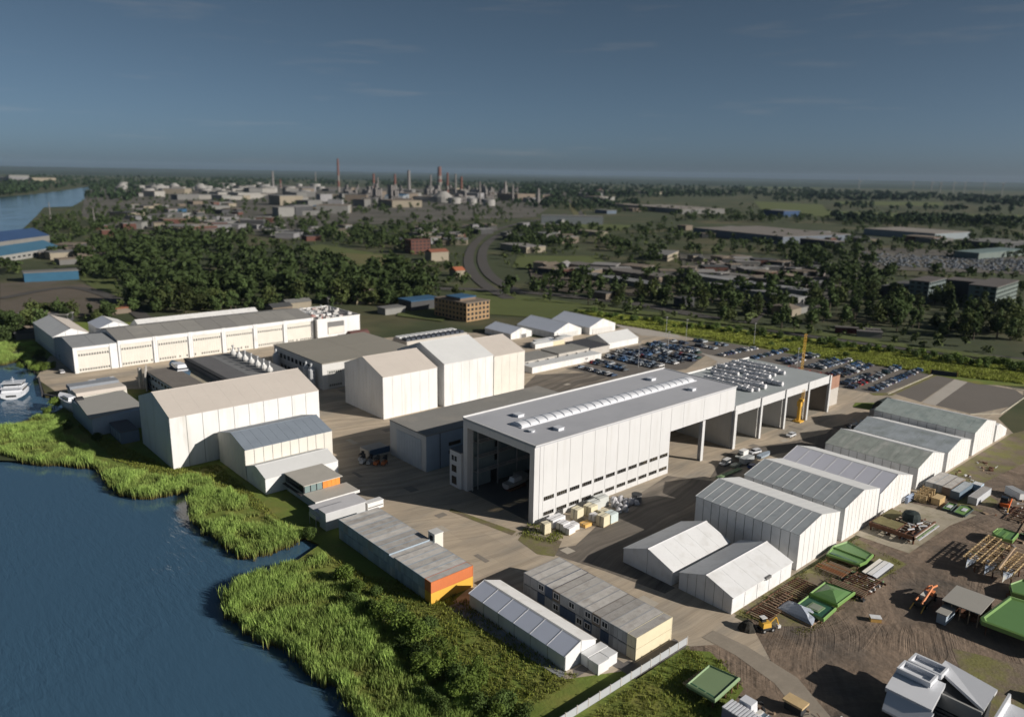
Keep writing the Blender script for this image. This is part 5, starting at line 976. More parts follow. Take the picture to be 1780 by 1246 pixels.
t=mould([(88,-87.2),(89.5,-86.2),(93.4,-86.3),(94.6,-87.5),(94.4,-91.2),(88.2,-91.5),(87.4,-89.4)],1.6,0.9,GREENM,'small green hull mould by the orange telehandler',mr=GREENB)
for i in range(2): MB().box(-2.3,2.2,-0.9+i*1.9,-0.2+i*1.9,2.2,2.5).build('stringer',GREENB,t)
t=mould([(59,-99.8),(63,-98.2),(68,-99.5),(66,-104),(60,-104)],1.2,0.9,GREENB,'green mould corner beyond the timber-framed hulls',mi=GREENM)
for i,pts in enumerate((((99.8,-69.9),(100.2,-72.3),(106.8,-71.8),(106.6,-69.5)),((99.5,-73.0),(99.2,-76.5),(106.6,-76.4),(108.4,-74.6),(107.2,-72.6)))):
    t=mould(list(pts),0.35,0.3,GELC,('narrow','wide')[i]+' flat green and white mould frame on the slab edge',mi=GREENB,mr=mat('dark_rim',(0.05,0.07,0.07)),frame=False)
    MB().obox((0,0),0.02,2.6,1.2,0.6,0.72).build('inner_frame',GELC,t)
t=thing('cover_sheet','white sheeted frame lying beside the bright green mould','cover',(48.5,-73.7,0.1)); 
for i in range(3): MB().loft([[(-5,-1.8+i*1.25,0.6+0.15*(i%2)),(5,-1.7+i*1.25,0.6+0.15*(i%2)),(5,-0.6+i*1.25,0.8),(-5,-0.7+i*1.25,0.8)],[(-5,-1.8+i*1.25,0.75+0.15*(i%2)),(5,-1.7+i*1.25,0.75+0.15*(i%2)),(5,-0.6+i*1.25,0.95),(-5,-0.7+i*1.25,0.95)]]).build('sheet',(GELC,WHITE,CREAM)[i],t)
MB().box(-4.8,4.8,-1.8,1.8,0,0.5).build('frame',DARK,t)
# blue tarp tent
t=thing('tarpaulin','crumpled blue and white tarpaulin over a frame near the yellow machine','tarpaulin',(15.4,-70.8,0.1))
rg=[]; 
P0=[(-2.4,3.9),(-2.8,0),(-2.9,-4.2),(0,-4),(3.0,-3.2),(2.6,0),(2.2,4.0),(0,4.1)]
for z,s in ((0.5,1.0),(1.0,0.86),(1.5,0.55),(2.1,0.08)): rg.append([(x*s*R.uniform(0.9,1.08),y*s*R.uniform(0.9,1.08),z+R.uniform(-0.15,0.15)) for x,y in P0])
MB().loft(rg).build('sheet',TARP,t); MB().box(-3,3,-4.3,4.2,0,0.35).build('frame',RAW,t)
def frames(x0,x1,y0,y1,n,label,m=RUST,zz=0.5,mm=None):
    t=thing('steel_rack',label,'rack',(x0,y0,0.1))
    for i in range(n): MB().box((x1-x0)*i/n,(x1-x0)*i/n+0.22,0,(y1-y0)*R.uniform(0.8,1.05),zz,zz+0.18).build('bar',m if R.random()<0.7 else (mm or RAW),t)
    for yy in (0.2,(y1-y0)*0.6,(y1-y0)-0.2): MB().box(0,x1-x0,yy,yy+0.16,zz-0.25,zz-0.02).build('cross_bar',RUST,t)
    for xx in (0.1,(x1-x0)/2,x1-x0-0.2):
        for yy in (0.2,(y1-y0)-0.3): MB().box(xx,xx+0.15,yy,yy+0.15,0,zz-0.25).build('leg',RUST,t)
frames(37,43,-70,-63,9,'orange-brown steel bars laid side by side near the bright green mould',mat('orange_rust',(0.34,0.15,0.07)),0.7)
frames(33,43,-77,-71,11,'dark timber and steel racks between the two green mould groups',RUST,0.8); frames(6,16,-68,-63,12,'low steel rack in the striped grass near the small tent corner',RUST,0.35); frames(16,30,-68.5,-62.5,15,'long low rack of bars in the striped grass',RUST,0.3)
frames(31.5,35,-77.5,-69,5,'rusty rack beside the domed green mould',RUST,0.9); frames(36,46,-121,-115.5,9,'steel rail rack under the large green deck mould',RUST,1.0)
# yellow and white excavator at the tent corner
t=thing('excavator','small yellow and white wheeled excavator by the small tent corner','excavator',(3.8,-69.3,0.1),rz=-0.4); t.scale=(0.82,0.82,0.82)
MB().box(-1.8,1.8,-1.1,1.1,0.6,1.3).build('chassis',DARK,t); MB().obox((-0.4,0),0,2.6,2.2,1.3,2.6,tl=2.3,tw=2.0).build('body',YELLOW,t); MB().obox((-0.9,0.4),0,1.4,1.3,2.6,3.7,tl=1.2,tw=1.1).build('cab',GLASS,t); MB().box(-1.7,-0.1,-0.4,1.1,3.7,3.85).build('cab_roof',WHITE,t)
mb=MB(); mb.cyl((0.7,-0.2,2.0),(2.6,-0.3,3.6),0.22,6); mb.cyl((2.6,-0.3,3.6),(3.6,-0.3,1.2),0.18,6); mb.build('arm',YELLOW,t); MB().obox((3.6,-0.3),0,0.9,1.1,0.4,1.2).build('bucket',WHITE,t); wheels(t,[(-1.3,-1.1),(-1.3,1.1),(1.3,-1.1),(1.3,1.1)],0.55,0.4)
t=thing('dark_heap','dark round heap of soil behind the excavator','heap',(1.2,-66.4,0.1)); rg=[]
for z,s in ((0,1.0),(0.8,0.85),(1.6,0.5),(1.9,0.1)): rg.append([(2.0*s*math.cos(2*PI*j/11)*R.uniform(0.88,1.1),2.0*s*math.sin(2*PI*j/11)*R.uniform(0.88,1.1),z) for j in range(11)])
MB().loft(rg).build('soil',mat('dark_soil',(0.035,0.033,0.028),1,0.3),t)
# rusty barge frame on the slab
t=thing('steel_deck','large rusty steel deck frame raised over the concrete slab, with a dark tank on it','steel frame',(69.5,-74,0.1))
mb=MB()
for i in range(8): mb.box(1+i*1.9,1.2+i*1.9,0.5,12.3,1.7,2.0)
for j in range(6): mb.box(0.6,15.2,0.6+j*2.3,0.85+j*2.3,2.0,2.25)
mb.box(0.5,15.4,0.4,0.7,1.2,2.3); mb.box(0.5,0.8,0.4,12.4,1.2,2.3); mb.build('girders',RUST,t)
MB().box(1.4,6.8,5.5,12,2.25,2.35).build('plate',mat('moss_plate',(0.17,0.15,0.07),0.95,0.4,0.5,3),t); MB().box(7.6,14,8.4,12.1,2.25,2.4).build('plate',mat('moss_plate',(0,0,0)),t)
for x in (1,8,15):
    for y in (0.6,11.9): MB().box(x-0.2,x+0.2,y-0.2,y+0.2,0,1.7).build('leg',RUST,t)
mb=MB(); rg=[]
for z,s in ((0,1.0),(1.3,1.05),(2.3,0.8),(2.7,0.2)): rg.append([(11+2.6*s*math.cos(2*PI*j/10)*R.uniform(0.9,1.1),5.4+2.3*s*math.sin(2*PI*j/10)*R.uniform(0.9,1.1),2.2+z) for j in range(10)])
mb.loft(rg); mb.build('dark_cover',mat('black_cover',(0.02,0.02,0.02),0.8),t)
for i in range(4): MB().box(0.8+i*0.2,14.6,-0.9+i*0.55,-0.55+i*0.55,1.6+0.12*i,1.75+0.12*i).build('long_plank',(GELC,GREENP,CREAM,CLADB)[i],t)
for i in range(10): x=R.uniform(2,13);y=R.uniform(1,4); MB().obox((x,y),R.uniform(0,3),2.2,0.3,2.3,2.6).build('loose_steel',(GELC,RUST,CREAM)[i%3],t)
# timber framed hulls
t=thing('framed_hulls','set of open wooden-ribbed hull frames with pale blue bows, on the dirt yard','hull frames',(65,-98.5,0.1))
for k,y in enumerate((10.3,6.2,2.2)):
    L_=20-k*2.5; rg=[]
    for i in range(7):
        u=i/6; bw=1.5*(min(1,u*2.4)**0.7); rg.append([(u*L_-0.5,y-bw,3.0),(u*L_-0.5,y-bw*0.6,1.4),(u*L_-0.5,y,0.9),(u*L_-0.5,y+bw*0.6,1.4),(u*L_-0.5,y+bw,3.0)])
    MB().loft(rg[:3],cap=False).build('bow',mat('bow_blue',(0.30,0.36,0.46),0.5,0.2,0.5,3,col2=(0.5,0.48,0.4),c2scale=0.4),t)
    rb=MB()
    for i in range(2,15):
        u=i/14; x=u*L_; 
        for a,b in (((x,y-1.5,3.1),(x,y+1.5,3.1)),((x,y-1.5,3.1),(x,y-0.9,1.3)),((x,y+1.5,3.1),(x,y+0.9,1.3))): rb.cyl(a,b,0.11,4)
    for yy in (-1.5,0,1.5): rb.cyl((1.5,y+yy,3.2),(L_,y+yy,3.2),0.16,4)
    rb.build('ribs',WOOD,t)
rb=MB()
for i in range(9): rb.cyl((1.5+i*2,0.5,3.45),(2.5+i*2,12,3.45),0.09,4)
rb.cyl((0,3.6,3.7),(15,4.6,3.8),0.3,5); rb.build('tie_beams',RAW,t)
for i in range(12): x=R.uniform(3,16);y=R.uniform(1,11.5); MB().obox((x,y),R.uniform(0,3),R.uniform(1,2.4),R.uniform(0.6,1.6),2.3,2.7).build('loose_panel',(GREENP,RUST,BROWNP,GELC,DARK)[i%5],t)
mb=MB()
for x in (2,8,14):
    for y in (1,5,9): mb.box(x-0.15,x+0.15,y-0.15,y+0.15,0,1.5)
mb.build('stands',RUST,t)
# grey open shed, side shed
t=thing('open_shed','grey open-fronted shelter with timber posts on the dirt yard','shelter',(40.2,-98.8,0.1),rz=0.02)
MB().box(-0.3,9.3,-0.3,7.5,3.4,3.6).build('roof',mat('grey_awning',(0.30,0.29,0.265),0.9,0.04),t)
for x in (0.1,):
    for y in (0,1.8,3.6,5.4,7.2): MB().box(x,x+0.2,y,y+0.2,0,3.4).build('post',RAW,t)
MB().box(8.9,9.1,0,7.2,0,3.4).build('rear_wall',BROWNP,t); MB().box(0.3,9,7.1,7.3,0,3.4).build('side_wall',BROWNP,t)
for y in (0.5,3,5): MB().box(2,5,y,y+1.4,0,1.1).build('stored_box',RUST,t)
t=thing('side_hut','small grey-roofed hut attached to the open shelter','hut',(35.6,-93.9,0.1)); MB().box(0.2,5.6,0,1.9,0,2.3).build('wall',CLADB,t); MB().box(0,6,-0.2,2.2,2.3,2.5).build('roof',mat('grey_awning',(0,0,0)),t)
# orange boom lift
t=thing('boom_lift','orange articulated boom lift folded beside the grey shelter','boom lift',(42,-87.3,0.1),rz=0.02)
MB().box(-3.6,3.6,-1.2,1.2,0.7,1.5).build('chassis',mat('lift_dark',(0.08,0.08,0.07)),t); OL=mat('lift_orange',(0.60,0.22,0.09),0.6,0.15,0.6,3)
for p,q,r in (((-4.4,-0.7,1.8),(2.4,-0.4,3.2),0.28),((2.4,-0.4,3.2),(6.2,-0.2,2.2),0.24),((-3.6,0.9,1.8),(3.8,0.8,2.5),0.24),((3.4,0.8,2.6),(6.4,0.9,1.6),0.2)): MB().cyl(p,q,r,6).build('boom',OL,t)
MB().box(-1.8,1.2,-0.3,0.7,1.5,2.6).build('engine_cover',CREAM,t); MB().box(1.6,3,-1,1,1.5,2.4).build('turntable',OL,t)
for y in (-1.1,1.1): MB().cyl((-3.4,y,1.2),(-5.6,y*1.1,0.2),0.12,5).build('outrigger',YELLOW,t)
wheels(t,[(-2.8,-1.2),(-2.8,1.2),(2.8,-1.2),(2.8,1.2)],0.6,0.45)
# orange telehandler
t=thing('telehandler','orange telehandler with a dark cab beyond the containers','telehandler',(117,-81.3,0.1),rz=0.15); MB().box(-1.6,1.8,-1.2,1.2,0.6,1.6).build('body',mat('tele_orange',(0.60,0.13,0.03)),t); MB().obox((0.1,0.2),0,2.2,2.0,1.6,3.2,tl=1.8,tw=1.8).build('cab',GLASS,t); MB().cyl((-2.6,-1.3,1.0),(2.6,-1.3,2.2),0.24,6).build('boom',mat('tele_orange',(0,0,0)),t); MB().cyl((-2.6,-1.3,1.0),(-5.2,-1.5,0.4),0.12,5).build('fork',OCHRE,t); wheels(t,[(-1.2,-1.2),(-1.2,1.2),(1.3,-1.2),(1.3,1.2)],0.65,0.45)
# timber frame laid on the ground near the small green mould
t=thing('ground_frame','large rectangular timber frame lying on the dirt','timber frame',(95,-90.5,0.12)); 
for a,b in (((0,0),(18,2)),((0,-5.4),(18,-3.4)),((0,0),(0,-5.4)),((8,0.9),(8,-4.5)),((18,2),(18,-3.4))): MB().obox(((a[0]+b[0])/2,(a[1]+b[1])/2),math.atan2(b[1]-a[1],b[0]-a[0]),math.dist(a,b)+0.4,0.5,0,0.2).build('beam',RAW,t)
# white moulds stack in the bottom right corner
t=thing('gelcoat_moulds','pair of tall white and blue-shaded deck mouldings stacked upright at the bottom right','boat moulding',(-6,-105,0.1),rz=0)
MB().loft([[(0,0,2.2),(0,7,2.2),(3,7.6,4.2),(3,-0.4,4.2)],[(0,0,2.6),(0,7,2.6),(3,7.6,4.6),(3,-0.4,4.6)]]).build('flap',GELC,t)
MB().loft([[(3,0,4.2),(3,8,4.2),(12,9,4.6),(12,1,4.6)],[(3,0,5.0),(3,8,5.0),(12,9,5.4),(12,1,5.4)]]).build('deck',GELC,t)
for x0,y0 in ((8.4,2.4),(12.4,2.0)):
    f=MB(); f.box(x0,x0+3.6,y0,y0+0.4,5.4,6.4); f.box(x0,x0+3.6,y0+5.6,y0+6,5.4,6.4); f.box(x0,x0+0.4,y0+0.4,y0+5.6,5.4,6.4); f.box(x0+3.2,x0+3.6,y0+0.4,y0+5.6,5.4,6.4); f.build('coaming',GELC,t); MB().box(x0+0.4,x0+3.2,y0+0.4,y0+5.6,5.42,5.6).build('well',GELC,t)
MB().box(3.4,11.5,1.5,8,0,4.1).build('support',DARK,t)
t=thing('long_moulding','long white ribbed moulding leaning behind the stacked deck mouldings','boat moulding',(4,-111,0.1))
MB().loft([[(0,0,4.4),(6.5,0,5.4),(8.5,9.5,5.4),(5,9.5,5.2)],[(0,0,5.0),(6.5,0,6.0),(8.5,9.5,6.0),(5,9.5,5.8)]]).build('shell',GELC,t); MB().box(-1,-0.6,0,9,2.2,5.0).build('side',mat('grey_side',(0.32,0.32,0.31)),t)
for k in range(4): MB().box(-1.6-k*0.8,-1.3-k*0.8,0,9,1.8-k*0.3,2.1-k*0.3).build('rib',SEAM,t)
MB().box(0,6,0.5,9,0,4.4).build('support',DARK,t)
t=thing('green_moulding','green pointed hull moulding at the bottom edge','boat moulding',(-11,-107,0.1)); MB().loft([[(0,-6,0.5),(0,-0.5,0.5),(1.5,-1.5,0.5),(2.5,-6,0.5)],[(0.8,-5.5,3.0),(4.5,-1.0,3.6),(4.6,-1.3,3.6),(2.6,-5.5,3.0)]]).build('shell',GREENP,t)
t=thing('white_moulding','white curved cockpit moulding in the bottom right corner','boat moulding',(-2,-122,0.1)); 
MB().loft([[(0,0,2.2),(12,2,4.2),(12,9,4.2),(2,9,2.2)],[(0,0,2.8),(12,2,4.8),(12,9,4.8),(2,9,2.8)]]).build('floor',GELC,t); MB().loft([[(2,8.6,2.8),(12,8.6,4.8),(12,9.4,4.8),(2,9.4,2.8)],[(2,8.8,4.6),(12,8.8,6.6),(12,9.2,6.6),(2,9.2,4.6)]]).build('side',GELC,t); MB().box(1,11,1,8,0,2.1).build('support',DARK,t)
t=thing('sand_box','flat ochre plywood sheet on a stand near the bottom edge','plywood sheet',(-16.4,-88.4,0.1)); MB().box(0,2.6,0,3.9,1.6,2.0).build('sheet',WOOD,t); MB().box(0.3,2.3,0.3,3.6,0,1.6).build('stand',DARK,t)
t=thing('ribbed_cover','lilac-white ribbed cover at the bottom edge','cover',(-27.6,-88,0.1))
for i in range(13): MB().box(0,3.2,8.6-i*0.62,9.0-i*0.62,2.35,2.6).build('rib',GELC,t)
MB().box(0.1,3.1,0.8,9,0,2.34).build('body',mat('lilac_side',(0.26,0.25,0.33)),t)
t=thing('silver_box','pale angular box with a sloping side behind the ribbed cover','box',(-23.9,-82.6,0.1)); MB().obox((1,1.2),0,2.4,2.8,0,2.9,tl=2.0,tw=2.4).build('body',GELC,t); MB().box(0,2,0,2.4,2.9,3.0).build('lid',GELC,t)
t=thing('glazed_frame','greenhouse-like glazed frame with a cream end beside the silver box','frame',(-25,-89,0.1)); MB().box(0,2.4,0,4.6,0.4,2.1).build('glazing',mat('frame_glass',(0.13,0.18,0.22),0.2),t)
for i in range(6): MB().box(-0.05,2.45,i*0.9,i*0.9+0.1,2.12,2.2).build('bar',GELC,t)
MB().box(0,2.4,4.65,5.4,0,2.3).build('end_board',CREAM,t); MB().box(0,2.4,-0.9,-0.05,0,2.3).build('end_board',CREAM,t)
# rowing boats near left inlet
suv(-63,259,1.6,'white car parked in the shade beside the left wing',(0.5,0.5,0.52),4.5,1.6)

# scrap and small goods strewn over the right yard
def scrap(area,n,label,mats,s0=0.3,s1=1.4):
    for k,m in enumerate(mats):
        mb=MB()
        for x,y in scatter(area,n*3)[:n]:
            a=R.uniform(0,3.14); l=R.uniform(s0,s1); mb.obox((x,y),a,l,l*R.uniform(0.12,0.8),0.1,0.1+R.uniform(0.1,0.6))
            if R.random()<0.35: mb.cyl((x,y,0.2),(x+R.uniform(-2,2),y+R.uniform(-2,2),0.5),0.07,4)
        tag(mb.build('scrap',m),label+' '+('rusty','timber','pale','dark','green')[k]+' pieces','scrap',kind='stuff')
scrap([(31,-78),(44,-78),(44,-70),(31,-69)],16,'litter between the mould groups,',(RUST,RAW,WHITE2,DARK,GREENP)); scrap([(60,-100),(86,-96),(90,-88),(110,-92),(108,-104),(70,-112),(58,-106)],26,'litter round the framed hulls,',(RUST,RAW,WHITE2,DARK,GREENP))
scrap([(34,-118),(60,-116),(62,-126),(34,-128)],22,'litter below the large green mould,',(RUST,RAW,WHITE2,DARK,GREENP)); scrap([(70,-73),(86,-73.5),(86,-62),(70,-62)],20,'debris on the rusty deck slab,',(RUST,RAW,WHITE2,DARK)); scrap([(107,-78),(128,-80),(130,-90),(108,-90)],14,'litter past the stored containers,',(RUST,RAW,WHITE2,DARK))
scrap([(143,-16),(166,-16),(166,-26),(146,-26)],26,'scrap among the jumble of machines,',(RUST,RAW,WHITE2,DARK,GREENP),0.5,2.6); scrap([(-30,-78),(-18,-78),(-10,-96),(-24,-96)],16,'litter at the bottom edge,',(RUST,RAW,WHITE2,DARK)); scrap([(120,-62),(160,-61),(150,-70),(126,-68)],10,'bits in the rough grass,',(RUST,RAW,WHITE2))
frames(86,96,-117,-110,8,'long rusty steel rack right of the framed hulls',RUST,0.7); frames(12.5,20.5,-66.5,-64.5,7,'short bundle of bars next to the tarpaulin',RAW,0.6); frames(108,120,-88.5,-84,8,'dark rack of beams before the telehandler',RUST,0.5)
for i,(x,y,l,w_,z,m,lb) in enumerate(((70,-112,5,3,1.6,CREAM,'cream panel box right of the large green mould'),(76,-109,4,2.4,1.2,STEEL,'grey metal tank near the framed hulls'),(128,-84,6,2.4,2.2,WHITE2,'white box standing far right on the dirt'),(24,-118,3.4,2.4,1.8,GREENP,'green chest at the lower right edge'),(100,-97,5,2,1.4,BLUEP,'blue chest beyond the framed hulls'),(27,-83.5,2.2,1.4,0.9,OCHRE,'small ochre chest on the dirt near the domed mould'))):
    t=thing('chest',lb,'chest',(x,y,0.1),rz=R.uniform(0,3)); MB().box(0,l,0,w_,0,z).build('box',m,t); MB().box(-0.08,l+0.08,-0.08,w_+0.08,z,z+0.14).build('lid',WHITE2 if m is not WHITE2 else STEEL,t)
# ---------------------------------------------------------------- reeds, grass, shrubs
def reedmat(name,tip,base,h0,h1,transl=0.25,var=0.3):
    m=bpy.data.materials.new(name); m.use_nodes=True; n=m.node_tree.nodes; l=m.node_tree.links; b=n['Principled BSDF']; b.inputs['Roughness'].default_value=0.7; b.inputs['Specular IOR Level'].default_value=0.2
    g=n.new('ShaderNodeNewGeometry'); s=n.new('ShaderNodeSeparateXYZ'); l.new(g.outputs['Position'],s.inputs[0])
    r=n.new('ShaderNodeMapRange'); r.inputs[1].default_value=h0; r.inputs[2].default_value=h1; l.new(s.outputs[2],r.inputs[0])
    q=n.new('ShaderNodeMix'); q.data_type='RGBA'; q.inputs[6].default_value=(*base,1); q.inputs[7].default_value=(*tip,1); l.new(r.outputs[0],q.inputs[0])
    t=n.new('ShaderNodeTexNoise'); t.inputs['Scale'].default_value=0.22; t.inputs['Detail'].default_value=7; t.inputs['Roughness'].default_value=0.7; l.new(g.outputs['Position'],t.inputs['Vector'])
    a=n.new('ShaderNodeMapRange'); a.inputs[1].default_value=0.3; a.inputs[2].default_value=0.7; a.inputs[3].default_value=1-var; a.inputs[4].default_value=1+var; l.new(t.outputs['Fac'],a.inputs[0])
    v=n.new('ShaderNodeVectorMath'); v.operation='SCALE'; l.new(q.outputs[2],v.inputs[0]); l.new(a.outputs[0],v.inputs[3]); l.new(v.outputs[0],b.inputs['Base Color'])
    tr=n.new('ShaderNodeBsdfTranslucent'); l.new(v.outputs[0],tr.inputs['Color']); ms=n.new('ShaderNodeMixShader'); ms.inputs[0].default_value=transl
    l.new(b.outputs[0],ms.inputs[1]); l.new(tr.outputs[0],ms.inputs[2]); l.new(ms.outputs[0],n['Material Output'].inputs['Surface']); return m
REED=reedmat('reed_green',(0.28,0.40,0.10),(0.13,0.10,0.035),-0.6,1.6,0.18,0.38)
TUFT=reedmat('meadow_tufts',(0.21,0.25,0.045),(0.13,0.11,0.04),0.0,0.5)
VERGE=reedmat('verge_weeds',(0.27,0.31,0.06),(0.16,0.15,0.04),0.0,0.9,0.2,0.6)
def blades(name,P,hmin,hmax,wd,nb,m,zb=0.0,lean=0.35,spread=0.35,hfun=None):
    n=len(P); k=n*nb; c=np.repeat(P,nb,0)+NR.randn(k,2)*spread
    hh=NR.uniform(hmin,hmax,k)*(np.repeat(hfun,nb) if hfun is not None else 1); a=NR.rand(k)*2*PI; w_=wd*NR.uniform(0.6,1.3,k)
    la=NR.rand(k)*2*PI; ll=NR.rand(k)*lean*hh
    dx=np.cos(a)*w_/2;dy=np.sin(a)*w_/2; v=np.zeros((k,5,3)); 
    for j,(s,u) in enumerate(((-1,0),(1,0),(1.0,0.6),(-1.0,0.6),(0,1))):
        v[:,j,0]=c[:,0]+s*dx+np.cos(la)*ll*u*u; v[:,j,1]=c[:,1]+s*dy+np.sin(la)*ll*u*u; v[:,j,2]=zb+hh*u
    f=(np.arange(k)[:,None,None]*5+np.array([[0,1,2],[0,2,3],[3,2,4]])[None]).reshape(-1,3)
    return npmesh(name,v.reshape(-1,3),f,m)
def vnoise(P,s,seed=0):
    rs=np.random.RandomState(seed); G=rs.rand(64,64); x=P[:,0]/s;y=P[:,1]/s; xi=np.floor(x).astype(int);yi=np.floor(y).astype(int); fx=x-xi;fy=y-yi; fx=fx*fx*(3-2*fx);fy=fy*fy*(3-2*fy)
    g=lambda a,b:G[a%64,b%64]; return (g(xi,yi)*(1-fx)+g(xi+1,yi)*fx)*(1-fy)+(g(xi,yi+1)*(1-fx)+g(xi+1,yi+1)*fx)*fy
reed_areas=[[(0,600),(60,600),(75,612),(55,622),(28,628),(0,633)],
 [(-60,770),(0,742),(62,728),(95,722),(118,724),(105,760),(140,775),(165,790),(160,811),(115,806),(60,804),(0,786),(-60,795)],
 [(180,812),(200,815),(240,820),(300,840),(345,832),(365,842),(372,870),(345,885),(339,877),(341,857),(330,850),(314,854),(263,864),(215,857),(200,844)],
 [(345,850),(365,842),(400,860),(440,880),(470,905),(505,918),(524,930),(516,939),(478,955),(427,968),(417,958),(392,943),(390,927),(364,924),(342,897),(339,877)],
 [(562,968),(585,992),(600,1000),(630,1035),(660,1060),(700,1090),(735,1110),(760,1150),(800,1190),(850,1246),(860,1300),(660,1300),(630,1240),(605,1206),(600,1183),(578,1184),(552,1175),(527,1140),(492,1115),(464,1115),(431,1087),(403,1069),(398,1040),(410,1026),(450,1003),(496,986),(526,974)]]
parts=[]
for i,a in enumerate(reed_areas):
    A=pxs(a,-0.45); arr=np.array(A); area=0.5*abs(sum(arr[j-1,0]*arr[j,1]-arr[j,0]*arr[j-1,1] for j in range(len(arr))))
    box=(arr.max(0)-arr.min(0)).prod(); P=scatter(A,int(box*3.6)); 
    v=vnoise(P,6.5,1)*0.55+vnoise(P,2.6,2)*0.45; k_=v>0.33; P=P[k_]; v=v[k_]; parts.append((P,v))
ed=[]      # ragged outer edge standing in the water
for a,b in zip(shore[:-1],shore[1:]):
    if min(a[0],b[0])<-30 or max(a[1],b[1])>1300 or (a[1]<735 and 56<=a[0]<=118) or (425<a[0]<560 and a[1]<1000 and not (b[0]<=524 and b[1]<=968)): continue
    A_,B_=np.array(at(a[0],a[1],WZ*0.5)),np.array(at(b[0],b[1],WZ*0.5)); k=int(np.linalg.norm(B_-A_)*11); u=NR.rand(k)[:,None]; ed.append(A_+(B_-A_)*u+NR.randn(k,2)*0.75)
ed=np.concatenate(ed); parts.append((ed,0.35+0.5*vnoise(ed,3.0,3)))
P=np.concatenate([p for p,_ in parts]); v=np.concatenate([q for _,q in parts])
tag(link('reeds',blades('reeds',P,1.8,2.9,0.15,8,REED,zb=-0.75,lean=0.32,spread=0.35,hfun=0.15+1.5*v)),'tall green reeds standing in the shallow water along the bank','reeds',kind='stuff')
# rough grass
rough=[[(118,724),(200,800),(300,835),(345,832),(480,905),(505,918),(430,850),(380,808),(300,815),(150,745)],[(560,960),(600,1000),(700,1085),(800,1175),(900,1240),(990,1190),(1003,1175),(900,1095),(790,1030),(700,1010),(640,1000)],
  [(1195,1128),(1260,1150),(1290,1195),(1240,1246),(1300,1300),(1000,1300),(1030,1240),(1190,1130)],[(900,930),(925,908),(990,925),(960,945)]]
Q=[]
for a in rough:
    A=pxs(a,0.1); arr=np.array(A); P=scatter(A,int((arr.max(0)-arr.min(0)).prod()*2.5)); q=vnoise(P,4,5)*0.5+vnoise(P,1.5,6)*0.5; Q.append(P[q>0.2])
P=np.concatenate(Q); tag(link('rough_grass',blades('rough_grass',P,0.25,0.85,0.16,4,TUFT,lean=0.6)),'rough yellow-green grass on the bank and beyond the panel fence','grass',kind='stuff')
A=pxs([(1000,540),(1100,551),(1397,590),(1780,640),(1780,668),(1640,652),(1400,618),(1290,598),(1165,578),(1060,562)]); arr=np.array(A); P=scatter(A,60000); q=vnoise(P,7,8)*0.5+vnoise(P,2.5,9)*0.5; P=P[q>0.30][:26000]
tag(link('verge_grass',blades('verge_grass',P,0.5,1.5,0.4,4,VERGE,lean=0.6,spread=0.7)),'tall sunlit weeds along the strip behind the car park','grass',kind='stuff')
P=scatter([(4,-61.5),(62,-61.5),(57,-77),(8,-76)],2600); P=P[vnoise(P,3,4)>0.45]; tag(link('weeds',blades('weeds',P,0.15,0.45,0.14,4,TUFT,lean=0.6)),'patchy weeds between the racks and green moulds','grass',kind='stuff')
# crowns of leaf clumps
def crown(seed,n,w_,h_,leaf,lob=7,flat=1.0,z0=0.25,col=False):
    rs=np.random.RandomState(seed); L_=[]
    for i in range(lob):
        a=rs.rand()*2*PI; r=rs.rand()**0.6*w_*0.30; z=z0*h_+(1-z0)*h_*(0.25+0.6*rs.rand()); s=w_*(0.20+0.14*rs.rand())*(1.15-0.5*(z/h_)) 
        L_.append((r*math.cos(a),r*math.sin(a),z,s,s*rs.uniform(0.7,1.1)*flat))
    L_.append((0,0,h_*0.82,w_*0.2,h_*0.2))
    L_=np.array(L_); wt=L_[:,3]**2; idx=rs.choice(len(L_),n,p=wt/wt.sum()); d=rs.randn(n,3); d/=np.linalg.norm(d,axis=1)[:,None]; rr=rs.uniform(0.72,1.08,n)
    c=L_[idx,:3]+d*rr[:,None]*np.stack([L_[idx,3],L_[idx,3],L_[idx,4]],1); c[:,2]=np.maximum(c[:,2],0.15)
    nn=d+rs.randn(n,3)*0.45; nn/=np.linalg.norm(nn,axis=1)[:,None]; t=np.cross(nn,rs.randn(n,3)); t/=np.linalg.norm(t,axis=1)[:,None]; b=np.cross(nn,t)
    s=leaf*rs.uniform(0.6,1.3,n)[:,None]; v=np.stack([c-t*s,c-b*s*0.6,c+t*s,c+b*s*0.6],1)
    f=np.arange(n*4).reshape(n,4); return v.reshape(-1,3),f
def leafmat(name,col,rand=0.3,transl=0.2):
    return mat(name,col,0.8,0.25,0.06,0.7,transl=transl,rand=rand,spec=0.15)
LEAF=leafmat('leaf_green',(0.075,0.115,0.030)); LEAFL=leafmat('leaf_pale_willow',(0.12,0.175,0.035)); LEAFD=leafmat('leaf_far_dark',(0.056,0.084,0.028),0.35); LEAFM=leafmat('leaf_far_olive',(0.062,0.080,0.026),0.4); LEAFY=leafmat('leaf_yellow_green',(0.16,0.19,0.04))  # willow leaf is simply a paler green, varied per bush
BARK=mat('bark',(0.08,0.065,0.05),0.95,0.2)
def tree_mesh(seed,n,w_,h_,leaf,m,trunk=True,**k):
    v,f=crown(seed,n,w_,h_,leaf,**k); me=npmesh('crown',v,f,m)
    tm=None
    if trunk:
        mb=MB(); mb.cyl((0,0,-0.1),(0,0,h_*0.55),0.028*h_,6,r2=0.012*h_)
        for j in range(4): a=j*1.6+seed; mb.cyl((0,0,h_*(0.25+0.07*j)),(w_*0.28*math.cos(a),w_*0.28*math.sin(a),h_*(0.5+0.08*j)),0.010*h_,5,r2=0.004*h_)
        tm=mb.mesh('trunk',BARK)
    return me,tm
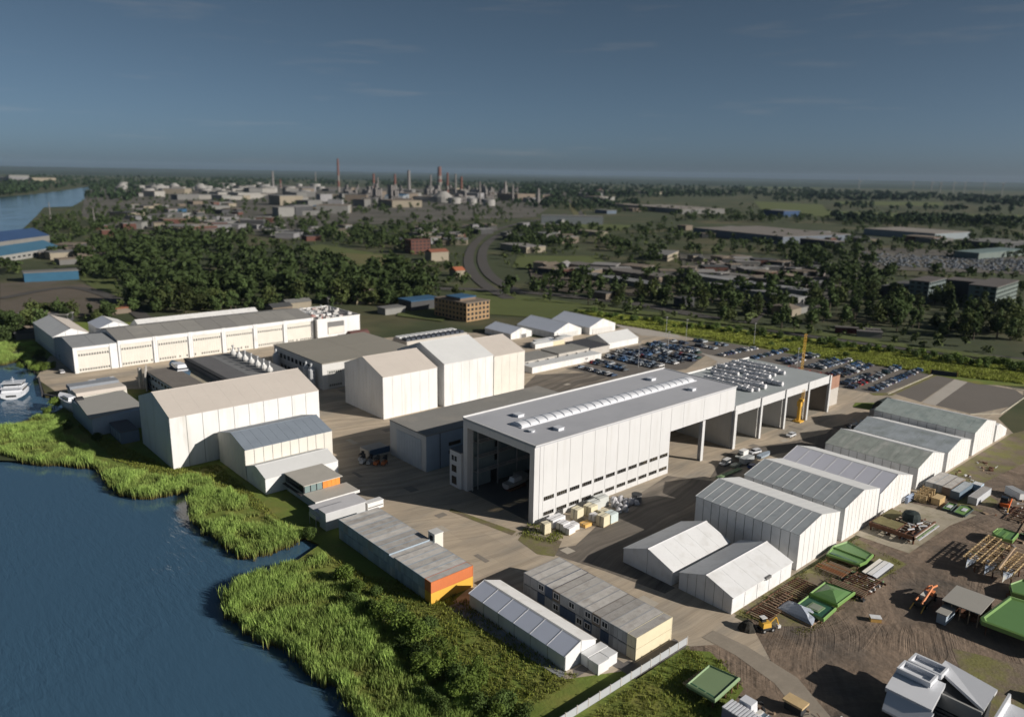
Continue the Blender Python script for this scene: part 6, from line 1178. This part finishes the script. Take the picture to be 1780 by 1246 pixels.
def put_tree(kit,x,y,s,name,label,cat,group,rs=R):
    t=thing(name,label,cat,(x,y,0),rz=rs.uniform(0,6.28),group=group); t.scale=(s*rs.uniform(0.85,1.15),s*rs.uniform(0.85,1.15),s)
    link('crown',kit[0],t)
    if kit[1]: link('trunk',kit[1],t)
    return t
# willows and bushes by the reeds
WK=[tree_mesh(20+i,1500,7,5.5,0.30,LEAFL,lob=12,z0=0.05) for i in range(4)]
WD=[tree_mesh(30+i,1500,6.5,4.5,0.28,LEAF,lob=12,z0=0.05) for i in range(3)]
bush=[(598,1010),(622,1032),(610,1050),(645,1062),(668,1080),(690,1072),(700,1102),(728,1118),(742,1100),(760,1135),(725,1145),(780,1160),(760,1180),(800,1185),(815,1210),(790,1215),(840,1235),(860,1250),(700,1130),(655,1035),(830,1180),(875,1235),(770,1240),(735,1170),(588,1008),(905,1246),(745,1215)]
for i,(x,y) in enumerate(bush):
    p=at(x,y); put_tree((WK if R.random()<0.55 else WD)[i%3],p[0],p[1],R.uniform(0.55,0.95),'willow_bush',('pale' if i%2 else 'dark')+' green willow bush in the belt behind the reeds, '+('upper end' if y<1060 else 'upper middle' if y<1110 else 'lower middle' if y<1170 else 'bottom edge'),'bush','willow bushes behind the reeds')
for i,(x,y,s,lb) in enumerate(((95,712,0.9,'round yellow-green bush on the reed point below the slipway shed'),(83,722,0.6,'smaller yellow-green bush beside the round one on the reed point'),(35,640,0.55,'yellow-green bush on the little islet'),(42,625,0.5,'second yellow-green bush on the islet'),(60,648,0.7,'pale bush at the left of the quay shrubs'),(78,645,0.8,'pale bush in the middle of the quay shrubs'),(92,640,0.6,'pale bush nearest the concrete quay'),(112,628,0.8,'dark bush beside the shaded ramp'),(70,622,0.9,'dark bush behind the quay shrubs'),(540,935,0.7,'dark bush at the channel between the reed beds'),(120,745,0.7,'shaded bush below the flat shed'),(170,765,0.6,'shaded bush in the hangar shadow'))):
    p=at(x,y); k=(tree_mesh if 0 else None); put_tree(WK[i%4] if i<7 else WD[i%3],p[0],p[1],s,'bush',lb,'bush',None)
# shrubs along the plot boundary
SK=[tree_mesh(50+i,420,8,5.2,0.55,LEAF,lob=9,z0=0.05,trunk=False) for i in range(4)]; SL=[tree_mesh(60+i,420,8,5,0.55,LEAFL,lob=9,z0=0.05,trunk=False) for i in range(3)]
for i in range(78):
    f=i/77; x=1000+f*790+R.uniform(-5,5); y0=535+ (x-1000)*0.127 + R.uniform(0,9)*(0.8+0.4*f); p=at(x,y0+6)
    if y0>537+(x-1000)*0.127+9 and R.random()<0.4: continue
    lg=R.random()<0.35; put_tree((SL if lg else SK)[i%3],p[0],p[1],R.uniform(0.45,0.95),'shrub',('light' if lg else 'dark')+' green shrub in the overgrown boundary strip behind the '+('white gabled shed' if x<1150 else 'left car rows' if x<1300 else 'yellow mast' if x<1450 else 'right car rows' if x<1600 else 'empty lot'),'shrub','shrubs along the plot boundary')
for x,y,s in ((1340,602,0.5),(1412,622,0.35),(1440,628,0.4),(1470,622,0.6),(1495,632,0.35),(1550,640,0.3),(1360,608,0.3)): p=at(x,y); put_tree(SK[0],p[0],p[1],s,'shrub','small dark shrub standing at the edge of the car park tarmac','shrub','small shrubs at the car park edge')
# ---------------------------------------------------------------- trees beyond: the nearest ones one by one, the rest in one mass
TK=[tree_mesh(70+i,520,(10.5,9,12.5,8,11,7)[i],(11.5,13.5,10,9.5,14,12)[i],0.85,(LEAFD,LEAFD,LEAFM,LEAFD,LEAFM,LEAFD)[i],lob=(14,9,16,8,12,7)[i],z0=0.0) for i in range(6)]; TP=[tree_mesh(90+i,300,4.6,17,0.85,LEAFD,lob=10,z0=0.08) for i in range(3)]
tree_px=[]
def trees_in(poly,n,smin=0.7,smax=1.25,pop=0.0):
    P=scatter(poly,int(n*2.2)); P=P[:n]
    for x,y in P: tree_px.append((x,y,R.uniform(smin,smax),R.random()<pop))
trees_in([(150,470),(215,425),(330,408),(480,430),(560,455),(620,470),(700,465),(745,490),(745,520),(680,528),(560,535),(430,540),(235,548),(205,500)],300,0.8,1.5,0.08)
trees_in([(1430,520),(1500,520),(1560,545),(1780,570),(1780,600),(1560,580),(1430,560)],60,0.8,1.4,0.5)
trees_in([(930,520),(1420,560),(1420,585),(1300,562),(930,530)],34,0.6,1.1,0.4)
trees_in([(60,395),(150,370),(200,390),(200,410),(100,405),(45,412)],60); trees_in([(120,430),(210,415),(230,470),(130,472),(140,445)],40)
trees_in([(1030,420),(1120,425),(1170,450),(1120,465),(1060,450)],40); trees_in([(1330,430),(1480,440),(1560,470),(1560,490),(1480,500),(1400,480)],70,0.8,1.4,0.2)
trees_in([(900,395),(1010,395),(1015,412),(900,412)],45); trees_in([(700,400),(880,395),(800,430),(700,440)],50); trees_in([(870,420),(1000,425),(990,445),(880,450)],26)
trees_in([(1250,400),(1780,425),(1780,440),(1500,425),(1250,412)],70); trees_in([(0,560),(90,550),(90,575),(0,600)],16,0.7,1.2); trees_in([(70,525),(120,540),(200,545),(200,560),(70,560)],14,0.6,0.9)
trees_in([(150,350),(250,340),(330,360),(330,400),(180,400)],60,0.6,1.0); trees_in([(480,390),(640,395),(700,430),(560,425)],60); trees_in([(640,500),(760,520),(700,540),(620,520)],14,0.7,1.1); trees_in([(820,470),(880,500),(900,530),(850,520)],14); trees_in([(1180,480),(1300,500),(1300,530),(1200,520)],16); trees_in([(1100,365),(1780,392),(1780,404),(1250,390),(1100,375)],140,0.9,1.5)
trees_in([(560,345),(900,350),(960,365),(560,372)],70); trees_in([(300,330),(470,330),(470,395),(300,400)],60,0.5,0.9); trees_in([(1600,500),(1680,510),(1640,540),(1600,520)],10)

for poly,n in (([(160,420),(330,400),(560,430),(740,480),(760,520),(560,540),(220,545),(200,500)],260),([(880,345),(1440,360),(1780,390),(1780,430),(1180,392),(1010,372)],260),([(870,400),(1180,398),(1180,430),(1050,420),(900,436)],110),([(930,478),(1420,500),(1420,560),(1100,530),(905,508)],110),
    ([(1180,400),(1500,425),(1780,440),(1780,470),(1480,440),(1200,445)],160),([(1420,500),(1600,480),(1780,485),(1780,560),(1600,545),(1430,525)],70),([(480,370),(880,360),(900,395),(700,440),(480,410)],220),([(60,385),(480,385),(480,420),(60,470)],150),([(200,330),(900,340),(900,365),(200,380)],200),([(0,455),(220,460),(215,490),(0,480)],34),([(560,490),(800,470),(830,520),(740,540),(640,525)],40),([(0,520),(210,535),(210,556),(0,560)],22)):
    trees_in(poly,n,0.6,1.25,0.06)
keep=[[(520,432),(560,427),(700,450),(690,468),(600,464),(545,454)],[(900,447),(1040,447),(1060,462),(960,470),(890,465)],[(610,374),(700,376),(720,386),(620,388)],[(1310,350),(1430,356),(1440,372),(1620,378),(1600,386),(1330,372)],[(800,506),(1100,548),(1050,560),(820,545)],
 [(920,384),(985,372),(1000,378),(900,400),(865,425),(865,450),(930,510),(830,510),(805,470),(808,430),(845,402)],[(0,495),(130,490),(215,522),(205,545),(0,552)],[(1046,372),(1152,372),(1152,396),(1046,396)],[(1190,385),(1460,390),(1460,415),(1190,412)],[(1500,396),(1683,402),(1683,420),(1500,420)],[(1500,442),(1780,452),(1780,474),(1520,462)],[(1560,488),(1615,488),(1615,530),(1560,530)],[(1690,488),(1770,488),(1770,540),(1690,540)],[(0,412),(90,412),(90,470),(0,465)],[(40,470),(135,470),(135,493),(40,493)]]
T_=np.array([(t[0],t[1]) for t in tree_px]); ok=np.ones(len(T_),bool)
for k in keep: ok&=~inpoly(T_,k)
tree_px=[t for t,o_ in zip(tree_px,ok) if o_]
dist=lambda x,y: math.dist(at(x,y),(CX,CY))
tree_px.sort(key=lambda t:-t[1])
near=tree_px[:285]; rest=tree_px[285:]
def region(x,y):
    b=('at the left edge of' if x<180 else 'in the left part of' if x<330 else 'in the middle of' if x<480 else 'in the right part of' if x<620 else 'at the right end of')
    if x<760 and y>400: return b+' the wood beyond the door hall, '+('front rows' if y>505 else 'second ranks' if y>470 else 'back ranks')
    if x>1400 and y>510: return 'before the office blocks, '+('left third' if x<1530 else 'middle' if x<1650 else 'right third')
    if y>515: return 'along the road behind the plot boundary, '+('left half' if x<1150 else 'right half')
    return region0(x,y)
def region0(x,y):
    return 'in the dark wood beyond the door hall' if x<760 and y>400 else 'in the row before the grey-green blocks' if x>1400 and y>510 else 'along the road behind the plot boundary' if y>515 else 'scattered among the far warehouses' if x>1000 else 'near the highway bend'
for i,(x,y,s,p_) in enumerate(near):
    p=at(x,y); put_tree((TP if p_ else TK)[i%(3 if p_ else 6)],p[0],p[1],s,'poplar_tree' if p_ else 'broadleaf_tree',('slim dark poplar ' if p_ else ('dark' if i%2 else 'bushy dark')+' tree ')+region(x,y),'tree','trees '+region0(x,y))
# the rest: low clumps merged
def clumps(name,PX,label,dark=LEAFD,nleaf=46,leaf=1.9,base=12.0):
    base_=[crown(200+i,nleaf,1.0,1.0,leaf/base,lob=5,z0=0.1)[0] for i in range(10)]; V_=[]
    for i,(x,y,s) in enumerate(PX):
        p=at(x,y); q=base_[i%10].copy(); a=R.uniform(0,6.28); ca,sa=math.cos(a),math.sin(a); hh=base*s; ww=base*s*R.uniform(0.8,1.4)
        V_.append(np.stack([p[0]+(q[:,0]*ca-q[:,1]*sa)*ww,p[1]+(q[:,0]*sa+q[:,1]*ca)*ww,q[:,2]*hh],1))
    V_=np.concatenate(V_); tag(link(name,npmesh(name,V_,np.arange(len(V_)).reshape(-1,4),dark)),label,'woods',kind='stuff')
clumps('scattered_trees',[(x,y,s) for x,y,s,_ in rest],'many small trees scattered between the far industrial buildings')
low=[]
for poly,n in (([(480,370),(990,362),(1000,440),(760,500),(480,430)],420),([(880,400),(1780,430),(1780,560),(1420,540),(900,500)],620),([(150,340),(480,345),(480,420),(60,470),(60,400)],300),([(760,500),(1420,560),(1780,612),(1780,628),(1100,548),(800,520)],160),([(0,470),(220,480),(215,560),(0,560)],60),([(1000,345),(1780,372),(1780,430),(1000,400)],300)):
    L_=scatter(poly,int(n*2.3))[:n]; ok=np.ones(len(L_),bool)
    for k in keep: ok&=~inpoly(L_,k)
    low+=[(x,y,R.uniform(0.22,0.6)) for x,y in L_[ok]]
clumps('undergrowth',low,'low scrub and hedges between the far trees and yards',leafmat('scrub_leaf',(0.070,0.092,0.030),0.0,0.0),nleaf=30,leaf=2.6)
far_px=[]
def far_in(poly,n,s0,s1):
    for x,y in scatter(poly,int(n*2.2))[:n]: far_px.append((x,y,R.uniform(s0,s1)))
far_in([(0,306),(470,312),(470,328),(330,330),(160,322),(0,342)],650,1.0,1.9); far_in([(160,322),(260,325),(230,350),(150,345)],120,1,1.5)
far_in([(470,312),(900,316),(1000,318),(1000,330),(900,345),(860,330),(470,322)],500,1.2,2.0)
far_in([(900,318),(1290,326),(1780,346),(1780,362),(1640,350),(1440,350),(1300,342),(1100,345),(900,345)],1300,1.0,2.0)
far_in([(1290,345),(1450,355),(1780,368),(1780,372),(1450,362)],160,1,1.5); far_in([(1440,376),(1780,386),(1780,396),(1450,388)],160,1,1.5); far_in([(880,345),(1110,350),(1110,360),(1000,365),(900,360)],120,1,1.4)
clumps('far_woods',far_px,'dark woods covering the plain towards the horizon',leafmat('far_woods_leaf',(0.028,0.048,0.022),0.0,0.0),nleaf=34,leaf=3.4,base=13)
# the last woods up to the skyline: a lumpy canopy
nx,ny=260,26; xs=np.linspace(-300,2080,nx); V_=[]
for j in range(ny):
    for i,x in enumerate(xs):
        yh=288+0.0165*x; y=yh+1.6+ (13.5)*(1-j/(ny-1))**1.6; p=at(x,y); V_.append((p[0],p[1],0.0))
V_=np.array(V_); V_[:,2]=2+16*vnoise(V_[:,:2],60,11)+14*vnoise(V_[:,:2],400,12); V_=V_.reshape(ny,nx,3); V_[0,:,2]=-2
idx=np.arange(nx*ny).reshape(ny,nx); f=np.stack([idx[:-1,:-1],idx[:-1,1:],idx[1:,1:],idx[1:,:-1]],-1).reshape(-1,4)
tag(link('skyline_woods',npmesh('skyline_woods',V_.reshape(-1,3),f,mat('skyline_woods',(0.022,0.040,0.028),1,0.3,0.002,0.02))),'unbroken forest canopy along the horizon','woods',kind='stuff')
# ---------------------------------------------------------------- buildings beyond the plot
WH=(0.22,0.22,0.21); GR=(0.15,0.15,0.145); BR=(0.17,0.14,0.11); CR=(0.25,0.22,0.17); BL=(0.03,0.09,0.17); RD=(0.10,0.045,0.035); DK=(0.06,0.062,0.065); TQ=(0.13,0.16,0.15)
def fbuild(px,py,l,w_,h_,ang,label,wall=WH,roof=GR,cat='building',name='far_building',group=None,pitch=0.0,floors=0,nwin=0,z=0):
    p=at(px,py); t=thing(name,label,cat,(p[0],p[1],0),rz=math.radians(ang),group=group)
    b=MB().box(0,l,0,w_,-0.5,h_).build('wall',FARW,t); b.color=(*wall,1)
    if pitch: r=MB().loft([[(-0.4,-0.4,h_),(-0.4,w_/2,h_+pitch),(-0.4,w_+0.4,h_)],[(l+0.4,-0.4,h_),(l+0.4,w_/2,h_+pitch),(l+0.4,w_+0.4,h_)]]).build('roof',FARW,t)
    else: r=MB().box(-0.4,l+0.4,-0.4,w_+0.4,h_,h_+0.6).build('roof',FARW,t)
    r.color=(*roof,1)
    if floors:
        wd=l/nwin; me=MB().box(0,wd*0.55,-0.12,-0.02,0,1.7).mesh('window',GLASS); sd=MB().box(-0.12,-0.02,0,wd*0.55,0,1.7).mesh('window',GLASS)
        for k in range(floors):
            for i in range(nwin): link('window',me,t,((i+0.22)*wd,0,k*h_/floors+h_/floors*0.35))
            for i in range(int(w_/wd)): link('window',sd,t,(0,(i+0.22)*wd,k*h_/floors+h_/floors*0.35))
    return t
# the axes of the works: 0 deg = along the halls
fbuild(811,560,21,32,12.0,5,'ochre brick block with rows of small windows behind the hangars',(0.30,0.20,0.11),BR,'brick building',floors=4,nwin=6)
p=at(790,527); fbuild(800,556,14,14,14.2,5,'blue roofed part of the ochre brick block',(0.16,0.12,0.09),BL,'brick building')
fbuild(1727,539,62,19,17,3,'right one of two grey-green office blocks',(0.13,0.16,0.15),(0.10,0.09,0.085),'office block',floors=5,nwin=12); fbuild(1611,527,40,15,16.5,3,'left one of two grey-green office blocks',(0.12,0.15,0.15),(0.10,0.09,0.085),'office block',floors=5,nwin=8); fbuild(1700,522,24,26,14,3,'dark link building between the two office blocks',DK,(0.10,0.09,0.085),'office block'); fbuild(1560,520,50,14,9,3,'low dark wing left of the two office blocks',DK,(0.08,0.08,0.08),'office block')
fbuild(43,491,40,16,7.5,-6,'long bright blue warehouse beside the brown lot',(0.03,0.095,0.16),GR,'warehouse')
fbuild(-60,468,150,34,7,48,'pale walled hall with a sky blue roof at the left edge',WH,(0.035,0.10,0.16),'warehouse',floors=1,nwin=18,pitch=7); fbuild(-80,446,170,40,9,48,'hall with a deep blue roof behind the sky blue one',GR,(0.02,0.05,0.12),'warehouse',pitch=9)
fbuild(88,452,30,22,7,2,'pale hall right of the two blue roofs',CR,GR,'warehouse'); fbuild(1048,391,40,120,15,45,'large grey warehouse at the end of the green field',(0.16,0.18,0.19),GR,'warehouse'); 
fbuild(1624,418,110,125,10.5,-8,'wide low warehouse with a pale roof right of the poplars',(0.19,0.22,0.24),(0.22,0.20,0.18),'warehouse')
fbuild(1360,425,150,190,11,-12,'vast dark-fronted factory hall with a brown roof',(0.12,0.14,0.17),(0.17,0.155,0.14),'warehouse'); fbuild(1450,432,20,60,9,-12,'navy-fronted wing of the vast factory hall',(0.03,0.035,0.05),(0.17,0.155,0.14),'warehouse')
fbuild(1090,362,40,90,10,-20,'long pale warehouse far off above the grey one',(0.22,0.2,0.17),(0.25,0.22,0.18),'warehouse'); fbuild(1185,372,140,260,12,-16,'very long factory with a pale roof on the plain',GR,(0.21,0.19,0.17),'warehouse')
fbuild(1362,377,60,70,14,-10,'dark blue depot on the green field',(0.03,0.06,0.13),GR,'warehouse'); fbuild(1140,338,60,330,12,-16,'cream warehouse on the horizon plain',(0.26,0.23,0.18),(0.28,0.25,0.2),'warehouse')
fbuild(1055,372,30,50,8,-10,'blue-grey shed behind the grey warehouse',(0.1,0.13,0.17),GR,'warehouse'); fbuild(1100,368,30,40,8,-10,'brown shed behind the grey warehouse',BR,BR,'warehouse')
fbuild(1137,505,16,150,4.2,-3,'long low grey works roof with small dormers behind the trees',(0.16,0.16,0.155),(0.17,0.175,0.18),'works building'); fbuild(1145,494,22,130,6,-3,'long brown works roof behind the low grey one',BR,(0.13,0.12,0.11),'works building')
fbuild(1398,520,14,120,6,-4,'long pale ribbed works roof right of the junction',(0.2,0.2,0.2),(0.23,0.235,0.24),'works building'); fbuild(1385,532,12,90,6,-4,'second long pale works roof nearer the plot',(0.2,0.2,0.2),(0.2,0.205,0.21),'works building'); fbuild(1400,506,14,100,5,-4,'third long works roof behind the pale pair',BR,(0.15,0.14,0.13),'works building')
fbuild(915,440,30,55,7,-5,'pale flat depot at the foot of the tree clump',CR,(0.22,0.21,0.2),'depot'); fbuild(1160,455,60,24,7,25,'cream fronted depot beside the scrap yard',(0.25,0.22,0.17),GR,'depot',floors=1,nwin=8)
fbuild(1040,411,20,60,6,-5,'pale shed row below the large grey warehouse',CR,CR,'depot'); fbuild(715,442,26,16,16,-5,'red and brown flats beside the field',RD,RD,'flats',floors=4,nwin=5); fbuild(750,455,22,14,10,-5,'pale house right of the red flats',CR,(0.2,0.08,0.05),'house',pitch=3)
fbuild(793,482,10,12,6,-5,'small orange-roofed house beside the highway',CR,(0.30,0.10,0.05),'house',pitch=3); fbuild(620,530,16,14,7,-5,'cream gabled house behind the door hall',(0.22,0.19,0.13),BR,'house',pitch=3,floors=2,nwin=3)
fbuild(570,530,12,12,5,0,'grey shed left of the cream gabled house',GR,GR,'shed'); fbuild(670,548,16,10,4,0,'pale garage right of the cream gabled house',WH,GR,'garage'); fbuild(715,542,26,16,7,0,'dark shed with a blue roof before the brick block',DK,BL,'shed'); fbuild(475,548,14,12,5,0,'dark cottage behind the long white tent',BR,DK,'cottage',pitch=2); fbuild(500,540,18,10,5,0,'pale cottage behind the long white tent',CR,GR,'cottage',pitch=2)
fbuild(183,548,16,10,3.5,0,'low terracotta roofed shed by the brown lot',BR,(0.22,0.09,0.05),'shed'); fbuild(1700,452,120,30,8,-8,'turquoise and grey glasshouses before the car compound',TQ,(0.12,0.17,0.17),'glasshouse'); fbuild(1740,436,90,60,10,-8,'black-fronted hall at the right edge',DK,GR,'warehouse')
fbuild(1452,578,26,4,3.2,-58,'dull red freight wagons on the siding behind the shrubs',(0.13,0.03,0.03),(0.12,0.11,0.105),'wagons'); fbuild(1490,585,14,4,3.2,-58,'pale freight wagon right of the red ones',(0.2,0.19,0.18),(0.15,0.14,0.14),'wagons')
# blue roofs by the refinery
fbuild(668,350,60,190,18,-40,'long blue-roofed hall in front of the refinery towers',(0.2,0.22,0.24),BL,'hall'); fbuild(540,368,40,130,12,-40,'blue-roofed hall left of the yellow field',CR,BL,'hall'); fbuild(290,372,30,50,8,-30,'blue-roofed shed in the left town',BL,BL,'shed')
# scattered small buildings
def town(poly,n,lmin,lmax,hmin,hmax,label,group,cat='building',pal=(WH,GR,BR,CR,(0.20,0.20,0.21),RD,DK),rp=(GR,BR,(0.17,0.17,0.17),(0.2,0.195,0.19),DK,BR)):
    for x,y in scatter(poly,int(n*2.5))[:n]:
        l=R.uniform(lmin,lmax); c=R.randrange(len(pal)); r=R.randrange(len(rp)); nm=['pale','grey','brown','cream','silver-grey','red','dark'][c]
        sz='large' if l>(lmin+lmax)*0.62 else 'small'
        fbuild(x,y,l,l*R.uniform(0.4,1.3),R.uniform(hmin,hmax),R.choice((0,5,-40,-10,30))+R.uniform(-4,4),f'{sz} {nm} {cat} {label}',tuple(v*0.85 for v in pal[c]),rp[r],cat,group=group,pitch=R.choice((0,0,1.8)) if lmax<32 else 0)
town([(160,395),(200,365),(330,350),(470,350),(480,385),(330,412),(170,420)],62,14,42,5,11,'in the town between river and refinery','town buildings between river and refinery')
town([(215,340),(330,325),(470,322),(470,348),(330,352)],40,30,80,9,20,'in the tank district left of the tall chimney','industrial buildings left of the tall chimney',pal=(WH,WH,CR,(0.3,0.29,0.27),(0.3,0.29,0.27),GR,GR))
town([(470,326),(860,336),(950,352),(700,362),(480,380)],60,30,90,8,26,'around the refinery towers','buildings around the refinery towers',pal=(WH,GR,BR,CR,(0.24,0.24,0.25),DK,WH))
town([(420,395),(640,400),(560,425),(470,418)],16,14,36,5,8,'above the wood edge','buildings above the wood edge'); town([(640,395),(860,395),(790,430),(700,440)],22,14,34,5,9,'between field and highway','buildings between field and highway')
town([(1200,450),(1420,462),(1480,480),(1420,505),(1190,490)],38,10,26,4,7,'in the crowded scrap and container compound','sheds in the scrap compound',cat='shed'); town([(940,470),(1150,478),(1180,490),(940,482)],12,12,24,5,8,'behind the long works roof','sheds behind the long works roof',cat='shed')
town([(930,505),(1300,545),(1400,540),(1400,560),(1100,528)],14,9,16,4,7,'among the road trees','small houses among the road trees',cat='house'); town([(880,385),(1010,385),(1000,440),(880,430)],10,16,40,5,9,'right of the highway','buildings right of the highway')
town([(1180,395),(1780,432),(1780,438),(1200,415)],26,18,50,5,9,'in the warehouse belt on the right','buildings in the warehouse belt'); town([(900,328),(1120,332),(1100,350),(900,350)],18,50,130,10,16,'on the plain right of the refinery','sheds on the plain right of the refinery')
town([(0,312),(60,313),(60,320),(0,320)],6,60,120,15,30,'on the far river shore','blocks on the far river shore'); town([(30,560),(90,556),(90,590),(20,598)],9,7,14,3,6,'in the dark yard left of the tents','sheds in the dark yard left of the tents',cat='shed',pal=(GR,DK,BR,GR,DK,BR,DK))
town([(20,430),(140,425),(140,460),(90,462)],8,14,30,5,8,'beside the blue halls','sheds beside the blue halls',cat='shed')
# refinery: chimneys, columns, tanks
CHR=mat('chimney_red',(0.15,0.07,0.055),0.9,0.1); CHW=mat('chimney_white',(0.19,0.175,0.16),0.9,0.1); RFG=mat('refinery_grey',(0.17,0.16,0.155),0.8,0.1); TNK=mat('tank_white',(0.25,0.245,0.235),0.7,0.05)
def chimney(px,ptop,pbase,wpx,label,red=True):
    p=at(px,pbase); d=math.dist(p,(CX,CY)); 
    r_=ray(px,ptop); k=math.dist(p,(CX,CY))/math.hypot(r_[0],r_[1]); hh=H+r_[2]*k; wd=wpx*d/1370/2
    t=thing('refinery_chimney' if red else 'process_column',label,'chimney' if red else 'tower',(p[0],p[1],0),group='refinery towers'); n=6
    for i in range(n):
        a=i/n;b=(i+1)/n; MB().cyl((0,0,hh*a),(0,0,hh*b),wd*(1-0.35*a),10,r2=wd*(1-0.35*b)).build('band',(CHR if (i%2 or not i<4) else CHW) if red else RFG,t)
for i,(x,a,b,w_,rd,lb) in enumerate(((589,276,334,4.5,1,'tallest red and white chimney of the refinery'),(475,298,326,4,0,'grey stack left of the tallest chimney'),(488,312,328,3,1,'short reddish stack left of the tallest chimney'),(650,302,335,5,1,'red stack right of the tallest chimney'),(657,308,335,3,0,'thin grey column beside the red stack'),(687,303,338,5,1,'red column in the refinery centre'),(711,296,338,7,0,'thick grey column in the refinery centre'),(749,304,342,4,0,'dark column left of the thick red tower'),(764,290,322,9,1,'thick red tower on the refinery skyline'),(778,300,345,4.5,1,'thin red stack right of the thick tower'),(792,302,345,4,0,'grey column behind the thin red stack'),(802,307,350,5,1,'reddish stack at the refinery right part'),(834,316,355,4,0,'grey tower before the right tanks'),(878,315,348,6,0,'pair tower left at the refinery end'),(891,321,350,5,0,'pair tower right at the refinery end'),(549,300,322,2,0,'thin mast far behind the refinery'),(935,328,354,8,0,'square grey silo tower on the right plain'),(88,352,380,1.5,0,'thin mast by the river bend'),(165,362,395,2,0,'thin mast in the left town'))): chimney(x,a,b,w_,lb,bool(rd))
def tank(px,py,r,h_,dome=False):
    p=at(px,py); t=thing('storage_tank','white '+('domed' if dome else 'flat-topped')+' storage tank in the refinery','tank',(p[0],p[1],0),group='refinery storage tanks')
    MB().cyl((0,0,0),(0,0,h_),r,16).build('shell',TNK,t)
    if dome: MB().cyl((0,0,h_),(0,0,h_+r*0.5),r*0.98,16,r2=r*0.35).build('dome',TNK,t)
    else: MB().cyl((0,0,h_),(0,0,h_+1.5),r*1.02,16,r2=r*0.5).build('roof',TNK,t)
for i in range(46):
    x=R.uniform(205,560); y=320+R.uniform(0,14)+(x-205)*0.012; tank(x,y,R.uniform(14,30),R.uniform(12,20),R.random()<0.12)
for x,y,r,d_ in ((770,352,34,True),(790,354,20,False),(752,350,16,False),(820,356,16,False),(850,358,18,False),(640,342,20,False)): tank(x,y,r,18,d_)
for i in range(30):
    x=R.uniform(600,900); y=R.uniform(334,352); p=at(x,y); s=R.uniform(18,40); t=thing('process_unit',('low','tall','wide','slim','stepped')[i%5]+' grey refinery process block with decks, '+('left part' if x<700 else 'middle' if x<800 else 'right part'),'process unit',(p[0],p[1],0),group='refinery process blocks')
    mb=MB(); 
    for k in range(4): mb.box(-s/2+k*s/4,-s/2+k*s/4+s*0.16,-s/3,s/3,0,R.uniform(12,42))
    mb.box(-s/2,s/2,-s/2,s/2,8,9); mb.box(-s/2,s/2,-s/2,s/2,18,19); mb.build('frame',RFG,t)
# wind turbines on the horizon
for i,x in enumerate((1492,1585,1618,1633,1656,1675,1708,1741)):
    yb=288+0.0165*x+22; p=at(x,yb); t=thing('wind_turbine','tiny pale wind turbine on the right horizon','wind turbine',(p[0],p[1],0),group='wind turbines on the horizon'); MB().cyl((0,0,0),(0,0,80),3,6,r2=2).build('tower',TNK,t)
    for k in range(3): a=k*2.09+i; MB().cyl((0,-3,80),(math.cos(a)*32*0.7,-3+math.cos(a)*-22*0.7,80+math.sin(a)*34),1.6,4,r2=0.5).build('blade',TNK,t)
# storage yard full of vehicles far right: one mass
V_=MB()
for x,y in scatter([(1500,440),(1780,452),(1780,474),(1520,462)],1500)[:560]:
    p=at(x,y); V_.obox(p,math.radians(R.choice((0,90))-8),4.4,1.9,0.2,1.5,tl=3.4)
tag(V_.build('parked_vehicles',mat('far_vehicle_paint',(0.09,0.105,0.125),0.4,0.5,0.9,0.9)),'crowded compound of parked vehicles far right','vehicles',kind='stuff')
V_=MB()
for x,y in scatter([(1200,455),(1420,465),(1460,485),(1380,500),(1200,480)],1500)[:260]:
    p=at(x,y); V_.obox(p,R.uniform(0,3),R.uniform(3,9),2.4,0.2,R.uniform(1.5,3.5))
tag(V_.build('scrap_goods',mat('scrap_mix',(0.17,0.15,0.14),0.8,0.5,0.5,0.5)),'jumble of stored goods between the sheds of the compound','goods',kind='stuff')
# ---------------------------------------------------------------- air
hz=MB().box(-9000,16000,-9000,16000,-4,175).build('haze',None)
hz.data.materials.clear(); hm=bpy.data.materials.new('haze_air'); hm.use_nodes=True; n=hm.node_tree.nodes; n.clear(); o_=n.new('ShaderNodeOutputMaterial'); pv=n.new('ShaderNodeVolumePrincipled'); pv.inputs['Density'].default_value=0.000013; pv.inputs['Color'].default_value=(0.55,0.75,1.0,1); pv.inputs['Anisotropy'].default_value=0.0
hm.node_tree.links.new(pv.outputs[0],o_.inputs['Volume']); hz.data.materials.append(hm); hz['kind']='stuff'
